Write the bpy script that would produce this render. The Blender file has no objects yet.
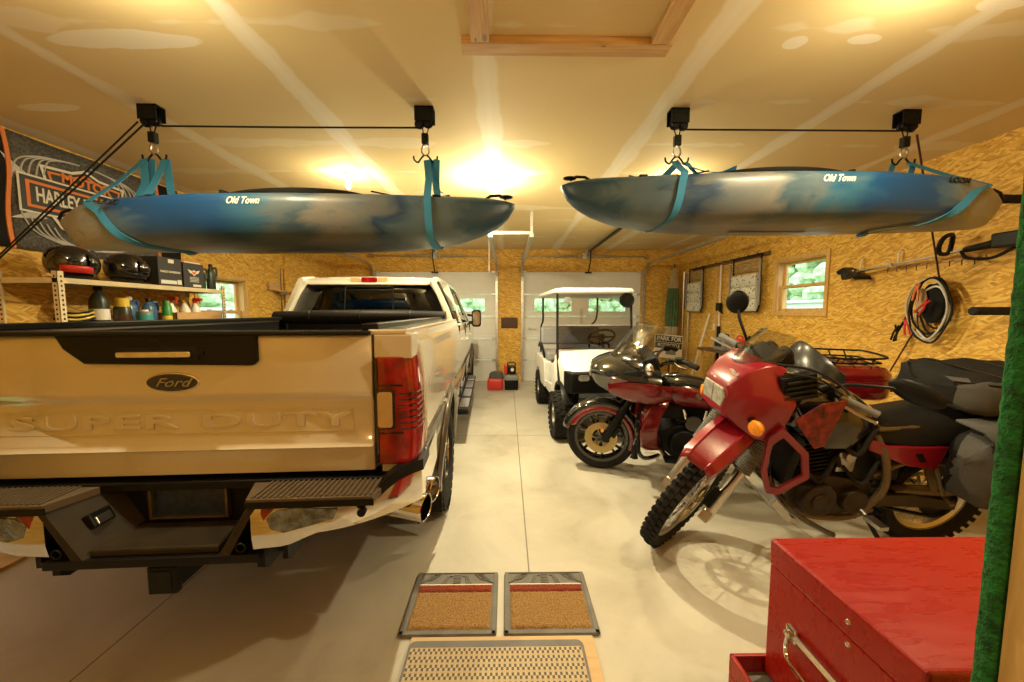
import bpy, bmesh, math, random
from mathutils import Vector, Matrix, Euler

PI = math.pi
R = math.radians
scene = bpy.context.scene
COL = scene.collection
random.seed(7)

# ------------------------------------------------------------------ camera
cam_data = bpy.data.cameras.new('camera')
cam_data.sensor_width = 36.0
cam_data.lens = 370.0 / 1024.0 * 36.0
cam_data.clip_start = 0.02
cam = bpy.data.objects.new('camera', cam_data)
COL.objects.link(cam)
cam.location = (0.0, 0.0, 1.55)
cam.rotation_euler = (PI / 2 - math.atan(29 / 370.0), 0.0, -math.atan(5 / 370.0))
scene.camera = cam

# ------------------------------------------------------------------ daylight outside
world = bpy.data.worlds.new('daylight')
scene.world = world
world.use_nodes = True
_bg = world.node_tree.nodes['Background']
_bg.inputs[0].default_value = (0.80, 0.92, 1.0, 1)
_bg.inputs[1].default_value = 3.2

# ------------------------------------------------------------------ lamps (bulbs that hang in the garage; their porcelain sockets are built further down)
WARM = (1.0, 0.86, 0.53)
BULBS = [  # x, y, watts, warm tint
    (-0.17, 3.86, 128), (-1.57, 3.80, 30), (1.66, 3.80, 26),
    (-1.50, 1.42, 36), (1.72, 1.42, 42),
    (-1.57, 6.30, 12), (1.66, 5.20, 14), (-0.90, 6.00, 18),
]
def point_lamp(name, loc, watts, col, radius):
    d = bpy.data.lights.new(name, 'POINT')
    d.energy = watts
    d.color = col
    d.shadow_soft_size = radius
    o = bpy.data.objects.new(name, d)
    o.location = loc
    COL.objects.link(o)
    return o
for _x, _y, _w in BULBS:   # LED bulbs throw most of their light down and sideways, a little up past the base
    point_lamp('bulb_light', (_x, _y, 2.70), _w * 0.42, WARM, 0.035)
    _d = bpy.data.lights.new('bulb_downlight', 'SPOT')
    _d.energy, _d.color, _d.shadow_soft_size, _d.spot_size, _d.spot_blend = _w * 1.5, WARM, 0.035, math.radians(172), 0.6
    _o = bpy.data.objects.new('bulb_downlight', _d)
    _o.location = (_x, _y, 2.72)
    COL.objects.link(_o)
point_lamp('hallway_light', (0.60, -0.80, 2.2), 21, (1.0, 0.52, 0.15), 0.06)

# ------------------------------------------------------------------ colour management
vs = scene.view_settings
scene.display_settings.display_device = 'sRGB'
vs.view_transform = 'Standard'
vs.look = 'None'
vs.gamma = 1.0
vs.use_curve_mapping = False
vs.exposure = 0.42

# ================================================================== materials
def _nt(name):
    m = bpy.data.materials.new(name)
    m.use_nodes = True
    nt = m.node_tree
    return m, nt, nt.nodes['Principled BSDF']

def node(nt, t, **kw):
    n = nt.nodes.new(t)
    for k, v in kw.items():
        setattr(n, k, v)
    return n

def mat(name, col, rough=0.5, metal=0.0, vary=0.0, vscale=8.0, bump=0.0, bscale=60.0, coat=0.0, sheen=0.0, emit=None, estr=0.0, spec=0.5):
    """plain surface with a little noise in colour and height"""
    m, nt, p = _nt(name)
    L = nt.links
    p.inputs['Base Color'].default_value = (*col, 1)
    p.inputs['Roughness'].default_value = rough
    p.inputs['Metallic'].default_value = metal
    p.inputs['Coat Weight'].default_value = coat
    p.inputs['Specular IOR Level'].default_value = spec
    p.inputs['Coat Roughness'].default_value = 0.06
    p.inputs['Sheen Weight'].default_value = sheen
    if emit:
        p.inputs['Emission Color'].default_value = (*emit, 1)
        p.inputs['Emission Strength'].default_value = estr
    tc = node(nt, 'ShaderNodeTexCoord')
    if vary > 0:
        n = node(nt, 'ShaderNodeTexNoise')
        n.inputs['Scale'].default_value = vscale
        n.inputs['Detail'].default_value = 6
        L.new(tc.outputs['Object'], n.inputs['Vector'])
        r = node(nt, 'ShaderNodeValToRGB')
        a = [max(0, c * (1 - vary)) for c in col]
        b = [min(1, c * (1 + vary)) for c in col]
        r.color_ramp.elements[0].position = 0.3
        r.color_ramp.elements[1].position = 0.7
        r.color_ramp.elements[0].color = (*a, 1)
        r.color_ramp.elements[1].color = (*b, 1)
        L.new(n.outputs['Fac'], r.inputs['Fac'])
        L.new(r.outputs['Color'], p.inputs['Base Color'])
    if bump > 0:
        n2 = node(nt, 'ShaderNodeTexNoise')
        n2.inputs['Scale'].default_value = bscale
        n2.inputs['Detail'].default_value = 4
        L.new(tc.outputs['Object'], n2.inputs['Vector'])
        b = node(nt, 'ShaderNodeBump')
        b.inputs['Strength'].default_value = bump
        b.inputs['Distance'].default_value = 0.01
        L.new(n2.outputs['Fac'], b.inputs['Height'])
        L.new(b.outputs['Normal'], p.inputs['Normal'])
    return m

def mathn(nt, op, a, b=None, c=None, clamp=False):
    n = node(nt, 'ShaderNodeMath', operation=op, use_clamp=clamp)
    for i, v in enumerate((a, b, c)):
        if v is None:
            continue
        if isinstance(v, (int, float)):
            n.inputs[i].default_value = v
        else:
            nt.links.new(v, n.inputs[i])
    return n.outputs[0]

def mixc(nt, fac, a, b, blend='MIX'):
    n = node(nt, 'ShaderNodeMix', data_type='RGBA', blend_type=blend)
    for sock, v in ((0, fac), (6, a), (7, b)):
        if isinstance(v, (int, float)):
            n.inputs[sock].default_value = v
        elif isinstance(v, tuple):
            n.inputs[sock].default_value = (*v, 1) if len(v) == 3 else v
        else:
            nt.links.new(v, n.inputs[sock])
    return n.outputs[2]

def ramp(nt, fac, stops, interp='LINEAR'):
    r = node(nt, 'ShaderNodeValToRGB')
    cr = r.color_ramp
    cr.interpolation = interp
    while len(cr.elements) < len(stops):
        cr.elements.new(0.5)
    for e, (pos, c) in zip(cr.elements, stops):
        e.position = pos
        e.color = (*c, 1) if len(c) == 3 else c
    nt.links.new(fac, r.inputs['Fac'])
    return r.outputs['Color']

def noise(nt, vec, scale, detail=4, rough=0.5, dist=0.0):
    n = node(nt, 'ShaderNodeTexNoise')
    n.inputs['Scale'].default_value = scale
    n.inputs['Detail'].default_value = detail
    n.inputs['Roughness'].default_value = rough
    n.inputs['Distortion'].default_value = dist
    if vec is not None:
        nt.links.new(vec, n.inputs['Vector'])
    return n.outputs['Fac']

def mapping(nt, vec, loc=(0, 0, 0), rot=(0, 0, 0), sc=(1, 1, 1)):
    n = node(nt, 'ShaderNodeMapping')
    n.inputs['Location'].default_value = loc
    n.inputs['Rotation'].default_value = rot
    n.inputs['Scale'].default_value = sc
    nt.links.new(vec, n.inputs['Vector'])
    return n.outputs['Vector']

def osb_material(name, axes, dark, mid, light):
    """oriented strand board: long flakes in three directions"""
    m, nt, p = _nt(name)
    L = nt.links
    tc = node(nt, 'ShaderNodeTexCoord')
    sep = node(nt, 'ShaderNodeSeparateXYZ')
    L.new(tc.outputs['Object'], sep.inputs[0])
    comb = node(nt, 'ShaderNodeCombineXYZ')
    L.new(sep.outputs[axes[0]], comb.inputs[0])
    L.new(sep.outputs[axes[1]], comb.inputs[1])
    uv = comb.outputs[0]
    wob = node(nt, 'ShaderNodeTexNoise')
    wob.inputs['Scale'].default_value = 7
    L.new(uv, wob.inputs['Vector'])
    vm = node(nt, 'ShaderNodeVectorMath', operation='SCALE')
    vm.inputs['Scale'].default_value = 0.014
    L.new(wob.outputs['Color'], vm.inputs[0])
    va = node(nt, 'ShaderNodeVectorMath', operation='ADD')
    L.new(uv, va.inputs[0]); L.new(vm.outputs[0], va.inputs[1])
    fl = []
    for rot, s in ((0.06, (10, 72, 1)), (0.5, (12, 66, 1)), (-0.44, (12, 68, 1))):
        mp = mapping(nt, va.outputs[0], (rot * 3, 0, 0), (0, 0, rot), (1, 1, 1))
        mp = mapping(nt, mp, (0, 0, 0), (0, 0, 0), s)
        v = node(nt, 'ShaderNodeTexVoronoi', voronoi_dimensions='2D')
        v.inputs['Scale'].default_value = 1.0
        v.inputs['Randomness'].default_value = 1.0
        L.new(mp, v.inputs['Vector'])
        sc = node(nt, 'ShaderNodeSeparateColor')
        L.new(v.outputs['Color'], sc.inputs[0])
        grain = noise(nt, mapping(nt, mp, sc=(0.5, 3, 1)), 2.0, 3)
        fl.append((mathn(nt, 'ADD', mathn(nt, 'MULTIPLY', sc.outputs[0], 0.75), mathn(nt, 'MULTIPLY', grain, 0.3)), sc.outputs[1]))
    sel = mathn(nt, 'GREATER_THAN', fl[0][1], 0.42)
    a = node(nt, 'ShaderNodeMix', data_type='FLOAT')
    L.new(sel, a.inputs[0]); L.new(fl[0][0], a.inputs[2]); L.new(fl[1][0], a.inputs[3])
    sel2 = mathn(nt, 'GREATER_THAN', fl[1][1], 0.66)
    b = node(nt, 'ShaderNodeMix', data_type='FLOAT')
    L.new(sel2, b.inputs[0]); L.new(a.outputs[0], b.inputs[2]); L.new(fl[2][0], b.inputs[3])
    c = ramp(nt, b.outputs[0], [(0.05, dark), (0.2, tuple(0.45 * q + 0.55 * w for q, w in zip(dark, mid))), (0.5, mid), (0.95, light)])
    # sheet joints: 1.22 m sheets
    big = noise(nt, uv, 0.9, 2)
    c = mixc(nt, mathn(nt, 'MULTIPLY', big, 0.35), c, (mid[0] * 0.9, mid[1] * 0.82, mid[2] * 0.7))
    L.new(c, p.inputs['Base Color'])
    p.inputs['Roughness'].default_value = 0.62
    bp = node(nt, 'ShaderNodeBump')
    bp.inputs['Strength'].default_value = 0.25
    bp.inputs['Distance'].default_value = 0.004
    L.new(b.outputs[0], bp.inputs['Height']); L.new(bp.outputs[0], p.inputs['Normal'])
    return m

OSB_C = ((0.25, 0.115, 0.014), (0.66, 0.37, 0.048), (0.90, 0.62, 0.16))
M_OSB_YZ = osb_material('osb_side', (1, 2), *OSB_C)
M_OSB_XZ = osb_material('osb_back', (0, 2), *OSB_C)

def ceiling_material():
    m, nt, p = _nt('drywall_ceiling')
    L = nt.links
    tc = node(nt, 'ShaderNodeTexCoord')
    sep = node(nt, 'ShaderNodeSeparateXYZ')
    L.new(tc.outputs['Object'], sep.inputs[0])
    x, y = sep.outputs[0], sep.outputs[1]
    n1 = noise(nt, tc.outputs['Object'], 1.6, 5, 0.6)
    n2 = noise(nt, mapping(nt, tc.outputs['Object'], (3, 1, 0), sc=(1.5, 1.0, 1)), 1.1, 3)
    # long taped seams every 1.158 m
    d = mathn(nt, 'ABSOLUTE', mathn(nt, 'SUBTRACT', mathn(nt, 'FRACT', mathn(nt, 'ADD', mathn(nt, 'DIVIDE', mathn(nt, 'ADD', x, 0.12), 1.158), 20.5)), 0.5))
    dm = mathn(nt, 'MULTIPLY', d, 1.158)
    w = mathn(nt, 'ADD', 0.0, mathn(nt, 'MULTIPLY', n1, 0.16))
    seam = mathn(nt, 'MULTIPLY', mathn(nt, 'SUBTRACT', w, dm), 45, clamp=True)
    core = mathn(nt, 'MULTIPLY', mathn(nt, 'SUBTRACT', 0.035, dm), 60, clamp=True)
    # screw lines across, each joist 0.61 m, only here and there
    e = mathn(nt, 'MULTIPLY', mathn(nt, 'ABSOLUTE', mathn(nt, 'SUBTRACT', mathn(nt, 'FRACT', mathn(nt, 'ADD', mathn(nt, 'DIVIDE', y, 0.62), 10.48)), 0.5)), 0.62)
    w2 = mathn(nt, 'MULTIPLY', mathn(nt, 'SUBTRACT', n2, 0.47), 0.55)
    strip = mathn(nt, 'MULTIPLY', mathn(nt, 'SUBTRACT', w2, e), 50, clamp=True)
    mud = mathn(nt, 'MAXIMUM', mathn(nt, 'MULTIPLY', mathn(nt, 'MAXIMUM', seam, mathn(nt, 'MULTIPLY', strip, 0.6)), 0.85), core)
    # hand-trowelled patches
    for px_, py_, rx_, ry_ in ((-1.92, 1.99, 0.40, 0.075), (1.46, 1.97, 0.06, 0.045), (1.79, 1.95, 0.085, 0.04), (-3.05, 2.62, 0.22, 0.05), (-3.45, 2.5, 0.2, 0.05), (2.2, 1.70, 0.12, 0.05)):
        ex = mathn(nt, 'POWER', mathn(nt, 'DIVIDE', mathn(nt, 'SUBTRACT', x, px_), rx_), 2.0)
        ey = mathn(nt, 'POWER', mathn(nt, 'DIVIDE', mathn(nt, 'SUBTRACT', mathn(nt, 'ADD', y, mathn(nt, 'MULTIPLY', mathn(nt, 'SUBTRACT', n1, 0.5), 0.12)), py_), ry_), 2.0)
        pm = mathn(nt, 'MULTIPLY', mathn(nt, 'SUBTRACT', 1.0, mathn(nt, 'ADD', ex, ey)), 6, clamp=True)
        mud = mathn(nt, 'MAXIMUM', mud, pm)
    n3 = noise(nt, tc.outputs['Object'], 0.8, 3)
    paper = mixc(nt, n3, (0.66, 0.52, 0.27), (0.74, 0.60, 0.33))
    c = mixc(nt, mud, paper, (0.80, 0.74, 0.60))
    L.new(c, p.inputs['Base Color'])
    p.inputs['Roughness'].default_value = 0.75
    return m

def floor_material():
    m, nt, p = _nt('concrete_floor')
    L = nt.links
    tc = node(nt, 'ShaderNodeTexCoord')
    sep = node(nt, 'ShaderNodeSeparateXYZ')
    L.new(tc.outputs['Object'], sep.inputs[0])
    x, y = sep.outputs[0], sep.outputs[1]
    n1 = noise(nt, tc.outputs['Object'], 1.3, 8, 0.62, 0.6)
    n2 = noise(nt, tc.outputs['Object'], 22, 6, 0.6)
    c = ramp(nt, n1, [(0.28, (0.33, 0.30, 0.235)), (0.42, (0.47, 0.44, 0.37)), (0.55, (0.54, 0.51, 0.44)), (0.72, (0.60, 0.57, 0.50))])
    c = mixc(nt, mathn(nt, 'MULTIPLY', n2, 0.3), c, (0.44, 0.41, 0.33))
    jl = None
    for v, at in ((x, 0.13), (x, -1.84), (x, 2.1), (y, 4.55), (y, 6.6), (y, 2.5 - 5)):
        k = mathn(nt, 'LESS_THAN', mathn(nt, 'ABSOLUTE', mathn(nt, 'SUBTRACT', v, at)), 0.0045)
        jl = k if jl is None else mathn(nt, 'MAXIMUM', jl, k)
    c = mixc(nt, mathn(nt, 'MULTIPLY', jl, 0.75), c, (0.10, 0.08, 0.06))
    L.new(c, p.inputs['Base Color'])
    L.new(ramp(nt, n1, [(0.3, (0.42,) * 3), (0.7, (0.6,) * 3)]), p.inputs['Roughness'])
    b = node(nt, 'ShaderNodeBump')
    b.inputs['Strength'].default_value = 0.15
    b.inputs['Distance'].default_value = 0.004
    L.new(n2, b.inputs['Height']); L.new(b.outputs[0], p.inputs['Normal'])
    return m

def wood_material(name, dark, light, axis=0, scale=1.0):
    m, nt, p = _nt(name)
    L = nt.links
    tc = node(nt, 'ShaderNodeTexCoord')
    s = [14 * scale] * 3
    s[axis] = 0.9 * scale
    v = mapping(nt, tc.outputs['Object'], sc=tuple(s))
    n1 = noise(nt, v, 2.0, 6, 0.6, 1.2)
    n2 = noise(nt, tc.outputs['Object'], 5, 3)
    c = ramp(nt, n1, [(0.3, dark), (0.65, light)])
    c = mixc(nt, mathn(nt, 'MULTIPLY', n2, 0.3), c, dark)
    vo = node(nt, 'ShaderNodeTexVoronoi')
    s2 = [9.0] * 3
    s2[axis] = 4.0
    L.new(mapping(nt, tc.outputs['Object'], sc=tuple(s2)), vo.inputs['Vector'])
    vo.inputs['Scale'].default_value = 1
    kn = mathn(nt, 'LESS_THAN', vo.outputs['Distance'], 0.10)
    c = mixc(nt, mathn(nt, 'MULTIPLY', kn, 0.7), c, tuple(q * 0.35 for q in dark))
    L.new(c, p.inputs['Base Color'])
    p.inputs['Roughness'].default_value = 0.6
    return m

def glass_material(name, tint=(1, 1, 1), refl=1.0, rough=0.02):
    """thin pane: clear (or tinted) with a fresnel reflection"""
    m = bpy.data.materials.new(name)
    m.use_nodes = True
    nt = m.node_tree
    nt.nodes.clear()
    out = node(nt, 'ShaderNodeOutputMaterial')
    t = node(nt, 'ShaderNodeBsdfTransparent')
    t.inputs[0].default_value = (*tint, 1)
    g = node(nt, 'ShaderNodeBsdfGlossy')
    g.inputs['Roughness'].default_value = rough
    f = node(nt, 'ShaderNodeLayerWeight')
    f.inputs[0].default_value = 0.5
    fr = mathn(nt, 'ADD', 0.045, mathn(nt, 'MULTIPLY', mathn(nt, 'POWER', f.outputs['Facing'], 5.0), 0.95))
    mx = node(nt, 'ShaderNodeMixShader')
    nt.links.new(mathn(nt, 'MULTIPLY', fr, refl, clamp=True), mx.inputs[0])
    nt.links.new(t.outputs[0], mx.inputs[1])
    nt.links.new(g.outputs[0], mx.inputs[2])
    nt.links.new(mx.outputs[0], out.inputs[0])
    return m

def kayak_material(name, seed):
    """swirled blue / navy / pale grey polyethylene, scuffed along the keel; colours run along the hull (object x from stern to bow)"""
    m, nt, p = _nt(name)
    L = nt.links
    tc = node(nt, 'ShaderNodeTexCoord')
    sep = node(nt, 'ShaderNodeSeparateXYZ')
    L.new(tc.outputs['Object'], sep.inputs[0])
    o = mapping(nt, tc.outputs['Object'], (seed, seed * 0.7, 0), (0, 0.25, 0), (1.0, 1.2, 2.4))
    n1 = noise(nt, o, 1.5, 5, 0.55, 1.6)
    u = mathn(nt, 'ADD', mathn(nt, 'DIVIDE', sep.outputs[0], 2.9), 0.5)
    f = mathn(nt, 'ADD', u, mathn(nt, 'MULTIPLY', mathn(nt, 'SUBTRACT', n1, 0.5), 0.32))
    bands = [(0.00, (0.22, 0.24, 0.25)), (0.12, (0.24, 0.26, 0.265)), (0.19, (0.08, 0.15, 0.22)), (0.25, (0.006, 0.062, 0.19)), (0.40, (0.005, 0.05, 0.15)),
             (0.47, (0.025, 0.10, 0.17)), (0.52, (0.085, 0.115, 0.135)), (0.58, (0.04, 0.08, 0.11)), (0.62, (0.16, 0.155, 0.14)), (0.70, (0.10, 0.125, 0.14)), (0.74, (0.010, 0.045, 0.12)), (0.80, (0.07, 0.125, 0.18)),
             (0.87, (0.09, 0.14, 0.18)), (0.91, (0.02, 0.07, 0.13)), (1.0, (0.018, 0.06, 0.12))]
    c = ramp(nt, f, bands)
    n2 = noise(nt, mapping(nt, tc.outputs['Object'], (seed * 2, 0, 0), sc=(1.2, 1, 3)), 2.3, 6, 0.62, 2.0)
    c = mixc(nt, mathn(nt, 'MULTIPLY', mathn(nt, 'SUBTRACT', n2, 0.60), 5, clamp=True), c, (0.02, 0.055, 0.10))
    n3 = noise(nt, mapping(nt, tc.outputs['Object'], (0, seed, 3), sc=(0.8, 1, 3)), 3.1, 6, 0.65, 1.5)
    c = mixc(nt, mathn(nt, 'MULTIPLY', mathn(nt, 'SUBTRACT', n3, 0.63), 4, clamp=True), c, (0.19, 0.225, 0.245))
    # scuffed pale keel
    kz = mathn(nt, 'MULTIPLY', mathn(nt, 'SUBTRACT', -0.10, sep.outputs[2]), 14, clamp=True)
    sc = noise(nt, mapping(nt, tc.outputs['Object'], sc=(1, 3, 1)), 6, 5)
    c = mixc(nt, mathn(nt, 'MULTIPLY', mathn(nt, 'MULTIPLY', kz, sc), 0.9), c, (0.30, 0.32, 0.31))
    L.new(c, p.inputs['Base Color'])
    p.inputs['Roughness'].default_value = 0.38
    return m

def coir_material(name, c1, c2):
    m, nt, p = _nt(name)
    L = nt.links
    tc = node(nt, 'ShaderNodeTexCoord')
    n1 = noise(nt, tc.outputs['Object'], 140, 3, 0.7)
    L.new(ramp(nt, n1, [(0.35, c1), (0.65, c2)]), p.inputs['Base Color'])
    b = node(nt, 'ShaderNodeBump')
    b.inputs['Strength'].default_value = 1.0
    b.inputs['Distance'].default_value = 0.01
    L.new(n1, b.inputs['Height']); L.new(b.outputs[0], p.inputs['Normal'])
    p.inputs['Roughness'].default_value = 0.95
    return m

def woven_rug_material():
    m, nt, p = _nt('woven_rug')
    L = nt.links
    tc = node(nt, 'ShaderNodeTexCoord')
    sep = node(nt, 'ShaderNodeSeparateXYZ')
    L.new(tc.outputs['Object'], sep.inputs[0])
    x, y = sep.outputs[0], sep.outputs[1]
    fy = mathn(nt, 'FRACT', mathn(nt, 'MULTIPLY', y, 26.0))
    row = mathn(nt, 'FLOOR', mathn(nt, 'MULTIPLY', y, 26.0))
    fx = mathn(nt, 'FRACT', mathn(nt, 'ADD', mathn(nt, 'MULTIPLY', x, 44.0), mathn(nt, 'MULTIPLY', row, 0.5)))
    st = ramp(nt, fx, [(0.0, (0.07, 0.065, 0.075)), (0.42, (0.10, 0.095, 0.10)), (0.5, (0.60, 0.52, 0.36)), (0.9, (0.55, 0.45, 0.30))])
    band = mathn(nt, 'LESS_THAN', mathn(nt, 'ABSOLUTE', mathn(nt, 'SUBTRACT', fy, 0.5)), 0.13)
    c = mixc(nt, band, st, (0.52, 0.42, 0.25))
    c = mixc(nt, mathn(nt, 'MULTIPLY', noise(nt, tc.outputs['Object'], 90, 3), 0.3), c, (0.3, 0.26, 0.2))
    L.new(c, p.inputs['Base Color'])
    p.inputs['Roughness'].default_value = 0.95
    b = node(nt, 'ShaderNodeBump')
    b.inputs['Strength'].default_value = 0.8
    b.inputs['Distance'].default_value = 0.006
    L.new(fy, b.inputs['Height']); L.new(b.outputs[0], p.inputs['Normal'])
    return m

def floral_material():
    m, nt, p = _nt('floral_cushion')
    tc = node(nt, 'ShaderNodeTexCoord')
    v = node(nt, 'ShaderNodeTexVoronoi')
    v.inputs['Scale'].default_value = 16
    nt.links.new(tc.outputs['Object'], v.inputs['Vector'])
    k = mathn(nt, 'LESS_THAN', v.outputs['Distance'], 0.27)
    c = mixc(nt, k, (0.66, 0.64, 0.56), (0.16, 0.20, 0.13))
    nt.links.new(c, p.inputs['Base Color'])
    p.inputs['Roughness'].default_value = 0.9
    return m

def weave_material(name, a, b):
    m, nt, p = _nt(name)
    tc = node(nt, 'ShaderNodeTexCoord')
    v = node(nt, 'ShaderNodeTexVoronoi')
    v.inputs['Scale'].default_value = 55
    nt.links.new(tc.outputs['Object'], v.inputs['Vector'])
    c = mixc(nt, v.outputs['Distance'], a, b)
    nt.links.new(c, p.inputs['Base Color'])
    p.inputs['Roughness'].default_value = 0.85
    return m

def scratched_red():
    m, nt, p = _nt('red_enamel_worn')
    L = nt.links
    tc = node(nt, 'ShaderNodeTexCoord')
    n1 = noise(nt, mapping(nt, tc.outputs['Object'], rot=(0, 0, -0.5), sc=(3, 16, 8)), 3, 6, 0.6, 0.8)
    n2 = noise(nt, tc.outputs['Object'], 5, 5)
    c = ramp(nt, n1, [(0.35, (0.285, 0.009, 0.004)), (0.62, (0.305, 0.011, 0.005)), (0.85, (0.33, 0.016, 0.007))])
    c = mixc(nt, mathn(nt, 'MULTIPLY', n2, 0.35), c, (0.33, 0.01, 0.008))
    L.new(c, p.inputs['Base Color'])
    L.new(ramp(nt, n1, [(0.3, (0.24,) * 3), (0.8, (0.36,) * 3)]), p.inputs['Roughness'])
    return m

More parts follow.
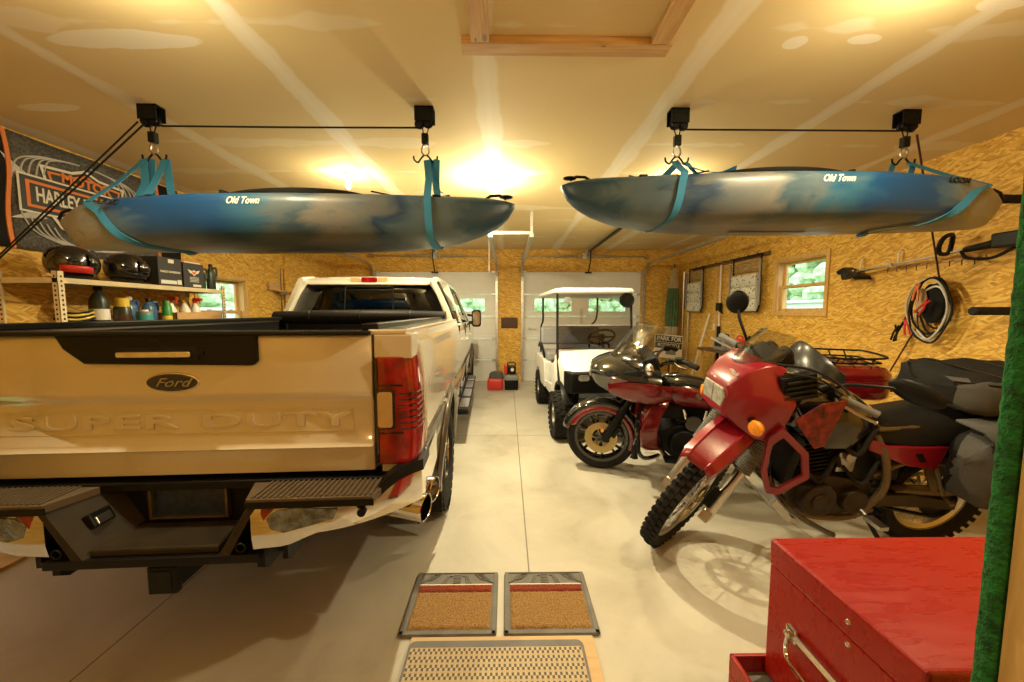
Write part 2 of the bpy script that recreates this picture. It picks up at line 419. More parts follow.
M = dict(
    ceiling=ceiling_material(), floor=floor_material(),
    pine=wood_material('pine_x', (0.44, 0.25, 0.09), (0.68, 0.45, 0.20), 0),
    pine_y=wood_material('pine_y', (0.44, 0.25, 0.09), (0.68, 0.45, 0.20), 1),
    pine_z=wood_material('pine_z', (0.50, 0.29, 0.08), (0.72, 0.48, 0.17), 2),
    ply=wood_material('plywood', (0.46, 0.30, 0.14), (0.60, 0.42, 0.22), 0, 0.5),
    darkwood=wood_material('dark_wood', (0.10, 0.05, 0.02), (0.20, 0.11, 0.05), 1),
    white=mat('white_paint', (0.72, 0.72, 0.70), 0.35, vary=0.03),
    doorwhite=mat('garage_door_white', (0.72, 0.72, 0.70), 0.5, vary=0.03, bump=0.05, bscale=40),
    pane=glass_material('window_pane'),
    tint=glass_material('tinted_truck_glass', (0.10, 0.11, 0.12), 1.3),
    screen=glass_material('smoke_windscreen', (0.80, 0.81, 0.81), 1.3),
    clearscreen=glass_material('cart_windscreen', (0.86, 0.88, 0.88), 1.2),
    smokescreen=glass_material('cart_lower_screen', (0.50, 0.51, 0.54), 1.2),
    truckwhite=mat('truck_white', (0.60, 0.55, 0.45), 0.22, coat=1.0),
    bronze_step=mat('step_pad_brown', (0.12, 0.09, 0.06), 0.45, spec=0.22),
    brownish=mat('recess_brown', (0.032, 0.024, 0.014), 0.5, vary=0.3, spec=0.22),
    bronze=mat('truck_stone_grey', (0.09, 0.07, 0.048), 0.3, metal=0.3, coat=1.0),
    chrome=mat('chrome', (0.78, 0.76, 0.73), 0.08, metal=1.0),
    steel=mat('steel', (0.50, 0.49, 0.47), 0.32, metal=1.0, vary=0.12),
    galv=mat('galvanised', (0.55, 0.55, 0.54), 0.4, metal=1.0, vary=0.15, vscale=20),
    alu=mat('aluminium', (0.62, 0.60, 0.56), 0.3, metal=1.0),
    bronze_engine=mat('brown_engine_case', (0.05, 0.037, 0.022), 0.42, metal=0.5, vary=0.25, spec=0.22),
    brownframe=mat('brown_frame_paint', (0.14, 0.095, 0.045), 0.45, metal=0.3),
    black=mat('black_plastic', (0.007, 0.007, 0.007), 0.42, spec=0.22),
    gloss=mat('gloss_black', (0.008, 0.008, 0.008), 0.12, coat=1.0),
    satin=mat('satin_black_metal', (0.010, 0.010, 0.009), 0.38, metal=0.3, spec=0.22),
    vinyl=mat('black_vinyl', (0.011, 0.010, 0.009), 0.5, bump=0.15, bscale=120, spec=0.22),
    rubber=mat('rubber', (0.017, 0.0155, 0.014), 0.85, vary=0.25, vscale=20, spec=0.22),
    rubber_grey=mat('grey_rubber', (0.17, 0.165, 0.155), 0.8, vary=0.2, bump=0.2),
    turf=mat('green_turf', (0.012, 0.14, 0.025), 0.95, vary=0.6, vscale=60, bump=1.0, bscale=160),
    red=scratched_red(),
    candy=mat('candy_red', (0.17, 0.005, 0.009), 0.15, coat=1.0),
    klr_red=mat('dirt_bike_red', (0.235, 0.006, 0.017), 0.30, vary=0.06, coat=0.5),
    redlens=mat('red_lens', (0.26, 0.005, 0.006), 0.08, coat=1.0, vary=0.55, vscale=16),
    amber=mat('amber_lens', (0.85, 0.30, 0.02), 0.12, coat=1.0, bump=0.3, bscale=120),
    clearlens=mat('clear_lens', (0.50, 0.34, 0.16), 0.08, coat=1.0, bump=0.2, bscale=90),
    headlens=mat('headlamp_glass', (0.36, 0.35, 0.31), 0.12, coat=1.0, bump=0.4, bscale=70, vary=0.3, vscale=30),
    teal=mat('teal_webbing', (0.03, 0.21, 0.40), 0.8, bump=0.3, bscale=200),
    rope=mat('black_rope', (0.02, 0.018, 0.016), 0.9, spec=0.22),
    redrope=mat('dark_red_rope', (0.06, 0.015, 0.014), 0.9),
    orange=mat('orange', (0.72, 0.20, 0.03), 0.6),
    cream=mat('cream', (0.75, 0.70, 0.60), 0.7),
    flagcloth=weave_material('charcoal_cloth', (0.025, 0.024, 0.022), (0.14, 0.13, 0.115)),
    flagblack=mat('black_cloth', (0.012, 0.011, 0.010), 0.9, spec=0.22),
    shelfsteel=mat('beige_shelf_steel', (0.60, 0.50, 0.31), 0.4, vary=0.06),
    particle=mat('particle_board', (0.50, 0.36, 0.19), 0.8, vary=0.2, vscale=60),
    cardboard=mat('cardboard', (0.48, 0.29, 0.13), 0.85, vary=0.08),
    boxblack=mat('black_card', (0.035, 0.033, 0.032), 0.6),
    yellow=mat('yellow_plastic', (0.70, 0.50, 0.06), 0.4),
    blue=mat('blue_jug', (0.05, 0.12, 0.24), 0.3),
    tealp=mat('teal_label', (0.04, 0.30, 0.30), 0.5),
    greenp=mat('green_can', (0.03, 0.26, 0.05), 0.4),
    oil=mat('dark_green_black', (0.018, 0.028, 0.02), 0.35),
    brown=mat('brown_bottle', (0.06, 0.025, 0.012), 0.3),
    bottlewhite=mat('white_bottle', (0.75, 0.72, 0.66), 0.4),
    redp=mat('red_plastic', (0.62, 0.035, 0.025), 0.4),
    greyfab=mat('grey_fabric', (0.075, 0.073, 0.070), 0.9, vary=0.12, bump=0.3, bscale=150, spec=0.22),
    blackfab=mat('black_fabric', (0.012, 0.0115, 0.011), 0.9, bump=0.3, bscale=150, spec=0.22),
    tanfab=mat('tan_fabric', (0.42, 0.33, 0.20), 0.9, vary=0.1),
    greenfab=mat('green_fabric', (0.07, 0.125, 0.055), 0.9, vary=0.2),
    floral=floral_material(),
    coir=coir_material('coir', (0.22, 0.11, 0.03), (0.50, 0.30, 0.11)),
    coir_red=coir_material('coir_red', (0.18, 0.025, 0.01), (0.36, 0.07, 0.03)),
    rug=woven_rug_material(),
    rugedge=mat('rug_grey_edge', (0.18, 0.18, 0.185), 0.95, bump=0.4, bscale=120, vary=0.15),
    gold=mat('gold_brown_rotor', (0.42, 0.32, 0.15), 0.35, metal=1.0),
    bulb=mat('lit_bulb', (1, 0.9, 0.7), 0.3, emit=(1.0, 0.80, 0.50), estr=30),
    porcelain=mat('porcelain', (0.75, 0.72, 0.66), 0.3),
    platebg=mat('plate_dark_blue', (0.016, 0.032, 0.11), 0.3, vary=0.5, vscale=40),
    emblem=mat('oval_blue', (0.008, 0.014, 0.05), 0.15, coat=1.0),
    seatcart=mat('grey_vinyl', (0.26, 0.26, 0.27), 0.5),
    signwhite=mat('sign_white', (0.70, 0.68, 0.62), 0.5),
    signblack=mat('sign_black', (0.02, 0.02, 0.02), 0.5),
    grey=mat('mid_grey', (0.20, 0.20, 0.20), 0.5),
    grass=mat('lawn', (0.10, 0.22, 0.05), 0.95, vary=0.4, vscale=6),
    leaf=mat('foliage', (0.50, 0.66, 0.38), 0.9, vary=0.5, vscale=5, bump=1.0, bscale=12),
    gravel=mat('pale_gravel', (0.60, 0.60, 0.58), 0.9, vary=0.12, vscale=20),
    siding=mat('white_siding', (0.78, 0.79, 0.80), 0.7),
    roofing=mat('grey_roofing', (0.25, 0.25, 0.26), 0.8),
    lblue=mat('crinkled_film', (0.20, 0.24, 0.30), 0.15, metal=0.6, bump=1.0, bscale=30, vary=0.6, vscale=25),
)

# ================================================================== mesh building
class MB:
    """collects shapes; build() links them as ONE mesh object"""
    def __init__(self, xf=None):
        self.v, self.f, self.mi = [], [], []
        self.M = xf.copy() if xf is not None else Matrix.Identity(4)
        self.mat = 0
    def add(self, vs_, fs_, mi=None):
        b = len(self.v)
        self.v += [tuple(self.M @ Vector(p)) for p in vs_]
        self.f += [tuple(i + b for i in f) for f in fs_]
        self.mi += [self.mat if mi is None else mi] * len(fs_)
        return self
    def box(self, c, s, rot=None):
        x, y, z = (q / 2 for q in s)
        P = [Vector((sx * x, sy * y, sz * z)) for sx in (-1, 1) for sy in (-1, 1) for sz in (-1, 1)]
        if rot is not None:
            Rm = Euler(rot).to_matrix()
            P = [Rm @ p for p in P]
        c = Vector(c)
        return self.add([p + c for p in P], [(0, 1, 3, 2), (4, 6, 7, 5), (0, 4, 5, 1), (2, 3, 7, 6), (0, 2, 6, 4), (1, 5, 7, 3)])
    def bb(self, x0, x1, y0, y1, z0, z1):
        return self.box(((x0 + x1) / 2, (y0 + y1) / 2, (z0 + z1) / 2), (abs(x1 - x0), abs(y1 - y0), abs(z1 - z0)))
    def loft(self, loops, caps=True, closed=False):
        n = len(loops[0])
        vs_ = [p for l in loops for p in l]
        fs_ = []
        m = len(loops)
        for i in range(m if closed else m - 1):
            a, b = i * n, ((i + 1) % m) * n
            for j in range(n):
                k = (j + 1) % n
                fs_.append((a + j, a + k, b + k, b + j))
        if caps and not closed:
            fs_.append(tuple(range(n - 1, -1, -1)))
            fs_.append(tuple(range((m - 1) * n, m * n)))
        return self.add(vs_, fs_)
    def sheet(self, rows):
        """open grid of points"""
        n = len(rows[0])
        vs_ = [p for r in rows for p in r]
        fs_ = [(i * n + j, i * n + j + 1, (i + 1) * n + j + 1, (i + 1) * n + j) for i in range(len(rows) - 1) for j in range(n - 1)]
        return self.add(vs_, fs_)
    def tube(self, pts, r, n=10, closed=False, caps=True, flat=None, up=None):
        """sweep a circle (or an ellipse flat=(ra, rb)) along pts; r may be a list"""
        P = [Vector(p) for p in pts]
        m = len(P)
        rs = r if isinstance(r, (list, tuple)) else [r] * m
        loops = []
        prev = None
        for i in range(m):
            if closed:
                t = (P[(i + 1) % m] - P[i - 1])
            else:
                t = P[min(i + 1, m - 1)] - P[max(i - 1, 0)]
            if t.length < 1e-9:
                t = Vector((0, 0, 1))
            t.normalize()
            if up is not None:
                a = Vector(up) - t * t.dot(Vector(up))
                if a.length < 1e-4:
                    a = t.orthogonal()
            elif prev is None:
                a = t.orthogonal()
            else:
                a = prev - t * t.dot(prev)
                if a.length < 1e-4:
                    a = t.orthogonal()
            a.normalize()
            prev = a
            b = t.cross(a)
            ra, rb = (rs[i], rs[i]) if flat is None else flat
            if flat is not None and n == 4:
                loops.append([P[i] + a * sa * ra + b * sb * rb for sa, sb in ((1, 1), (-1, 1), (-1, -1), (1, -1))])
            else:
                loops.append([P[i] + a * (ra * math.cos(2 * PI * k / n)) + b * (rb * math.sin(2 * PI * k / n)) for k in range(n)])
        return self.loft(loops, caps, closed)
    def cyl(self, p0, p1, r0, r1=None, n=16, caps=True):
        return self.tube([p0, p1], [r0, r0 if r1 is None else r1], n, caps=caps)
    def lathe(self, prof, c=(0, 0, 0), axis=(0, 0, 1), n=24, closed=False):
        """prof = [(radius, height along axis)]"""
        ax = Vector(axis).normalized()
        a = ax.orthogonal().normalized()
        b = ax.cross(a)
        c = Vector(c)
        loops = []
        for r_, h in prof:
            r_ = max(r_, 1e-4)
            loops.append([c + ax * h + a * (r_ * math.cos(2 * PI * k / n)) + b * (r_ * math.sin(2 * PI * k / n)) for k in range(n)])
        return self.loft(loops, not closed, closed)
    def ring(self, c, axis, R_, r_, n=32, k=10):
        prof = [(R_ + r_ * math.cos(2 * PI * i / k), r_ * math.sin(2 * PI * i / k)) for i in range(k)]
        return self.lathe(prof, c, axis, n, closed=True)
    def ball(self, c, r, n=16, k=10):
        rx, ry, rz = r if isinstance(r, (tuple, list)) else (r, r, r)
        c = Vector(c)
        loops = []
        for i in range(k + 1):
            th = PI * i / k
            s = max(math.sin(th), 1e-3)
            loops.append([c + Vector((rx * s * math.cos(2 * PI * j / n), ry * s * math.sin(2 * PI * j / n), -rz * math.cos(th))) for j in range(n)])
        return self.loft(loops)
    def prism(self, poly, axis, lo, hi):
        """poly: 2-D outline; axis 0: (y,z), axis 1: (x,z), axis 2: (x,y)"""
        def mk(p, h):
            return {0: (h, p[0], p[1]), 1: (p[0], h, p[1]), 2: (p[0], p[1], h)}[axis]
        return self.loft([[mk(p, lo) for p in poly], [mk(p, hi) for p in poly]])
    def build(self, name, mats, parent=None, smooth=35, bevel=0.0, seg=2, subsurf=0, solid=0.0):
        me = bpy.data.meshes.new(name)
        me.from_pydata(self.v, [], self.f)
        if not isinstance(mats, (list, tuple)):
            mats = [mats]
        for q in mats:
            me.materials.append(q)
        for pgon, i in zip(me.polygons, self.mi):
            pgon.material_index = min(i, len(mats) - 1)
        bm = bmesh.new()
        bm.from_mesh(me)
        bmesh.ops.recalc_face_normals(bm, faces=bm.faces)
        bm.to_mesh(me)
        bm.free()
        me.validate()
        if smooth:
            me.shade_smooth()
            me.set_sharp_from_angle(angle=R(smooth))
        o = bpy.data.objects.new(name, me)
        COL.objects.link(o)
        if parent is not None:
            o.parent = parent
        if solid:
            md = o.modifiers.new('thickness', 'SOLIDIFY')
            md.thickness = solid
            md.offset = 0
        if subsurf:
            md = o.modifiers.new('subdivision', 'SUBSURF')
            md.levels = md.render_levels = subsurf
        if bevel:
            md = o.modifiers.new('bevel', 'BEVEL')
            md.width = bevel
            md.segments = seg
            md.limit_method = 'ANGLE'
            md.angle_limit = R(40)
        return o

def lerp(a, b, t):
    return a + (b - a) * t

def interp(xs, ys, x):
    if x <= xs[0]:
        return ys[0]
    for i in range(len(xs) - 1):
        if x <= xs[i + 1]:
            t = (x - xs[i]) / (xs[i + 1] - xs[i])
            return lerp(ys[i], ys[i + 1], t)
    return ys[-1]

def smooth_path(pts, n=6):
    """Catmull-Rom through the points"""
    P = [Vector(p) for p in pts]
    out = []
    for i in range(len(P) - 1):
        p0, p1, p2, p3 = P[max(i - 1, 0)], P[i], P[i + 1], P[min(i + 2, len(P) - 1)]
        for k in range(n):
            t = k / n
            out.append(0.5 * ((2 * p1) + (p2 - p0) * t + (2 * p0 - 5 * p1 + 4 * p2 - p3) * t * t + (3 * p1 - p0 - 3 * p2 + p3) * t ** 3))
    out.append(P[-1])
    return out

def smooth_loop(pts, n=5):
    P = [Vector(p) for p in pts]
    m = len(P)
    out = []
    for i in range(m):
        p0, p1, p2, p3 = P[i - 1], P[i], P[(i + 1) % m], P[(i + 2) % m]
        for k in range(n):
            t = k / n
            out.append(0.5 * ((2 * p1) + (p2 - p0) * t + (2 * p0 - 5 * p1 + 4 * p2 - p3) * t * t + (3 * p1 - p0 - 3 * p2 + p3) * t ** 3))
    return out

def rrect(w, h, r, n=4, cx=0, cy=0):
    out = []
    for sx, sy, a0 in ((1, 1, 0), (-1, 1, 90), (-1, -1, 180), (1, -1, 270)):
        for k in range(n + 1):
            a = R(a0 + 90 * k / n)
            out.append((cx + sx * (w / 2 - r) + r * math.cos(a), cy + sy * (h / 2 - r) + r * math.sin(a)))
    return out

def text_mesh(name, body, size, m, parent, matrix, depth=0.002, sx=1.0, shear=0.0, align='CENTER', bold=0.0, spacing=1.0, bevel=0.0):
    """lettering as a real mesh: local x along the line, y up, z out of the surface"""
    c = bpy.data.curves.new(name, 'FONT')
    c.body = body
    c.size = size
    c.extrude = depth
    c.shear = shear
    c.offset = bold
    c.space_character = spacing
    c.align_x = align
    c.align_y = 'CENTER'
    c.bevel_depth = bevel
    c.resolution_u = 3
    t = bpy.data.objects.new(name + '_tmp', c)
    COL.objects.link(t)
    dg = bpy.context.evaluated_depsgraph_get()
    me = bpy.data.meshes.new_from_object(t.evaluated_get(dg))
    bpy.data.objects.remove(t)
    bpy.data.curves.remove(c)
    me.name = name
    me.transform(matrix @ Matrix.Diagonal((sx, 1, 1, 1)))
    me.materials.clear()
    me.materials.append(m)
    o = bpy.data.objects.new(name, me)
    COL.objects.link(o)
    if parent is not None:
        o.parent = parent
    return o

def frame(o, xdir, ydir):
    """matrix placing text: origin, direction of the line, direction of up"""
    x = Vector(xdir).normalized()
    z = x.cross(Vector(ydir)).normalized()
    y = z.cross(x)
    m = Matrix((x, y, z)).transposed().to_4x4()
    m.translation = Vector(o)
    return m

def thing(name, label, cat, loc=(0, 0, 0), rot=(0, 0, 0), group=None):
    o = bpy.data.objects.new(name, None)
    o.empty_display_size = 0.1
    COL.objects.link(o)
    o.location = loc
    o.rotation_euler = rot if isinstance(rot, (tuple, list)) else (0, 0, rot)
    o['label'] = label
    o['category'] = cat
    if group:
        o['group'] = group
    return o

def tag(o, label, cat, group=None, kind=None):
    o['label'] = label
    o['category'] = cat
    if group:
        o['group'] = group
    if kind:
        o['kind'] = kind
    return o

def struct(o, label=None, cat=None):
    o['kind'] = 'structure'
    if label:
        o['label'] = label
        o['category'] = cat
    return o

def copy_tree(o, parent=None):
    c = o.copy()
    COL.objects.link(c)
    if parent is not None:
        c.parent = parent
    for ch in list(o.children):
        copy_tree(ch, c)
    return c
# ================================================================== the room
XL, XR, YB, YF, ZC = -3.70, 3.80, 8.20, 0.55, 2.91
T = 0.14

def wall_with_holes(name, plane, at, thick, u0, u1, v0, v1, holes, m):
    """wall across u (x or y) and z, with rectangular openings; plane 'x': constant x, u = y; plane 'y': constant y, u = x"""
    b = MB()
    us = sorted({u0, u1, *[h[0] for h in holes], *[h[1] for h in holes]})
    vs_ = sorted({v0, v1, *[h[2] for h in holes], *[h[3] for h in holes]})
    for i in range(len(us) - 1):
        run = None
        for j in range(len(vs_) - 1):
            uc, vc = (us[i] + us[i + 1]) / 2, (vs_[j] + vs_[j + 1]) / 2
            if any(h[0] < uc < h[1] and h[2] < vc < h[3] for h in holes):
                continue
            if plane == 'x':
                b.bb(at, at + thick, us[i], us[i + 1], vs_[j], vs_[j + 1])
            else:
                b.bb(us[i], us[i + 1], at, at + thick, vs_[j], vs_[j + 1])
    return struct(b.build(name, m, smooth=0))

b = MB(); b.bb(-4.2, 4.3, -2.6, 8.6, -0.15, 0.0)
struct(b.build('floor', M['floor'], smooth=0))
b = MB(); b.bb(-4.0, 4.0, -2.6, 8.4, ZC, ZC + 0.12)
struct(b.build('ceiling', M['ceiling'], smooth=0))

WR = (4.40, 5.20, 1.55, 2.24)      # right window opening (y0, y1, z0, z1)
WL = (4.50, 5.30, 1.12, 1.98)
WN = (0.70, 1.90, 0.15, 0.76)      # unseen window added low in the left wall for daylight under the truck
wall_with_holes('wall_right', 'x', XR, T, YF - 0.2, YB + 0.2, 0, ZC, [WR], M_OSB_YZ)
wall_with_holes('wall_left', 'x', XL - T, T, YF - 0.2, YB + 0.2, 0, ZC, [WL, WN], M_OSB_YZ)
D1 = (-2.86, -0.245, 0, 2.43)
D2 = (0.345, 2.96, 0, 2.43)
wall_with_holes('wall_back', 'y', YB, T, XL, XR, 0, ZC, [D1, D2], M_OSB_XZ)
# the bright board on the pier between the doors stands a little proud of the header
b = MB(); b.bb(-0.205, 0.315, YB - 0.018, YB + 0.001, 0, ZC)
struct(b.build('trim_1', M_OSB_XZ, smooth=0))
wall_with_holes('wall_front', 'y', 0.38, 0.11, XL, XR, 0, ZC, [(-0.76, 0.715, 0, 2.15)], M_OSB_XZ)
# hallway behind the camera
M['plaster'] = mat('hall_plaster', (0.62, 0.54, 0.42), 0.8)
b = MB()
b.bb(-1.7, -1.6, -2.4, 0.38, 0, ZC); b.bb(1.6, 1.7, -2.4, 0.38, 0, ZC); b.bb(-1.7, 1.7, -2.5, -2.4, 0, ZC)
struct(b.build('wall_hall', M['plaster'], smooth=0))

# left-hand pier where the board changes direction beyond the window
b = MB(); b.bb(XL, XL + 0.02, 6.25, 6.95, 0, ZC)
struct(b.build('trim_2', M_OSB_YZ, smooth=0))

# ceiling hatch framed in pine two-by-fours
hatch = thing('hatch_frame', 'pine two-by-four frame around the ceiling hatch', 'frame', (0.3, 1.6, ZC))
b = MB(); b.box((0, 0.38, -0.02), (1.05, 0.09, 0.04)); b.build('front_board', M['pine'], hatch, 0, bevel=0.003)
b = MB(); b.box((-0.43, -0.11, -0.02), (0.09, 0.88, 0.04)); b.build('side_board', M['pine_y'], hatch, 0, bevel=0.003)
b = MB(); b.box((0.46, -0.11, -0.02), (0.09, 0.88, 0.04)); b.build('side_board', M['pine_y'], hatch, 0, bevel=0.003)

# ------------------------------------------------------------------ windows
def make_window(name, side, o, wide_in=0.075):
    y0, y1, z0, z1 = o
    s = 1 if side == 'right' else -1
    X = XR if side == 'right' else XL
    root = bpy.data.objects.new(name, None)
    COL.objects.link(root)
    root.location = (X, (y0 + y1) / 2, z0)
    root['kind'] = 'structure'
    W, H_ = y1 - y0, z1 - z0
    m = M['pine_z']
    b = MB()   # casing on the wall and the jamb inside the opening
    c = 0.05
    for ya, yb, za, zb in ((-W / 2 - c, W / 2 + c, H_, H_ + c), (-W / 2 - c, W / 2 + c, -c, 0), (-W / 2 - c, -W / 2, 0, H_), (W / 2, W / 2 + c, 0, H_)):
        b.bb(-s * 0.018, s * 0.002, ya, yb, za, zb)
    j = 0.014
    for ya, yb, za, zb in ((-W / 2, W / 2, H_ - j, H_), (-W / 2, W / 2, 0, j), (-W / 2, -W / 2 + j, j, H_ - j), (W / 2 - j, W / 2, j, H_ - j)):
        b.bb(0, s * T, ya, yb, za, zb)
    b.build('casing', m, root, 0, bevel=0.002)
    r = 0.034
    for k, (za, zb, dx) in enumerate(((j, H_ / 2 + 0.02, 0.05), (H_ / 2 - 0.02, H_ - j, 0.085))):
        b = MB()
        ya, yb = -W / 2 + j, W / 2 - j
        for p in ((ya, yb, za, za + r), (ya, yb, zb - r, zb), (ya, ya + r, za + r, zb - r), (yb - r, yb, za + r, zb - r)):
            b.bb(s * dx, s * (dx + 0.032), *p)
        sash = b.build('sash', m, root, 0, bevel=0.002)
        b = MB(); b.bb(s * (dx + 0.013), s * (dx + 0.019), ya + r, yb - r, za + r, zb - r)
        b.build('pane', M['pane'], sash, 0)
    for yy in (-0.18, 0.18):
        b = MB(); b.box((s * 0.045, yy, H_ / 2 + 0.03), (0.025, 0.05, 0.012)); b.build('sash_lock', M['galv'], root, 0, bevel=0.002)
    return root
make_window('window_1', 'right', WR)
make_window('window_2', 'left', WL)
make_window('added_window', 'left', WN)

# ------------------------------------------------------------------ garage doors
def make_garage_door(name, D, panes, handle):
    x0, x1, _, ztop = D
    root = bpy.data.objects.new(name, None)
    COL.objects.link(root)
    root.location = ((x0 + x1) / 2, YB + 0.03, 0)
    root['kind'] = 'structure'
    W = x1 - x0
    n, h = 5, ztop / 5
    for i in range(n):
        b = MB()
        za, zb = i * h + 0.004, (i + 1) * h - 0.004
        if i == 3:
            xs = [-W / 2] + [v - (x0 + x1) / 2 for p in panes for v in p] + [W / 2]
            pz0, pz1 = za + 0.10, za + 0.385
            b.bb(-W / 2, W / 2, 0, 0.045, za, pz0); b.bb(-W / 2, W / 2, 0, 0.045, pz1, zb)
            for q in range(0, len(xs), 2):
                b.bb(xs[q], xs[q + 1], 0, 0.045, pz0, pz1)
        else:
            b.bb(-W / 2, W / 2, 0, 0.045, za, zb)
            b.bb(-W / 2, W / 2, -0.008, 0.001, za, za + 0.05); b.bb(-W / 2, W / 2, -0.008, 0.001, zb - 0.05, zb)
        sec = b.build('panel', M['doorwhite'], root, 0, bevel=0.003)
        if i == 3:
            for q in range(1, len(xs) - 1, 2):
                b = MB()
                a, c = xs[q], xs[q + 1]
                for p in ((a - 0.025, c + 0.025, pz1, pz1 + 0.025), (a - 0.025, c + 0.025, pz0 - 0.025, pz0), (a - 0.025, a, pz0, pz1), (c, c + 0.025, pz0, pz1)):
                    b.bb(p[0], p[1], -0.012, 0.0, p[2], p[3])
                fr = b.build('window_frame', M['doorwhite'], sec, 0)
                b = MB(); b.bb(a, c, 0.02, 0.026, pz0, pz1); b.build('pane', M['pane'], sec, 0)
        for sx in (-1, 1):
            b = MB(); b.box((sx * (W / 2 - 0.045), -0.02, zb), (0.09, 0.03, 0.04)); b.cyl((sx * (W / 2 - 0.01), -0.035, zb), (sx * (W / 2 + 0.03), -0.035, zb), 0.018, n=10)
            b.build('hinge', M['galv'], root, 0)
    for fx in (-0.02,):
        b = MB(); b.bb(-0.03, 0.03, -0.03, 0.0, 1.30, 1.62); b.build('centre_stile', M['galv'], root, 0)
    if handle:
        b = MB(); b.box((-W / 2 + 0.22, -0.02, 1.17), (0.18, 0.02, 0.03)); b.box((-W / 2 + 0.16, -0.03, 1.19), (0.04, 0.03, 0.05)); b.build('latch', M['galv'], root, 0, bevel=0.003)
    b = MB(); b.bb(-W / 2, W / 2, 0, 0.05, -0.001, 0.012); b.build('bottom_seal', M['rubber'], root, 0)
    return root
make_garage_door('door_1', D1, [(-2.52, -1.68), (-1.32, -0.49)], False)
make_garage_door('door_2', D2, [(0.61, 1.43), (1.81, 2.63)], True)

def door_track(x, side, label, yend=5.15):
    t = thing('door_track', label, 'track', (x, YB - 0.05, 0), group='tracks of the garage doors')
    path = [(0, 0, 0.02), (0, 0, 2.20)] + [(0, -0.36 + 0.36 * math.cos(a), 2.22 + 0.36 * math.sin(a)) for a in [R(q) for q in range(0, 91, 15)]] + [(0, yend - YB, 2.585)]
    b = MB(); b.tube(path, 0.02, 4, flat=(0.028, 0.022), up=(1, 0, 0)); b.tube([(p[0], p[1], p[2]) for p in path], 0.008, 6)
    b.build('rail', M['galv'], t, 0)
    for z in (0.3, 1.1, 1.9):
        b = MB(); b.box((0.0, 0.02, z), (0.06, 0.05, 0.05)); b.build('bracket', M['galv'], t, 0)
    b = MB(); b.bb(-0.018, 0.018, yend - YB, yend - YB + 0.02, 2.585, ZC - 0.002)
    b.build('hanger_strap', M['galv'], t, 0)
    return t
door_track(-2.90, 1, 'galvanised door track curving up behind the truck cab roof')
door_track(-0.225, 1, 'galvanised door track left of the middle board pier')
door_track(0.335, 1, 'galvanised door track right of the middle board pier')
door_track(3.0, 1, 'galvanised door track bending overhead beside the green parasol')
b = MB(); b.bb(-0.24, 0.35, 5.15, 5.19, 2.61, 2.65)
tag(b.build('track_brace', M['galv'], smooth=0), 'white angle bar joining the two middle door tracks', 'brace')

def torsion(x0, x1, label):
    t = thing('torsion_bar', label, 'spring bar', ((x0 + x1) / 2, YB - 0.08, 2.76))
    w = (x1 - x0) / 2
    b = MB(); b.cyl((-w, 0, 0), (w, 0, 0), 0.014, n=10); b.build('shaft', M['galv'], t)
    for s in (-1, 1):
        b = MB()
        n = 14
        pts = [(s * (0.12 + 0.55 * k / (n * 12)), 0.026 * math.cos(2 * PI * k / 12), 0.026 * math.sin(2 * PI * k / 12)) for k in range(n * 12 + 1)]
        b.tube(pts, 0.009, 5)
        b.build('spring', M['galv'], t)
        b = MB(); b.cyl((s * (w - 0.06), 0, 0), (s * (w - 0.02), 0, 0), 0.055, n=20); b.build('cable_drum', M['galv'], t)
        b = MB(); b.cyl((s * 0.10, 0, 0), (s * 0.13, 0, 0), 0.038, n=14); b.build('spring_cone', M['alu'], t)
    b = MB(); b.box((0, 0.035, 0.0), (0.09, 0.085, 0.12)); b.build('centre_bracket', M['galv'], t, 0)
torsion(-2.95, -0.19, 'torsion spring bar over the garage door behind the truck')
torsion(0.30, 3.06, 'torsion spring bar over the garage door behind the golf cart')

def opener(x, label):
    t = thing('opener_rail', label, 'opener', (x, YB - 0.1, 2.84))
    b = MB(); b.bb(-0.02, 0.02, -3.2, 0, -0.02, 0.02); b.build('rail', M['satin'], t, 0)
    b = MB(); b.box((0, -0.02, 0), (0.12, 0.05, 0.08)); b.build('header_bracket', M['galv'], t, 0)
    b = MB(); b.tube([(0, -0.25, -0.02), (0, -0.22, -0.22), (0, -0.06, -0.42)], 0.014, 6); b.box((0, -0.02, -0.44), (0.14, 0.06, 0.03)); b.build('door_arm', M['satin'], t, 0)
    b = MB(); b.box((0, -3.35, -0.03), (0.28, 0.36, 0.17)); b.build('motor_box', M['grey'], t, 0, bevel=0.02)
    b = MB(); b.box((0, -3.35, 0.055), (0.05, 0.3, 0.035)); b.build('mount', M['galv'], t, 0)
opener(-1.55, 'garage door opener rail above the truck')
opener(1.76, 'garage door opener rail above the golf cart')
b = MB(); b.cyl((-0.33, 7.0, 2.30), (-0.33, 7.0, ZC), 0.012, n=10)
tag(b.build('conduit', M['doorwhite']), 'thin white pipe dropping from the ceiling left of the pier', 'pipe')

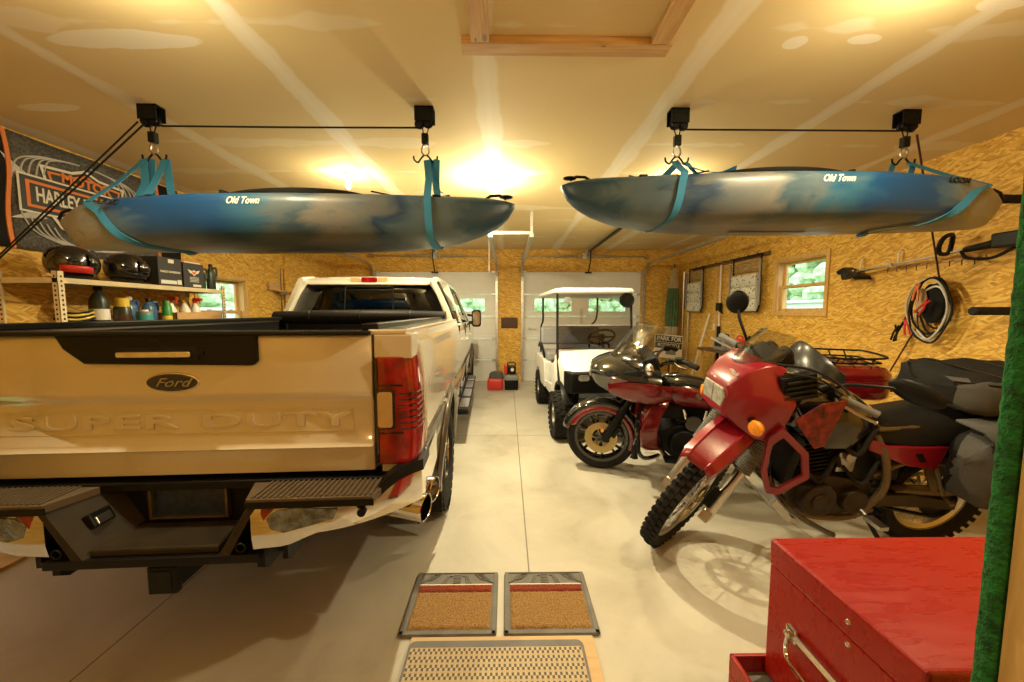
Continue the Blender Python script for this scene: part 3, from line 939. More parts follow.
# ------------------------------------------------------------------ bulbs
def make_bulb(x, y, label):
    t = thing('ceiling_bulb', label, 'light bulb', (x, y, ZC), group='bare bulbs on the ceiling')
    b = MB(); b.lathe([(0.0, 0), (0.055, 0), (0.055, -0.012), (0.036, -0.03), (0.024, -0.045), (0.024, -0.05), (0, -0.05)], n=24); b.build('socket', M['porcelain'], t)
    b = MB(); b.lathe([(0.0, -0.050), (0.013, -0.052), (0.014, -0.066), (0.022, -0.082), (0.029, -0.104), (0.027, -0.122), (0.016, -0.136), (0, -0.14)], n=20); b.build('bulb', M['bulb'], t)
    return t
_bl = ['bare lit bulb on the ceiling between the two kayaks', 'bare lit bulb on the ceiling just above the left kayak', 'bare lit bulb on the ceiling behind the right kayak']
_bl += ['bare lit bulb on the ceiling over the truck tailgate', 'bare lit bulb on the ceiling over the red tool chest', 'bare lit bulb on the ceiling over the truck hood', 'bare lit bulb on the ceiling over the golf cart', 'bare lit bulb on the ceiling between the truck cab and the pier']
for i, (x, y, w) in enumerate(BULBS):
    make_bulb(x, y, _bl[i])

# ------------------------------------------------------------------ right of the doorway: turf-wrapped post and the rough stud in front of it
post = thing('turf_post', 'doorway post edge wrapped in green artificial turf', 'post', (0.72, 0.493, 0))
b = MB()
rnd = random.Random(3)
nz = 220
rows = []
for i in range(nz + 1):
    z = 2.6 * i / nz
    j = lambda: rnd.uniform(-0.0014, 0.0014)
    rows.append([(-0.024 + j(), -0.0125, z), (-0.030 + j(), -0.006 + j(), z), (-0.030 + j(), 0.005 + j(), z), (-0.026 + j(), 0.010, z), (0.03, 0.010, z), (0.03, -0.0125, z)])
b.loft(rows)
b.build('turf_wrap', M['turf'], post, 60)
b = MB(); b.bb(-0.02, 0.026, -0.008, 0.007, 0, ZC); b.build('core', M['pine_z'], post, 0)
b = MB(); b.bb(0.697, 0.80, 0.37, 0.479, 0, 2.62)
struct(b.build('trim_3', M['pine_z'], smooth=0, bevel=0.004))

# ------------------------------------------------------------------ outside the windows: lawn, hedge, a white van-like shed wall
b = MB(); b.bb(-30, 30, -20, 40, -0.32, -0.16)
o = b.build('lawn', M['grass'], smooth=0); o['kind'] = 'structure'
def hedge(name, c, s, label, seed):
    b = MB()
    rr = random.Random(seed)
    for k in range(700):
        p = Vector((c[0] + rr.uniform(-s[0], s[0]), c[1] + rr.uniform(-s[1], s[1]), c[2] + rr.uniform(-s[2], s[2])))
        b.ball(p, (rr.uniform(0.25, 0.75), rr.uniform(0.25, 0.75), rr.uniform(0.2, 0.6)), 8, 5)
    o = tag(b.build(name, M['leaf'], smooth=0), label, 'hedge')
hedge('hedge', (12.5, 14, 2.2), (0.7, 7, 3.0), 'sunlit green hedge seen through the right window', 1)
hedge('hedge', (-12.5, 15, 2.2), (0.7, 7, 3.0), 'sunlit green hedge seen through the left window', 2)
hedge('hedge', (0, 17, 1.5), (7, 0.7, 1.8), 'green hedge seen through the garage door panes', 4)
b = MB(); b.bb(8.0, 9.2, 8.8, 12.5, -0.16, 1.80); b.bb(7.9, 9.3, 8.7, 12.6, 1.80, 1.87)
tag(b.build('shed', M['siding'], smooth=0), 'low white shed outside the right window', 'shed')
b = MB(); b.bb(-9.5, -8.2, 9.0, 13.0, -0.16, 1.60); b.bb(-9.6, -8.1, 8.9, 13.1, 1.60, 1.67)
tag(b.build('shed', M['siding'], smooth=0), 'low white shed outside the left window', 'shed')
# ================================================================== pickup truck (local: x forward from the tailgate, y left, z up)
def make_wheel_parts(parent, c, r, w, rim_r, kind, axis=(0, 1, 0), knobs=True, rim_mat='chrome', out=1, name='wheel', spokes=8, knob_rows=4, knob_n=40):
    """road wheel as a part: tyre, with rim as its sub-part; axis = axle direction, out = which way the face looks"""
    c = Vector(c)
    ax = Vector(axis).normalized()
    b = MB()
    h = w / 2
    b.lathe([(rim_r, -h * 0.82), (rim_r * 1.06, -h * 0.95), (lerp(rim_r, r, 0.55), -h), (r * 0.955, -h * 0.88), (r * 0.985, -h * 0.7), (r * 0.99, 0), (r * 0.985, h * 0.7), (r * 0.955, h * 0.88), (lerp(rim_r, r, 0.55), h), (rim_r * 1.06, h * 0.95), (rim_r, h * 0.82), (rim_r * 0.94, 0)], c, ax, 48, closed=True)
    if knobs:
        a = ax.orthogonal().normalized(); d = ax.cross(a)
        for i in range(knob_n):
            for q in range(knob_rows):
                th = 2 * PI * (i + (0.5 if q % 2 else 0)) / knob_n
                off = lerp(-0.78, 0.78, q / (knob_rows - 1)) * h
                rr = r * (0.992 if abs(off) < 0.6 * h else 0.975)
                rad = a * math.cos(th) + d * math.sin(th)
                tan = ax.cross(rad)
                s1, s2 = h * 1.15 / knob_rows, r * PI / knob_n * 0.62
                P = [c + ax * (off + e1 * s1 * 0.85) + tan * (e2 * s2) + rad * (rr + e3) for e1 in (-1, 1) for e2 in (-1, 1) for e3 in (-0.012, r * 0.024)]
                b.add(P, [(0, 1, 3, 2), (4, 6, 7, 5), (0, 4, 5, 1), (2, 3, 7, 6), (0, 2, 6, 4), (1, 5, 7, 3)])
    tyre = b.build(name, M['rubber'], parent, 30)
    b = MB()
    o = out
    b.lathe([(rim_r, -h * 0.8), (rim_r, h * 0.8), (rim_r * 0.93, h * 0.78), (rim_r * 0.9, h * 0.3), (rim_r * 0.9, -h * 0.3), (rim_r * 0.93, -h * 0.78)], c, ax, 40, closed=True)
    face = o * h * 0.42
    b.lathe([(0, face + o * 0.03), (rim_r * 0.26, face + o * 0.03), (rim_r * 0.30, face + o * 0.01), (rim_r * 0.30, face - o * 0.05), (0, face - o * 0.05)], c, ax, 28)
    a = ax.orthogonal().normalized(); d = ax.cross(a)
    for i in range(spokes):
        th = 2 * PI * i / spokes
        rad = a * math.cos(th) + d * math.sin(th)
        tan = ax.cross(rad)
        p0, p1 = c + rad * rim_r * 0.22, c + rad * rim_r * 0.93
        w0, w1 = rim_r * 0.11, rim_r * 0.15
        P = []
        for p, ww in ((p0, w0), (p1, w1)):
            for e1 in (-1, 1):
                for e2 in (face - o * 0.02, face + o * 0.016):
                    P.append(p + tan * e1 * ww + ax * e2)
        b.add(P, [(0, 1, 3, 2), (4, 6, 7, 5), (0, 4, 5, 1), (2, 3, 7, 6), (0, 2, 6, 4), (1, 5, 7, 3)])
    for i in range(8):
        th = 2 * PI * i / 8 + 0.2
        rad = a * math.cos(th) + d * math.sin(th)
        p = c + rad * rim_r * 0.2 + ax * (face + o * 0.03)
        b.cyl(p, p + ax * o * 0.02, rim_r * 0.035, n=8)
    b.build('rim', M[rim_mat], tyre, 35)
    b = MB()
    b.lathe([(0, -h * 0.3), (rim_r * 0.75, -h * 0.3), (rim_r * 0.75, h * 0.1), (0, h * 0.1)], c, ax, 28)
    b.build('brake_disc', M['satin'], tyre, 35)
    return tyre

truck = thing('pickup_truck', 'white and stone-grey pickup truck parked with its tailgate to the viewer', 'truck', (-1.385, 1.545, 0), R(92.8))
XA, RA = 1.30, 0.52
def side_y(z):
    return interp([0.45, 0.75, 1.0, 1.25, 1.44, 1.47], [0.955, 0.985, 1.0, 0.995, 0.965, 0.94], z)
def body_panel(x0, x1, arch, z_top, s, name, zsill=0.52, n=48, two_tone=0.93):
    b = MB()
    for (mi, lo, hi, k) in ((1, None, two_tone, 3), (0, two_tone, z_top, 8)):
        rows = []
        for i in range(n + 1):
            x = lerp(x0, x1, i / n)
            zb = zsill
            if arch is not None and abs(x - arch) < RA:
                zb = max(zb, 0.43 + math.sqrt(RA * RA - (x - arch) ** 2))
            l_ = zb if lo is None else max(zb, lo)
            h_ = max(l_ + 0.001, hi)
            row = []
            for q in range(k + 1):
                z = lerp(l_, h_, q / k)
                row.append((x, s * side_y(z), z))
            rows.append(row)
        b.mat = mi
        b.sheet(rows)
    return b.build(name, [M['truckwhite'], M['bronze']], truck, 60, solid=0.012)

for s in (1, -1):
    p = body_panel(0.14, 2.44, XA, 1.455, s, 'bed_side')
    b = MB()   # rail cap
    b.bb(-0.0, 2.44, s * 0.79, s * 0.955, 1.452, 1.476)
    b.build('bed_rail', M['truckwhite'], truck, 0, bevel=0.008)
    b = MB(); b.bb(0.0, 0.15, s * 0.815, s * 0.976, 1.35, 1.455); b.bb(0.02, 0.15, s * 0.83, s * 0.93, 0.84, 1.35); b.build('bed_corner', M['truckwhite'], truck, 0, bevel=0.006)
    b = MB()   # flare
    pts = [(XA + (RA + 0.005) * math.cos(a), s * (side_y(0.43 + RA * math.sin(a)) + 0.012), 0.43 + (RA + 0.005) * math.sin(a)) for a in [R(q) for q in range(-6, 187, 8)]]
    b.tube(pts, 0.02, 8, flat=(0.028, 0.035), up=(0, 1, 0))
    b.build('wheel_flare', M['bronze'], truck, 50)
    b = MB()   # black liner of the wheel well
    rows = []
    for a in [R(q) for q in range(-8, 189, 10)]:
        rows.append([(XA + (RA - 0.01) * math.cos(a), s * 0.95, 0.43 + (RA - 0.01) * math.sin(a)), (XA + (RA - 0.01) * math.cos(a), s * 0.62, 0.43 + (RA - 0.01) * math.sin(a))])
    b.sheet(rows)
    b.build('wheel_well', M['black'], truck, 40, solid=0.01)
    b = MB(); b.box((XA - 0.50, s * 0.86, 0.42), (0.012, 0.26, 0.42)); b.build('mud_flap', M['black'], truck, 0, bevel=0.003)
    # corner of the bed behind the lamp
    # lamp: wraps the corner
    b = MB()
    def lamp_row(z):
        yo = side_y(z) - 0.004
        return [(0.02, s * 0.822, z), (-0.006, s * 0.826, z), (-0.008, s * 0.90, z), (0.0, s * (yo - 0.035), z), (0.03, s * (yo - 0.004), z), (0.08, s * (yo + 0.006), z), (0.17, s * (yo + 0.006), z), (0.17, s * (yo - 0.03), z)]
    zz = [0.885, 0.90, 1.00, 1.045, 1.05, 1.20, 1.21, 1.34, 1.358]
    b.loft([lamp_row(z) for z in zz])
    lamp = b.build('tail_lamp', M['redlens'], truck, 40, bevel=0.006)
    b = MB(); b.prism(rrect(0.062, 0.155, 0.012, cx=s * 0.860, cy=1.13), 0, -0.018, 0.0)
    b.build('reverse_lens', M['clearlens'], lamp, 30)
    b = MB(); b.prism(rrect(0.080, 0.178, 0.014, cx=s * 0.862, cy=1.13), 0, -0.013, 0.0); b.build('lens_frame', M['gloss'], lamp, 30)
    for zq in (1.235, 1.025):
        b = MB(); b.bb(-0.010, 0.0, s * 0.828, s * 0.935, zq - 0.004, zq + 0.004); b.build('lens_divider', M['gloss'], lamp, 0)
    b = MB()
    for k in range(7):
        z = 1.04 + k * 0.026
        b.tube([(-0.006, s * 0.915, z), (0.004, s * (side_y(z) - 0.03), z), (0.035, s * (side_y(z) - 0.004), z), (0.10, s * (side_y(z) + 0.001), z + 0.006), (0.15, s * (side_y(z) + 0.001), z + 0.009)], 0.004, 5)
    b.build('lens_rib', M['gloss'], lamp, 40)
    b = MB(); b.tube([(-0.008, s * 0.822, 0.895), (-0.008, s * 0.822, 1.35)], 0.005, 5); b.build('lamp_seal', M['gloss'], lamp)

# tailgate: profile across, one pressing, with the lettered band
prof = [(0.0, 0.86), (-0.006, 0.885), (-0.006, 0.955), (-0.016, 0.97), (0.004, 0.99), (0.004, 1.165), (0.002, 1.180), (-0.010, 1.192), (-0.010, 1.215), (-0.005, 1.31), (-0.006, 1.44), (0.008, 1.46), (0.07, 1.46), (0.07, 0.86)]
b = MB()
ys = [-0.805, -0.795, -0.4, 0, 0.4, 0.795, 0.805]
b.loft([[(p[0] + (0.008 if abs(y) > 0.8 else 0), y, p[1]) for p in prof] for y in ys])
tg = b.build('tailgate', M['truckwhite'], truck, 50)
TGX = 0.004
b = MB()
for (ya, yb, za, zb) in ((-0.72, 0.72, 1.036, 1.040), (-0.72, 0.72, 1.134, 1.138), (-0.722, -0.718, 1.036, 1.138), (0.718, 0.722, 1.036, 1.138)):
    b.bb(TGX - 0.003, TGX + 0.004, ya, yb, za, zb)
b.build('letter_band_edge', M['truckwhite'], tg, 0)
for word, yc in (('SUPER', 0.335), ('DUTY', -0.40)):
    text_mesh('embossed_lettering', word, 0.085, M['truckwhite'], tg, frame((TGX - 0.001, yc, 1.087), (0, -1, 0), (0, 0, 1)), 0.004, sx=2.62, spacing=1.08, bold=0.001, bevel=0.0015)
b = MB()
b.prism([(0.43, 1.455), (0.40, 1.40), (0.325, 1.340), (-0.325, 1.328), (-0.345, 1.345), (-0.345, 1.455)], 0, -0.026, 0.0)
b.bb(-0.03, 0.06, -0.805, 0.805, 1.452, 1.472)
app = b.build('handle_panel', M['black'], tg, 0, bevel=0.006)
b = MB(); b.prism(rrect(0.285, 0.024, 0.008, cx=0.045, cy=1.378), 0, -0.044, -0.02); b.build('tailgate_handle', M['chrome'], app, 30, bevel=0.004)
b = MB(); b.prism(rrect(0.33, 0.058, 0.012, cx=0.045, cy=1.378), 0, -0.029, -0.02); b.build('handle_recess', M['black'], app, 30)
b = MB(); b.prism([(0.02, 1.425), (0.07, 1.425), (0.06, 1.437), (0.03, 1.437)], 0, -0.034, -0.02); b.build('camera_cover', M['black'], app, 0)
b = MB(); b.cyl((-0.026, -0.13, 1.383), (-0.031, -0.13, 1.383), 0.012, n=14); b.build('lock', M['satin'], app)
def ellipse(a, c, n=36, cx=0, cy=0):
    return [(cx + a * math.cos(2 * PI * k / n), cy + c * math.sin(2 * PI * k / n)) for k in range(n)]
b = MB(); b.prism(ellipse(0.105, 0.042, cy=1.259), 0, -0.014, 0.0); em = b.build('oval_badge', M['chrome'], tg, 30, bevel=0.003)
b = MB(); b.prism(ellipse(0.098, 0.036, cy=1.259), 0, -0.017, -0.01); b.build('badge_field', M['emblem'], em, 30)
text_mesh('badge_script', 'Ford', 0.052, M['steel'], em, frame((-0.018, 0.0, 1.258), (0, -1, 0), (0, 0, 1)), 0.001, sx=1.35, shear=0.45)

# bed floor and front wall, seen over the tailgate
b = MB(); b.bb(0.07, 2.44, -0.80, 0.80, 0.93, 0.96)
for k in range(12):
    b.bb(0.07, 2.44, -0.74 + k * 0.13, -0.69 + k * 0.13, 0.96, 0.972)
b.bb(2.40, 2.44, -0.9, 0.9, 0.5, 1.45)
for s in (1, -1):
    b.bb(0.07, 2.42, s * 0.79, s * 0.83, 0.93, 1.45)
    b.bb(0.88, 1.72, s * 0.58, s * 0.80, 0.96, 1.18)
b.build('bed_liner', M['black'], truck, 0)
# rolled tonneau cover against the cab and its rails
b = MB(); b.tube([(2.30, -0.86, 1.495), (2.30, -0.4, 1.50), (2.30, 0, 1.50), (2.30, 0.4, 1.50), (2.30, 0.86, 1.495)], [0.062, 0.07, 0.072, 0.07, 0.062], 20)
roll = b.build('tonneau_roll', M['vinyl'], truck, 50)
for y in (-0.5, 0.0, 0.5):
    b = MB(); b.ring((2.30, y, 1.5), (0, 1, 0), 0.072, 0.006, 24, 6); b.build('strap', M['black'], roll)
for s in (1, -1):
    b = MB(); b.bb(0.02, 2.36, s * 0.76, s * 0.83, 1.47, 1.50); b.build('tonneau_rail', M['satin'], truck, 0, bevel=0.006)

# bumper
def bumper_x(y):
    a = abs(y)
    return -0.165 if a < 0.6 else -0.165 + 0.20 * ((a - 0.6) / 0.42) ** 2.2
for s in (1, -1):
    b = MB()
    rows = []
    for k in range(19):
        y = lerp(0.375, 1.005, k / 18)
        x = bumper_x(y)
        zb = interp([0.375, 0.50, 0.62, 1.0], [0.605, 0.615, 0.665, 0.70], y)
        zt = interp([0.375, 0.84, 0.90, 1.0], [0.80, 0.80, 0.855, 0.875], y)
        rows.append([(x + 0.05, s * y, zb), (x + 0.008, s * y, zb + 0.01), (x, s * y, lerp(zb, zt, 0.3)), (x, s * y, lerp(zb, zt, 0.8)), (x + 0.01, s * y, zt), (x + 0.05, s * y, zt)])
    rows.append([(p[0] + 0.15, s * 1.01, p[2]) for p in rows[-1]])
    rows.append([(p[0] + 0.45, s * 1.0, p[2]) for p in rows[-2]])
    b.loft(rows)
    wing = b.build('bumper_wing', M['chrome'], truck, 40)
    b = MB(); b.cyl((-0.172, s * 0.80, 0.758), (-0.150, s * 0.80, 0.758), 0.017, n=16); b.build('parking_sensor', M['black'], wing)
    b = MB()
    op = [(s * 0.435, 0.745), (s * 0.45, 0.70), (s * 0.50, 0.685), (s * 0.69, 0.735), (s * 0.705, 0.775), (s * 0.56, 0.785), (s * 0.47, 0.775)]
    b.prism(op, 0, -0.168, -0.155)
    b.build('fog_film', M['lblue'], wing, 0)
    b = MB(); b.prism([(s * 0.415, 0.765), (s * 0.425, 0.735), (s * 0.44, 0.755), (s * 0.47, 0.786), (s * 0.70, 0.788), (s * 0.70, 0.794), (s * 0.42, 0.794)], 0, -0.167, -0.156); b.build('red_reflection', M['redlens'], wing, 0)  # thin red piece standing for a red reflection in the chrome
    # ribbed step pad and the black end cap rising to the lamp
    b = MB()
    b.prism([(-0.172, s * 0.365), (-0.172, s * 0.845), (-0.02, s * 0.875), (-0.02, s * 0.31)], 2, 0.795, 0.826)
    for k in range(22):
        y = s * (0.385 + k * 0.0215)
        b.box((-0.092, y, 0.829), (0.145, 0.009, 0.008))
    pad = b.build('step_pad', M['bronze_step'] if 'bronze_step' in M else M['satin'], truck, 0, bevel=0.002)
    b = MB()
    b.prism([(-0.174, s * 0.36), (-0.174, s * 0.85), (-0.168, s * 0.85), (-0.168, s * 0.36)], 2, 0.788, 0.815)
    b.loft([[(bumper_x(y) - 0.004, s * y, z0), (bumper_x(y) - 0.004, s * y, z0 + 0.05), (bumper_x(y) + 0.16, s * y, z0 + 0.055), (bumper_x(y) + 0.16, s * y, z0)] for y, z0 in ((0.85, 0.785), (0.88, 0.81), (0.92, 0.835), (0.97, 0.845), (1.012, 0.845))])
    b.build('end_cap', M['black'], truck, 30)
    # slanting face of the recess
    b = MB()
    b.loft([[(-0.165, s * 0.375, 0.80), (-0.165, s * 0.25, 0.60), (-0.13, s * 0.23, 0.60), (0.045, s * 0.20, 0.64), (0.045, s * 0.30, 0.81)],
            [(-0.165, s * 0.40, 0.80), (-0.165, s * 0.29, 0.60), (-0.13, s * 0.27, 0.58), (0.045, s * 0.26, 0.62), (0.045, s * 0.34, 0.81)]])
    ck = b.build('recess_cheek', M['brownish'] if 'brownish' in M else M['satin'], truck, 0)
    if s == 1:
        b = MB(); b.box((-0.06, 0.283, 0.715), (0.085, 0.035, 0.06), (R(-26), 0, 0)); b.build('trailer_socket', M['black'], ck, 0, bevel=0.006)
        b = MB(); b.box((-0.06, 0.268, 0.713), (0.06, 0.02, 0.035), (R(-26), 0, 0)); b.build('socket_lid', M['steel'], ck, 0, bevel=0.004)
    b = MB()   # lower black bracing outside
    b.prism([(-0.13, 0.60), (0.08, 0.60), (0.08, 0.54), (0.0, 0.505), (-0.10, 0.50), (-0.13, 0.52)], 1, s * 0.37, s * 0.40)
    b.prism([(-0.11, 0.62), (0.08, 0.62), (0.08, 0.56), (0.0, 0.525), (-0.08, 0.52), (-0.11, 0.54)], 1, s * 0.46, s * 0.48)
    b.bb(-0.02, 0.02, s * 0.36, s * 0.50, 0.56, 0.60)
    b.build('bumper_brace', M['satin'], truck, 0)
b = MB()   # black centre: top lip, back, bottom bar
b.bb(0.045, 0.065, -0.36, 0.36, 0.58, 0.83)
b.bb(-0.02, 0.10, -0.88, 0.88, 0.80, 0.835)
b.prism([(-0.168, -0.395), (-0.168, 0.395), (0.05, 0.36), (0.05, -0.36)], 2, 0.565, 0.60)
b.build('bumper_core', M['black'], truck, 0, bevel=0.004)
b = MB(); b.prism([(-0.150, -0.24), (-0.150, 0.24), (0.04, 0.205), (0.04, -0.205)], 2, 0.60, 0.632); b.build('centre_step', M['brownish'] if 'brownish' in M else M['satin'], truck, 0, bevel=0.008)
b = MB(); b.prism(rrect(0.30, 0.16, 0.012, cx=0.0, cy=0.738), 0, 0.036, 0.046); pl = b.build('licence_plate', M['platebg'], truck, 30)
b = MB()
for p in ((-0.158, 0.158, 0.815, 0.826), (-0.158, 0.158, 0.652, 0.662), (-0.164, -0.15, 0.652, 0.826), (0.15, 0.164, 0.652, 0.826)):
    b.bb(0.02, 0.045, *p)
b.build('plate_frame', M['bronze'], pl, 0, bevel=0.003)
for s in (1, -1):
    b = MB(); b.ring((-0.17, s * 0.335, 0.632), (1, 0, 0), 0.017, 0.003, 20, 6); b.build('plug_ring', M['satin'], truck)
b = MB()   # hitch
b.bb(-0.12, 0.25, -0.046, 0.046, 0.43, 0.53); b.bb(-0.13, -0.10, -0.055, 0.055, 0.422, 0.538)
b.bb(-0.02, 0.0, -0.26, 0.10, 0.50, 0.575); b.bb(0.0, 0.08, -0.45, 0.45, 0.50, 0.56)
hit = b.build('hitch', M['satin'], truck, 0, bevel=0.006)
b = MB(); b.bb(-0.133, -0.128, -0.038, 0.038, 0.44, 0.52); b.build('receiver_hole', M['black'], hit, 0)
b = MB(); b.tube(smooth_loop([(-0.03, -0.24, 0.53), (-0.03, -0.21, 0.548), (-0.03, -0.17, 0.545), (-0.03, -0.155, 0.53), (-0.03, -0.18, 0.518), (-0.03, -0.22, 0.518)]), 0.006, 6, closed=True); b.build('chain_loop', M['steel'], hit)
# exhaust
for k, (x, y) in enumerate(((0.06, -1.015), (0.24, -1.03))):
    b = MB(); a = Vector((0.30, 0.95, 0.05)).normalized()
    p = Vector((x, y, 0.645)); 
    b.lathe([(0.058, 0), (0.063, 0.004), (0.063, 0.24), (0.045, 0.28), (0.04, 0.5), (0.034, 0.5), (0.055, 0.22), (0.055, 0.004)], p, a, 28, closed=True)
    b.build('exhaust_tip', M['chrome'], truck)
# frame rails and axle
b = MB()
for s in (1, -1):
    b.bb(0.05, 6.2, s * 0.40, s * 0.50, 0.55, 0.75)
b.cyl((XA, -0.8, 0.42), (XA, 0.8, 0.42), 0.055); b.ball((XA, 0, 0.42), 0.17)
b.bb(0.4, 2.2, -0.15, 0.35, 0.55, 0.75)
b.build('chassis', M['satin'], truck)
XF = 5.55
for x in (XA, XF):
    for s in (1, -1):
        make_wheel_parts(truck, (x, s * 0.85, 0.415), 0.415, 0.28, 0.235, 'truck', (0, s, 0), True, 'chrome', 1, 'wheel', 10, 5, 34)

# cab, built as lower body, then pillars and roof round the glass
CB = 2.50
for s in (1, -1):
    b = MB()
    xs = [CB, 2.52, 3.0, 3.55, 3.60, 4.0, 4.6, 4.65, 5.0, 5.03, XF - 0.5, XF - 0.3, XF, XF + 0.3, XF + 0.5, 6.3]
    rows = []
    for (mi, lo, hi, kk) in ((1, 0.42, 0.86, 3), (0, 0.86, 1.40, 6)):
        rows = []
        n = 60
        for i in range(n + 1):
            x = lerp(CB, 6.25, i / n)
            zb = 0.46
            if abs(x - XF) < RA:
                zb = max(zb, 0.43 + math.sqrt(RA * RA - (x - XF) ** 2))
            l_ = zb if mi == 1 else max(zb, lo)
            tp = interp([CB, 5.0, 6.25], [1.42, 1.38, 1.26], x)
            h_ = hi if mi == 1 else tp
            h_ = max(h_, l_ + 0.001)
            rows.append([(x, s * (side_y(lerp(l_, h_, q / kk)) - 0.015), lerp(l_, h_, q / kk)) for q in range(kk + 1)])
        b.mat = mi
        b.sheet(rows)
    b.build('cab_side', [M['truckwhite'], M['bronze']], truck, 60, solid=0.012)
    for xh in (3.22, 4.28):
        b = MB(); b.tube([(xh, s * 1.0, 1.20), (xh + 0.03, s * 1.025, 1.20), (xh + 0.17, s * 1.025, 1.20), (xh + 0.20, s * 1.0, 1.20)], 0.012, 8); b.build('door_handle', M['truckwhite'], truck)
    for xd in (CB + 0.03, 3.58, 4.72):
        b = MB(); b.box((xd, s * 0.978, 1.0), (0.008, 0.02, 0.8)); b.build('door_gap', M['black'], truck, 0)
    # pillars and roof rail
    def gp(x):   # roof edge height and half width along x
        return interp([CB, 2.75, 3.5, 4.4, 5.0, 5.45], [1.885, 1.925, 1.94, 1.93, 1.86, 1.42], x), interp([CB, 3.5, 4.6, 5.0, 5.45], [0.70, 0.72, 0.72, 0.75, 0.86], x)
    b = MB()
    for x0, x1, w in ((CB + 0.02, CB + 0.06, 0.045), (3.62, 3.60, 0.05)):
        zt, yt = gp(x1)
        b.tube([(x0, s * 0.915, 1.40), (x1, s * yt, zt)], 0.03, 4, flat=(0.055, 0.02), up=(1, 0, 0))
    zt, yt = gp(4.75)
    b.tube([(5.42, s * 0.89, 1.37), (4.75, s * yt, zt)], 0.03, 8, flat=(0.045, 0.03))
    b.tube([(x, s * gp(x)[1], gp(x)[0]) for x in (CB + 0.02, 2.75, 3.2, 3.8, 4.4, 4.78)], 0.03, 8)
    b.build('pillars', M['truckwhite'], truck, 40)
    b = MB(); b.sheet([[(x, s * 0.925, 1.39), (x + dx, s * (gp(x + dx)[1] + 0.005), gp(x + dx)[0] - 0.02)] for x, dx in ((CB + 0.05, 0.04), (3.0, 0.0), (3.6, 0.0), (4.3, 0.0), (4.75, 0.0), (5.35, -0.6))])
    b.build('side_glass', M['tint'], truck, 40, solid=0.006)
    # mirror
    b = MB()
    b.tube([(4.95, s * 0.93, 1.36), (4.93, s * 1.03, 1.37)], 0.028, 8); b.tube([(4.95, s * 0.93, 1.50), (4.93, s * 1.03, 1.49)], 0.02, 8)
    mi_ = b.build('mirror_arm', M['black'], truck)
    b = MB(); b.prism(rrect(0.16, 0.30, 0.05, cx=s * 1.09, cy=1.44), 0, 4.88, 4.99); b.build('mirror_head', M['black'], mi_, 40, bevel=0.02)
    b = MB(); b.prism(rrect(0.12, 0.24, 0.04, cx=s * 1.09, cy=1.44), 0, 4.872, 4.885); b.build('mirror_glass', M['chrome'], mi_, 40)
    # running board
    b = MB(); b.bb(2.62, 4.95, s * 0.90, s * 1.07, 0.36, 0.43); rb = b.build('running_board', M['black'], truck, 0, bevel=0.02)
    for k in range(4):
        b = MB(); b.bb(2.72 + k * 0.58, 3.16 + k * 0.58, s * 0.95, s * 1.06, 0.43, 0.436); b.build('tread_plate', M['alu'], rb, 0, bevel=0.002)
    b = MB(); b.tube([(XF + (RA + 0.005) * math.cos(a), s * (side_y(0.43 + RA * math.sin(a)) - 0.003), 0.43 + (RA + 0.005) * math.sin(a)) for a in [R(q) for q in range(-4, 185, 10)]], 0.02, 8, flat=(0.028, 0.03), up=(0, 1, 0)); b.build('wheel_flare', M['bronze'], truck, 50)
# rear wall of the cab below and around the glass
b = MB()
b.loft([[(CB, -0.955, 0.6), (CB, 0.955, 0.6), (CB + 0.03, 0.955, 0.6), (CB + 0.03, -0.955, 0.6)], [(CB, -0.925, 1.42), (CB, 0.925, 1.42), (CB + 0.03, 0.925, 1.42), (CB + 0.03, -0.925, 1.42)]])
def rear_x(z):
    return CB + interp([1.42, 1.90], [0.0, 0.085], z)
for s in (1, -1):
    b.loft([[(rear_x(z), s * yo, z), (rear_x(z), s * yi, z), (rear_x(z) + 0.05, s * yi, z), (rear_x(z) + 0.05, s * yo, z)] for z, yo, yi in ((1.42, 0.925, 0.86), (1.60, 0.86, 0.79), (1.75, 0.79, 0.725), (1.84, 0.745, 0.67), (1.90, 0.70, 0.60))])
b.loft([[(rear_x(z) - 0.004, -y, z), (rear_x(z) - 0.004, y, z), (rear_x(z) + 0.06, y, z), (rear_x(z) + 0.06, -y, z)] for z, y in ((1.855, 0.71), (1.90, 0.70), (1.915, 0.68))])
b.build('cab_back', M['truckwhite'], truck, 30)
b = MB()
rows = []
for x, z, y in ((CB + 0.08, 1.905, 0.70), (CB + 0.16, 1.93, 0.71), (2.9, 1.955, 0.72), (3.6, 1.965, 0.725), (4.3, 1.955, 0.72), (4.65, 1.93, 0.71), (4.80, 1.905, 0.70)):
    rows.append([(x, -y, z - 0.035), (x, -y * 0.93, z - 0.004), (x, -y * 0.6, z + 0.008), (x, 0, z + 0.014), (x, y * 0.6, z + 0.008), (x, y * 0.93, z - 0.004), (x, y, z - 0.035), (x, y * 0.9, z - 0.06), (x, -y * 0.9, z - 0.06)])
b.loft(rows)
b.build('roof', M['truckwhite'], truck, 50)
b = MB(); g = 0.018
b.sheet([[(rear_x(z) + g, -y, z) for y in [w * q for q in (-1, -0.5, 0, 0.5, 1)]] for z, w in ((1.41, 0.875), (1.60, 0.80), (1.75, 0.735), (1.86, 0.66))])
rg = b.build('rear_glass', M['tint'], truck, 40, solid=0.005)
b = MB()
for s in (1, -1):
    b.tube([(rear_x(z) + 0.008, s * y, z) for z, y in ((1.44, 0.262), (1.82, 0.255))], 0.007, 6)
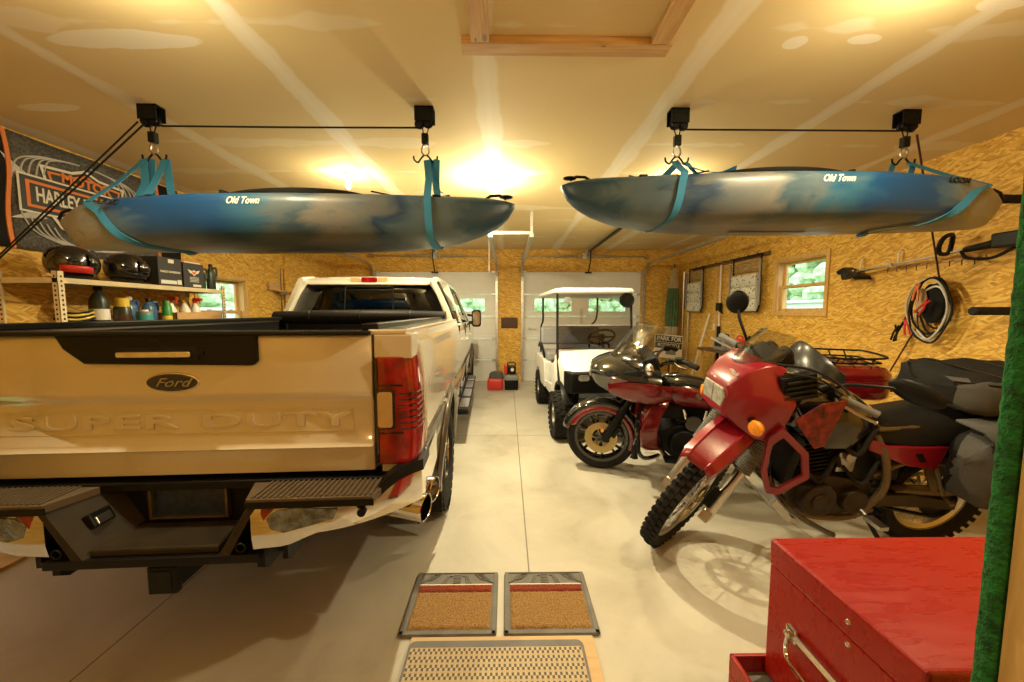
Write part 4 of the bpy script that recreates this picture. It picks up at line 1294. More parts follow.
b.tube([(rear_x(1.825) + 0.008, -0.255, 1.825), (rear_x(1.825) + 0.008, 0.255, 1.825)], 0.006, 6); b.tube([(rear_x(1.44) + 0.008, -0.262, 1.44), (rear_x(1.44) + 0.008, 0.262, 1.44)], 0.006, 6)
b.build('slider_frame', M['satin'], rg)
b = MB(); b.prism(rrect(0.17, 0.052, 0.012, cx=-0.0, cy=1.903), 0, rear_x(1.9) - 0.012, rear_x(1.9) + 0.02); hl = b.build('high_brake_lamp', M['redlens'], truck, 30)
for s in (1, -1):
    b = MB(); b.prism(rrect(0.11, 0.046, 0.015, cx=s * 0.145, cy=1.903), 0, rear_x(1.9) - 0.010, rear_x(1.9) + 0.02); b.build('cargo_lens', M['clearlens'], hl, 30)
# hood, windscreen, nose
b = MB(); b.sheet([[(5.42, y, 1.38) for y in (-0.86, -0.4, 0, 0.4, 0.86)], [(5.0, y * 0.92, 1.70 + 0.01 * (1 - abs(y))) for y in (-0.86, -0.4, 0, 0.4, 0.86)], [(4.78, y * 0.82, 1.90) for y in (-0.86, -0.4, 0, 0.4, 0.86)]])
b.build('windscreen', M['tint'], truck, 40, solid=0.006)
b = MB()
b.loft([[(x, -y, z0), (x, -y, z - 0.07), (x, -y * 0.8, z), (x, 0, z + 0.035), (x, y * 0.8, z), (x, y, z - 0.07), (x, y, z0)] for x, y, z, z0 in ((5.38, 0.93, 1.40, 1.1), (5.9, 0.93, 1.37, 1.1), (6.15, 0.92, 1.33, 0.8), (6.28, 0.90, 1.26, 0.7))])
b.build('hood', M['truckwhite'], truck, 40)
b = MB(); b.prism(rrect(1.5, 0.42, 0.08, cx=0, cy=1.0), 0, 6.27, 6.32)
for k in range(2):
    b.bb(6.31, 6.335, -0.7, 0.7, 0.95 + k * 0.12, 1.0 + k * 0.12)
b.build('grille', M['chrome'], truck, 30)
b = MB(); b.prism(rrect(1.9, 0.26, 0.06, cx=0, cy=0.62), 0, 6.22, 6.40); b.build('front_bumper', M['chrome'], truck, 30, bevel=0.02)
# seats inside
for x in (3.1, 4.2):
    for y in (-0.45, 0.45):
        b = MB(); b.box((x, y, 1.25), (0.14, 0.5, 0.75), (0, R(-10), 0)); b.box((x - 0.06, y, 1.66), (0.10, 0.26, 0.18))
        b.box((x + 0.22, y, 0.95), (0.6, 0.5, 0.25))
        b.build('seat', M['blackfab'], truck, 0, bevel=0.03)
b = MB(); b.bb(CB + 0.05, 6.1, -0.9, 0.9, 0.5, 0.6); b.bb(5.0, 5.4, -0.85, 0.85, 1.0, 1.35); b.build('cabin_floor', M['black'], truck, 0)
# ================================================================== kayaks on ceiling hoists
KU = [-1.455, -1.42, -1.36, -1.29, -1.18, -0.85, -0.35, 0.2, 0.6, 0.9, 1.1, 1.25, 1.36, 1.43, 1.455]
KG = [0.010, 0.025, 0.045, 0.060, 0.075, 0.090, 0.10, 0.105, 0.11, 0.115, 0.118, 0.122, 0.126, 0.128, 0.130]
KK = [-0.01, -0.055, -0.115, -0.165, -0.17, -0.172, -0.172, -0.170, -0.163, -0.145, -0.115, -0.068, -0.01, 0.055, 0.11]
KW = [0.012, 0.030, 0.060, 0.095, 0.155, 0.27, 0.335, 0.335, 0.295, 0.235, 0.18, 0.13, 0.085, 0.045, 0.018]
def kayak_loop(x, grow=0.0):
    g, k, w = interp(KU, KG, x), interp(KU, KK, x), interp(KU, KW, x) + grow
    d = g - k
    k -= grow
    half = [(0, k), (0.35 * w, k + 0.02 * d), (0.66 * w, k + 0.07 * d), (0.88 * w, k + 0.24 * d), (0.97 * w, k + 0.50 * d), (1.0 * w, k + 0.80 * d), (0.985 * w, k + 0.93 * d), (0.93 * w, g + grow), (0.6 * w, g + 0.03 * min(1, d / 0.2) + grow), (0, g + 0.045 * min(1, d / 0.2) + grow)]
    return [(y, z) for y, z in half] + [(-y, z) for y, z in half[-2:0:-1]]

def make_kayak(loc, rz, tilt, label, seed):
    t = thing('kayak', label, 'kayak', loc, (0, tilt, rz), group=None)
    b = MB()
    n = 72
    b.loft([[(x, y, z) for y, z in kayak_loop(x)] for x in [lerp(KU[0], KU[-1], i / n) for i in range(n + 1)]])
    hull = b.build('hull', kayak_material('kayak_plastic', seed), t, 50)
    def dz(x):
        return interp(KU, KG, x) + 0.045
    b = MB(); b.tube([(0.05 + 0.46 * math.cos(a), 0.235 * math.sin(a), dz(0.0) - 0.012 + 0.02 * math.cos(a)) for a in [2 * PI * k / 40 for k in range(40)]], 0.02, 8, closed=True)
    b.build('coaming', M['black'], t)
    b = MB(); b.prism([(0.05 + 0.42 * math.cos(a), 0.20 * math.sin(a)) for a in [2 * PI * k / 32 for k in range(32)]], 2, dz(0) - 0.025, dz(0) - 0.005); b.build('cockpit', M['black'], t, 0)
    b = MB(); b.box((-0.30, 0, dz(-0.3) + 0.005), (0.05, 0.34, 0.03), (0, R(15), 0)); b.build('seat_back', M['blackfab'], t, 0, bevel=0.01)
    b = MB(); b.prism(ellipse(0.17, 0.13, 28, cx=0.0) if False else [(-0.78 + 0.17 * math.cos(a), 0.12 * math.sin(a)) for a in [2 * PI * k / 28 for k in range(28)]], 2, dz(-0.78) - 0.02, dz(-0.78) + 0.008); b.build('hatch', M['black'], t, 30)
    for sgn in (1, -1):
        b = MB(); b.tube([(0.60, sgn * 0.20, dz(0.6) - 0.006), (0.82, -sgn * 0.02, dz(0.8) + 0.002), (1.05, sgn * 0.11, dz(1.05) - 0.008)], 0.005, 6); b.build('deck_cord', M['rope'], t)
        b = MB(); b.box((0.98, sgn * 0.16, dz(0.98) - 0.03), (0.05, 0.03, 0.02)); b.build('cord_clip', M['black'], t, 0, bevel=0.004)
    b = MB(); b.tube([(1.26, 0, 0.16), (1.30, 0, 0.185), (1.36, 0, 0.188), (1.40, 0, 0.165)], 0.009, 8); b.ball((1.40, 0, 0.178), (0.045, 0.03, 0.012)); b.build('bow_handle', M['black'], t)
    b = MB(); b.tube([(-1.36, 0, 0.075), (-1.40, 0, 0.09), (-1.45, 0, 0.07), (-1.47, 0, 0.03)], 0.009, 8); b.build('stern_handle', M['black'], t)
    b = MB(); b.bb(-0.15, 0.35, -0.012, 0.012, -0.178, -0.170); b.build('keel_strip', M['grey'], t, 0, bevel=0.003)
    for sgn in (1, -1):
        xd = (1, 0, 0) if sgn == -1 else (-1, 0, 0)
        wy = interp(KU, KW, -0.07)
        text_mesh('script_lettering', 'Old Town', 0.054, M['cream'], hull, frame((-0.07, sgn * (wy + 0.000), 0.055), xd, (0, -sgn * 0.05, 1)), 0.0015, sx=0.82, shear=0.45, bold=0.0012)
        w2 = interp(KU, KW, -0.84)
        text_mesh('model_lettering', 'LOON', 0.042, M['signblack'], hull, frame((-0.84, sgn * (w2 + 0.003), 0.06), (xd[0], sgn * -0.17, 0), (0, -sgn * 0.05, 1)), 0.004, sx=1.3, shear=0.2)
    return t

KZL, KZR = 2.115, 2.250
kl = make_kayak((-1.405, 2.47, KZL), 0.0, 0.0, 'blue and grey swirled kayak hung above the pickup truck', 1.3)
kr = make_kayak((1.81, 2.47, KZR), PI, R(0.6), 'blue and grey swirled kayak hung above the motorcycles', 4.1)

def make_hoist(x, y, label, side, zhook):
    t = thing('hoist_bracket', label, 'pulley', (x, y, ZC), group='kayak hoist pulleys on the ceiling')
    b = MB()
    b.bb(-0.062, 0.062, -0.036, 0.036, -0.010, -0.001)
    b.bb(-0.062, 0.062, -0.036, -0.031, -0.095, -0.001); b.bb(-0.062, 0.062, 0.031, 0.036, -0.095, -0.001); b.bb(-0.004, 0.004, -0.031, 0.031, -0.09, -0.01)
    for sx in (-0.04, 0.04):
        b.cyl((sx, -0.041, -0.03), (sx, -0.035, -0.03), 0.011, n=8)
    b.build('bracket', M['satin'], t, 0)
    for sx, zz in ((side * 0.035, -0.10), (-side * 0.022, -0.095)):
        b = MB(); b.cyl((sx, -0.022, zz), (sx, 0.022, zz), 0.026, n=20); b.ring((sx, 0, zz), (0, 1, 0), 0.028, 0.008, 22, 6); b.build('pulley_wheel', M['black'], t)
    zb = zhook - ZC
    b = MB()
    b.tube([(side * 0.020, 0, -0.11), (side * 0.010, 0, zb + 0.03)], 0.004, 6); b.tube([(-side * 0.030, 0, -0.11), (-side * 0.010, 0, zb + 0.03)], 0.004, 6)
    b.build('fall_rope', M['rope'], t)
    b = MB(); b.box((0, 0, zb), (0.045, 0.04, 0.07)); b.cyl((0, -0.023, zb + 0.01), (0, 0.023, zb + 0.01), 0.018, n=14); blk = b.build('pulley_block', M['satin'], t, 0, bevel=0.006)
    b = MB(); z2 = zb - 0.035
    b.tube(smooth_loop([(0, 0, z2), (0.02, 0, z2 - 0.018), (0.022, 0, z2 - 0.055), (0.0, 0, z2 - 0.072), (-0.022, 0, z2 - 0.055), (-0.02, 0, z2 - 0.018)]), 0.006, 8, closed=True)
    b.build('steel_ring', M['steel'], blk)
    for q in (-1, 1):
        b = MB(); b.tube(smooth_path([(q * 0.008, 0, z2 - 0.066), (q * 0.03, 0, z2 - 0.09), (q * 0.05, 0, z2 - 0.115), (q * 0.075, 0, z2 - 0.10), (q * 0.08, 0, z2 - 0.075)]), 0.006, 8)
        b.build('hook', M['satin'], blk)
    return t
HY = 2.60
make_hoist(-2.36, HY, 'black ceiling pulley over the stern of the left kayak', -1, 2.71)
make_hoist(-0.55, HY, 'black ceiling pulley over the bow of the left kayak', -1, 2.71)
make_hoist(1.16, HY, 'black ceiling pulley over the bow of the right kayak', 1, 2.71)
make_hoist(2.73, HY, 'black ceiling pulley over the stern of the right kayak', 1, 2.71)

def rope(name, pts, r, m, label, cat='rope'):
    b = MB(); b.tube(pts, r, 6)
    return tag(b.build(name, m), label, cat)
rope('hoist_rope', [(-2.30, HY, 2.785), (-1.4, HY, 2.782), (-0.60, HY, 2.785)], 0.006, M['rope'], 'black rope stretched between the two left pulleys')
rope('hoist_rope', [(1.22, HY, 2.785), (2.68, HY, 2.785)], 0.006, M['rope'], 'dark rope stretched between the two right pulleys')
rope('pull_rope', [(-2.41, HY, 2.80), (-3.67, 2.68, 1.83)], 0.006, M['rope'], 'black rope slanting from the far left pulley to the wall')
rope('pull_rope', [(-2.41, HY - 0.045, 2.79), (-3.67, 2.655, 1.815)], 0.0055, M['rope'], 'lower of the two black ropes slanting to the left wall')
rope('pull_rope', [(2.81, HY, 2.76), (3.74, 3.17, 1.78)], 0.007, M['redrope'], 'dark rope running down from the far right pulley to the wall')
rope('tie_rope', [(3.76, 3.35, 1.40), (3.72, 3.63, 0.72)], 0.007, M['redrope'], 'dark rope hanging slantwise below the coiled cables')

def strap(kay, kz, rot, x_gun, x_keel, x_far, hook, label, tails):
    """teal webbing from the hook round the hull"""
    t = thing('lifting_strap', label, 'strap', (kay.location.x, kay.location.y, kz), group='teal straps under the kayaks')
    Mr = Matrix.Rotation(rot, 3, 'Z')
    inv = Mr.inverted()
    def lx(xw):
        return (inv @ Vector((xw - kay.location.x, 0, 0))).x
    pts = []
    n = len(kayak_loop(0))
    # from the near gunwale down and round: pick the loop half that faces the viewer
    near = -1 if rot == 0 else 1
    idx = [7, 6, 5, 4, 3, 2, 1, 0]
    for j, i in enumerate(idx):
        xw = lerp(x_gun, x_keel, (j / 7) ** 1.0)
        y, z = kayak_loop(lx(xw), 0.007)[i]
        pts.append(Mr @ Vector((lx(xw), near * y, z)))
    for j, i in enumerate([1, 2, 3, 4, 5, 6, 7]):
        xw = lerp(x_keel, x_far, (j + 1) / 7)
        y, z = kayak_loop(lx(xw), 0.007)[i]
        pts.append(Mr @ Vector((lx(xw), -near * y, z)))
    hk = Vector(hook) - Vector((kay.location.x, kay.location.y, kz))
    a = pts[0].lerp(hk, 0.5) + Vector((0, 0, -0.012))
    z_ = pts[-1].lerp(hk, 0.5)
    full = [hk + Vector((-0.02, 0, 0)), a] + smooth_path(pts, 3) + [z_, hk + Vector((0.02, 0, 0))]
    b = MB(); b.tube(full, 0.02, 4, flat=(0.022, 0.002), up=(1, 0, 0.15))
    b.build('webbing', M['teal'], t, 40)
    for tl in tails:
        b = MB(); b.tube(smooth_path([Vector(p) - Vector((kay.location.x, kay.location.y, kz)) for p in tl], 4), 0.02, 4, flat=(0.02, 0.002), up=(1, 0.3, 0)); b.build('loose_end', M['teal'], t, 40)
    return t
HK = 0.13
strap(kl, KZL, 0, -2.50, -2.08, -2.45, (-2.40, HY, 2.575), 'teal strap under the stern of the left kayak', [[(-2.42, HY - 0.02, 2.56), (-2.36, 2.52, 2.40), (-2.33, 2.45, 2.30), (-2.31, 2.42, 2.26)], [(-2.28, HY, 2.57), (-2.20, 2.52, 2.36), (-2.13, 2.45, 2.29), (-2.08, 2.42, 2.25)], [(-2.29, HY, 2.57), (-2.24, 2.45, 2.36), (-2.20, 2.36, 2.27)]])
strap(kl, KZL, 0, -0.47, -0.46, -0.46, (-0.52, HY, 2.575), 'teal strap under the bow of the left kayak', [[(-0.47, HY - 0.02, 2.57), (-0.46, 2.5, 2.36), (-0.42, 2.4, 2.30)]])
strap(kr, KZR, PI, 1.04, 0.98, 1.00, (1.16, HY, 2.575), 'teal strap under the bow of the right kayak', [[(1.20, HY - 0.02, 2.55), (1.26, 2.45, 2.46), (1.36, 2.40, 2.43), (1.44, 2.38, 2.45)], [(1.22, HY - 0.02, 2.56), (1.24, 2.44, 2.42), (1.32, 2.36, 2.36)]])
strap(kr, KZR, PI, 2.98, 2.40, 2.85, (2.78, HY, 2.575), 'teal strap under the stern of the right kayak', [[(2.66, HY, 2.56), (2.52, 2.5, 2.38), (2.44, 2.4, 2.34)], [(2.80, HY, 2.56), (2.66, 2.48, 2.38), (2.74, 2.4, 2.35), (2.84, 2.38, 2.36)]])
# ================================================================== motorcycles (local: x forward from the rear axle, y left, z up)
def wire_wheel(parent, c, r, w, rim_r, axis, name='wheel', rim_mat='alu', knobs=True, disc=0.0, disc_side=1, knob_n=46, sprocket=0.0):
    c = Vector(c); ax = Vector(axis).normalized(); h = w / 2
    a = ax.orthogonal().normalized(); d = ax.cross(a)
    b = MB()
    b.lathe([(rim_r * 0.98, -h * 0.55), (lerp(rim_r, r, 0.35), -h * 0.95), (lerp(rim_r, r, 0.65), -h), (r * 0.965, -h * 0.72), (r * 0.985, -h * 0.35), (r * 0.988, 0), (r * 0.985, h * 0.35), (r * 0.965, h * 0.72), (lerp(rim_r, r, 0.65), h), (lerp(rim_r, r, 0.35), h * 0.95), (rim_r * 0.98, h * 0.55)], c, ax, 56, closed=True)
    if knobs:
        for i in range(knob_n):
            for q in range(3):
                th = 2 * PI * (i + (0.5 if q == 1 else 0)) / knob_n
                off = (-0.66, 0.0, 0.66)[q] * h
                rr = r * (0.972 if q != 1 else 0.988)
                rad = a * math.cos(th) + d * math.sin(th); tan = ax.cross(rad)
                s1, s2 = h * 0.27, r * PI / knob_n * 0.56
                up_ = (rad + ax * (0.35 * (q - 1))).normalized()
                P = [c + ax * (off + e1 * s1) + tan * (e2 * s2) + rad * rr + up_ * e3 for e1 in (-1, 1) for e2 in (-1, 1) for e3 in (-0.012, 0.011)]
                b.add(P, [(0, 1, 3, 2), (4, 6, 7, 5), (0, 4, 5, 1), (2, 3, 7, 6), (0, 2, 6, 4), (1, 5, 7, 3)])
    tyre = b.build(name, M['rubber'], parent, 30)
    b = MB()
    b.lathe([(rim_r * 1.0, -h * 0.6), (rim_r * 1.02, -h * 0.52), (rim_r * 0.93, -h * 0.3), (rim_r * 0.92, 0), (rim_r * 0.93, h * 0.3), (rim_r * 1.02, h * 0.52), (rim_r * 1.0, h * 0.6), (rim_r * 0.9, h * 0.32), (rim_r * 0.885, 0), (rim_r * 0.9, -h * 0.32)], c, ax, 56, closed=True)
    b.build('rim', M[rim_mat], tyre, 35)
    b = MB()
    for i in range(36):
        th = 2 * PI * i / 36
        s = 1 if i % 2 else -1
        t2 = th + (0.32 if (i // 2) % 2 else -0.32)
        p0 = c + (a * math.cos(t2) + d * math.sin(t2)) * 0.045 + ax * s * 0.03
        p1 = c + (a * math.cos(th) + d * math.sin(th)) * rim_r * 0.9
        b.cyl(p0, p1, 0.0022, n=5, caps=False)
    b.build('spokes', M['steel'], tyre)
    b = MB(); b.lathe([(0, -0.055), (0.022, -0.055), (0.024, -0.04), (0.05, -0.036), (0.05, -0.026), (0.026, -0.02), (0.026, 0.02), (0.05, 0.026), (0.05, 0.036), (0.024, 0.04), (0.022, 0.055), (0, 0.055)], c, ax, 24); b.build('hub', M['alu'], tyre)
    if disc:
        b = MB()
        o = disc_side * 0.048
        b.lathe([(disc, o - 0.003), (disc, o + 0.003), (disc * 0.78, o + 0.003), (disc * 0.78, o - 0.003)], c, ax, 40, closed=True)
        for i in range(6):
            th = 2 * PI * i / 6
            p0 = c + (a * math.cos(th) + d * math.sin(th)) * 0.045 + ax * o
            p1 = c + (a * math.cos(th + 0.4) + d * math.sin(th + 0.4)) * disc * 0.8 + ax * o
            b.cyl(p0, p1, 0.008, n=6)
        b.build('brake_disc', M['gold'], tyre)
    return tyre

def make_dirt_bike():
    t = thing('adventure_motorcycle', 'red dual-sport motorcycle with knobbly tyres and grey saddlebags, leaning on its stand', 'motorcycle', (2.77, 2.40, 0.0), (R(-10.7), 0, R(180.5)))
    t.scale = (1.10,) * 3
    piv, axs = Vector((1.10, 0, 0.95)), Vector((-0.469, 0, 0.883))
    S = Matrix.Translation(piv) @ Matrix.Rotation(R(39), 4, axs) @ Matrix.Translation(-piv)
    fa = Vector((1.48, 0, 0.345))
    n = (S.to_3x3() @ Vector((0, 1, 0)))
    # ---- steered group
    wire_wheel(t, S @ fa, 0.345, 0.085, 0.275, n, 'front_wheel', 'alu', True, 0.14, 1, 48)
    up = Vector((-0.469, 0, 0.883))
    for s in (1, -1):
        f0 = Vector((1.455, s * 0.125, 0.335))
        b = MB(S); b.tube([f0 - up * 0.03, f0 + up * 0.02, f0 + up * 0.33], [0.028, 0.031, 0.028], 16); b.box(f0 + Vector((0.02, s * 0.0, 0.0)), (0.06, 0.05, 0.06), (0, R(-28), 0)); fk = b.build('fork_slider', M['alu'], t)
        b = MB(S)
        pts, rs = [], []
        for k in range(41):
            pts.append(f0 + up * (0.31 + 0.27 * k / 40)); rs.append(0.048 if k % 2 else 0.040)
        b.tube(pts, rs, 16); b.build('fork_gaiter', M['rubber_grey'], fk, 60)
        b = MB(S); b.tube([f0 + up * 0.56, f0 + up * 0.82], 0.022, 14); b.build('fork_tube', M['satin'], fk)
    b = MB(S); b.box(Vector((1.455, 0, 0.335)) + up * 0.62, (0.10, 0.26, 0.04), (0, R(-28), 0)); b.box(Vector((1.455, 0, 0.335)) + up * 0.79, (0.10, 0.26, 0.035), (0, R(-28), 0)); b.cyl(piv + up * (-0.12) + Vector((-0.01, 0, 0)), piv + up * 0.16 + Vector((-0.01, 0, 0)), 0.03); b.build('fork_clamps', M['satin'], t, 0, bevel=0.008)
    b = MB(S); b.box(Vector((1.40, 0.085, 0.40)), (0.09, 0.045, 0.06), (0, R(-40), 0)); b.box(Vector((1.435, 0.10, 0.44)), (0.06, 0.05, 0.12), (0, R(-28), 0)); b.build('front_caliper', M['satin'], t, 0, bevel=0.008)
    b = MB(S); b.tube(smooth_path([(1.42, 0.11, 0.45), (1.36, 0.125, 0.60), (1.22, 0.10, 0.80), (1.06, 0.14, 1.02)]), 0.005, 6); b.build('brake_hose', M['rubber'], t)
    # fender: high beak, ridged
    b = MB(S)
    rows = []
    for x, z, w in ((0.98, 0.86, 0.07), (1.08, 0.85, 0.082), (1.25, 0.845, 0.095), (1.38, 0.835, 0.102), (1.48, 0.815, 0.100), (1.61, 0.775, 0.092), (1.66, 0.740, 0.078)):
        rows.append([(x - 0.01, -w, z - 0.055), (x, -w * 0.98, z - 0.012), (x, -w * 0.60, z + 0.018), (x, -w * 0.52, z + 0.006), (x, 0, z + 0.006), (x, w * 0.52, z + 0.006), (x, w * 0.60, z + 0.018), (x, w * 0.98, z - 0.012), (x - 0.01, w, z - 0.055)])
    b.sheet(rows); b.build('front_fender', M['klr_red'], t, 35, solid=0.006)
    # handlebar
    b = MB(S)
    hb = smooth_path([(0.93, 0.40, 1.085), (0.975, 0.26, 1.10), (1.03, 0.13, 1.075), (1.045, 0.05, 1.055), (1.045, -0.05, 1.055), (1.03, -0.13, 1.075), (0.975, -0.26, 1.10), (0.93, -0.40, 1.085)], 5)
    b.tube(hb, 0.012, 12); b.tube([(1.015, 0.15, 1.085), (1.015, -0.15, 1.085)], 0.008, 8)
    bar = b.build('handlebar', M['brownframe'], t)
    for s in (1, -1):
        e0, e1 = Vector((0.925, s * 0.405, 1.085)), Vector((0.965, s * 0.285, 1.098))
        b = MB(S); b.tube([e0, e0.lerp(e1, 0.5), e1], [0.019, 0.017, 0.018], 14); b.lathe([(0.024, 0), (0.024, 0.006), (0.016, 0.008), (0.016, 0)], e1, (e1 - e0), 14, closed=True); b.build('grip', M['rubber_grey'], bar)
        b = MB(S); b.tube(smooth_path([(0.995, s * 0.235, 1.098), (1.03, s * 0.27, 1.095), (1.02, s * 0.36, 1.085), (1.0, s * 0.42, 1.078)]), [0.007] * 18 + [0.010], 8); b.build('lever', M['alu'], bar)
        b = MB(S); b.box((0.985, s * 0.225, 1.10), (0.05, 0.06, 0.045)); b.cyl((1.0, s * 0.18, 1.10), (1.0, s * 0.21, 1.15), 0.022); b.build('switch_block', M['black'], bar, 0, bevel=0.006)
        # mirror
        tip = Vector((1.00, 0.435, 1.285)) if s == 1 else Vector((0.99, -0.36, 1.325))
        b = MB(S); b.tube(smooth_path([(0.99, s * 0.21, 1.11), (1.03, s * 0.24, 1.19), Vector((1.03, s * 0.30, 1.24)).lerp(tip, 0.4), tip]), 0.008, 8); st = b.build('mirror_stem', M['black'], bar)
        b = MB(S)
        if s == 1:
            b.ball(tip + Vector((0.0, 0.02, 0.005)), (0.022, 0.098, 0.050), 24, 12)
        else:
            b.ball(tip + Vector((0.0, -0.02, 0.02)), (0.020, 0.062, 0.070), 24, 12)
        b.build('mirror_shell', M['satin'] if s == -1 else M['black'], st)
    # ---- fairing
    b = MB()
    rows = []
    for x, zt, zm, zb, wt, wm, wb in ((1.385, 1.055, 1.0, 0.925, 0.095, 0.112, 0.10), (1.365, 1.085, 1.01, 0.905, 0.11, 0.135, 0.115), (1.31, 1.145, 1.03, 0.855, 0.13, 0.180, 0.15), (1.235, 1.185, 1.03, 0.80, 0.15, 0.210, 0.17), (1.17, 1.19, 1.02, 0.79, 0.15, 0.230, 0.19), (1.12, 1.17, 1.00, 0.83, 0.14, 0.235, 0.20)):
        rows.append([(x, 0, zt + 0.012), (x, wt * 0.7, zt + 0.008), (x, wt, zt), (x - 0.01, wm, zm + 0.02), (x, wm, zm - 0.02), (x + 0.01, wb, zb), (x + 0.02, 0, zb - 0.01), (x + 0.01, -wb, zb), (x, -wm, zm - 0.02), (x - 0.01, -wm, zm + 0.02), (x, -wt, zt), (x, -wt * 0.7, zt + 0.008)])
    b.loft(rows)
    fr = b.build('fairing', M['klr_red'], t, 28, bevel=0.004)
    b = MB(); b.prism([(0.085, 1.045), (0.10, 1.0), (0.088, 0.94), (-0.088, 0.94), (-0.10, 1.0), (-0.085, 1.045)], 0, 1.375, 1.395); hl = b.build('headlamp', M['headlens'], fr, 0, bevel=0.006)
    b = MB(); b.bb(1.385, 1.3975, -0.0025, 0.0025, 0.94, 1.045); b.build('headlamp_divider', M['grey'], hl, 0)
    text_mesh('fairing_lettering', 'Kawasaki', 0.035, M['steel'], fr, frame((1.335, 0.06, 1.132), (0.25, 1, -0.1), (-0.82, 0, 0.55)), 0.001, sx=0.9)
    for s in (1, -1):
        b = MB(); b.cyl((1.275, s * 0.165, 0.91), (1.285, s * 0.225, 0.905), 0.018, 0.014); stalk = b.build('signal_stalk', M['black'], t)
        b = MB(); b.lathe([(0, -0.03), (0.024, -0.028), (0.036, -0.015), (0.040, 0.0), (0.034, 0.012), (0, 0.02)], (1.30, s * 0.245, 0.90), (1, s * 0.25, 0), 22); b.build('signal_lens', M['amber'], stalk)
        b = MB()   # louvre beside the dash
        b.box((1.10, s * 0.20, 1.10), (0.16, 0.05, 0.13), (0, R(15), s * R(-8)))
        for k in range(4):
            b.box((1.10, s * 0.232, 1.06 + 0.027 * k), (0.15, 0.014, 0.012), (0, R(15), s * R(-8)))
        b.build('dash_louvre', M['black'], t, 0, bevel=0.012)
    b = MB(); b.box((1.13, 0, 1.19), (0.14, 0.22, 0.08), (0, R(25), 0)); b.cyl((1.09, 0.05, 1.215), (1.055, 0.05, 1.235), 0.042); b.cyl((1.09, -0.05, 1.215), (1.055, -0.05, 1.235), 0.042); b.build('dash', M['black'], t, 0, bevel=0.012)
    b = MB(); b.tube(smooth_path([(1.20, 0.17, 1.205), (1.08, 0.235, 1.20), (0.98, 0.28, 1.15), (0.96, 0.33, 1.11)]), 0.006, 6); b.tube(smooth_path([(1.18, 0.20, 1.17), (1.05, 0.26, 1.16), (0.97, 0.31, 1.10)]), 0.005, 6); b.build('control_cable', M['rubber'], t)
    # windscreen
    b = MB()
    rows = []
    for k in range(7):
        q = k / 6
        x, z, w = lerp(1.31, 1.17, q), lerp(1.145, 1.345, q ** 0.9), lerp(0.15, 0.105, q ** 2)
        rows.append([(x - 0.10 * (j / 4.0) ** 2, w * j / 4.0, z - 0.02 * abs(j / 4.0) ** 2) for j in (-4, -3, -2, -1, 0, 1, 2, 3, 4)])
    b.sheet(rows); b.build('windscreen', M['screen'], t, 60, solid=0.004)
    # ---- tank, shrouds, seat, side panels
    b = MB()
    rows = []
    for x, zt, zb, w in ((1.05, 1.06, 0.88, 0.10), (0.98, 1.09, 0.78, 0.16), (0.85, 1.085, 0.70, 0.20), (0.70, 1.03, 0.70, 0.19), (0.58, 0.95, 0.74, 0.15), (0.50, 0.90, 0.76, 0.11)):
        rows.append([(x, y * w, lerp(zb, zt, q)) for y, q in ((0, 1), (0.55, 0.96), (0.9, 0.8), (1, 0.5), (0.85, 0.1), (0.4, 0), (-0.4, 0), (-0.85, 0.1), (-1, 0.5), (-0.9, 0.8), (-0.55, 0.96))])
    b.loft(rows); tank = b.build('fuel_tank', M['gloss'], t, 50)
    b = MB(); b.lathe([(0, 0), (0.035, 0), (0.035, 0.014), (0.02, 0.02), (0, 0.02)], (0.85, 0, 1.083), (0, 0, 1), 20); b.build('fuel_cap', M['steel'], tank)
    for s in (1, -1):
        b = MB()   # open triangular shroud
        o = [Vector((1.20, s * 0.205, 0.83)), Vector((1.16, s * 0.235, 0.90)), Vector((1.02, s * 0.25, 0.77)), Vector((0.98, s * 0.245, 0.62)), Vector((1.10, s * 0.215, 0.50)), Vector((1.15, s * 0.20, 0.50)), Vector((1.20, s * 0.20, 0.64))]
        cc = sum(o, Vector()) / len(o)
        i_ = [cc.lerp(p, 0.76) + Vector((0, s * 0.006, 0)) for p in o]
        b.loft([[(p.x, p.y, p.z) for p in o], [(p.x, p.y + s * 0.012, p.z) for p in o], [(p.x, p.y + s * 0.008, p.z) for p in i_], [(p.x, p.y - s * 0.006, p.z) for p in i_]], caps=False, closed=True)
        b.build('radiator_shroud', M['klr_red'], t, 30)
        b = MB(); b.loft([[(1.10, s * 0.225, 0.93), (1.0, s * 0.245, 1.03), (0.86, s * 0.225, 1.04), (0.93, s * 0.235, 0.80), (0.99, s * 0.247, 0.79)], [(1.10, s * 0.235, 0.93), (1.0, s * 0.255, 1.03), (0.86, s * 0.235, 1.04), (0.93, s * 0.245, 0.80), (0.99, s * 0.257, 0.79)]])
        b.build('tank_graphic', mat('red_graphic_decal', (0.16, 0.01, 0.009), 0.3, vary=0.9, vscale=30) if s == 1 else M['klr_red'], t, 0)
        b = MB(); b.prism([(0.50, 0.745), (0.62, 0.79), (0.60, 0.72), (0.36, 0.62), (0.20, 0.60), (0.17, 0.74), (0.34, 0.735)], 1, s * 0.145, s * 0.165); b.build('side_panel', M['klr_red'], t, 0, bevel=0.006)
        b = MB(); b.prism([(0.27, 0.645), (0.31, 0.70), (0.35, 0.70), (0.31, 0.65)], 1, s * 0.16, s * 0.167); b.build('panel_vent', M['black'], t, 0)
    b = MB()
    rows = []
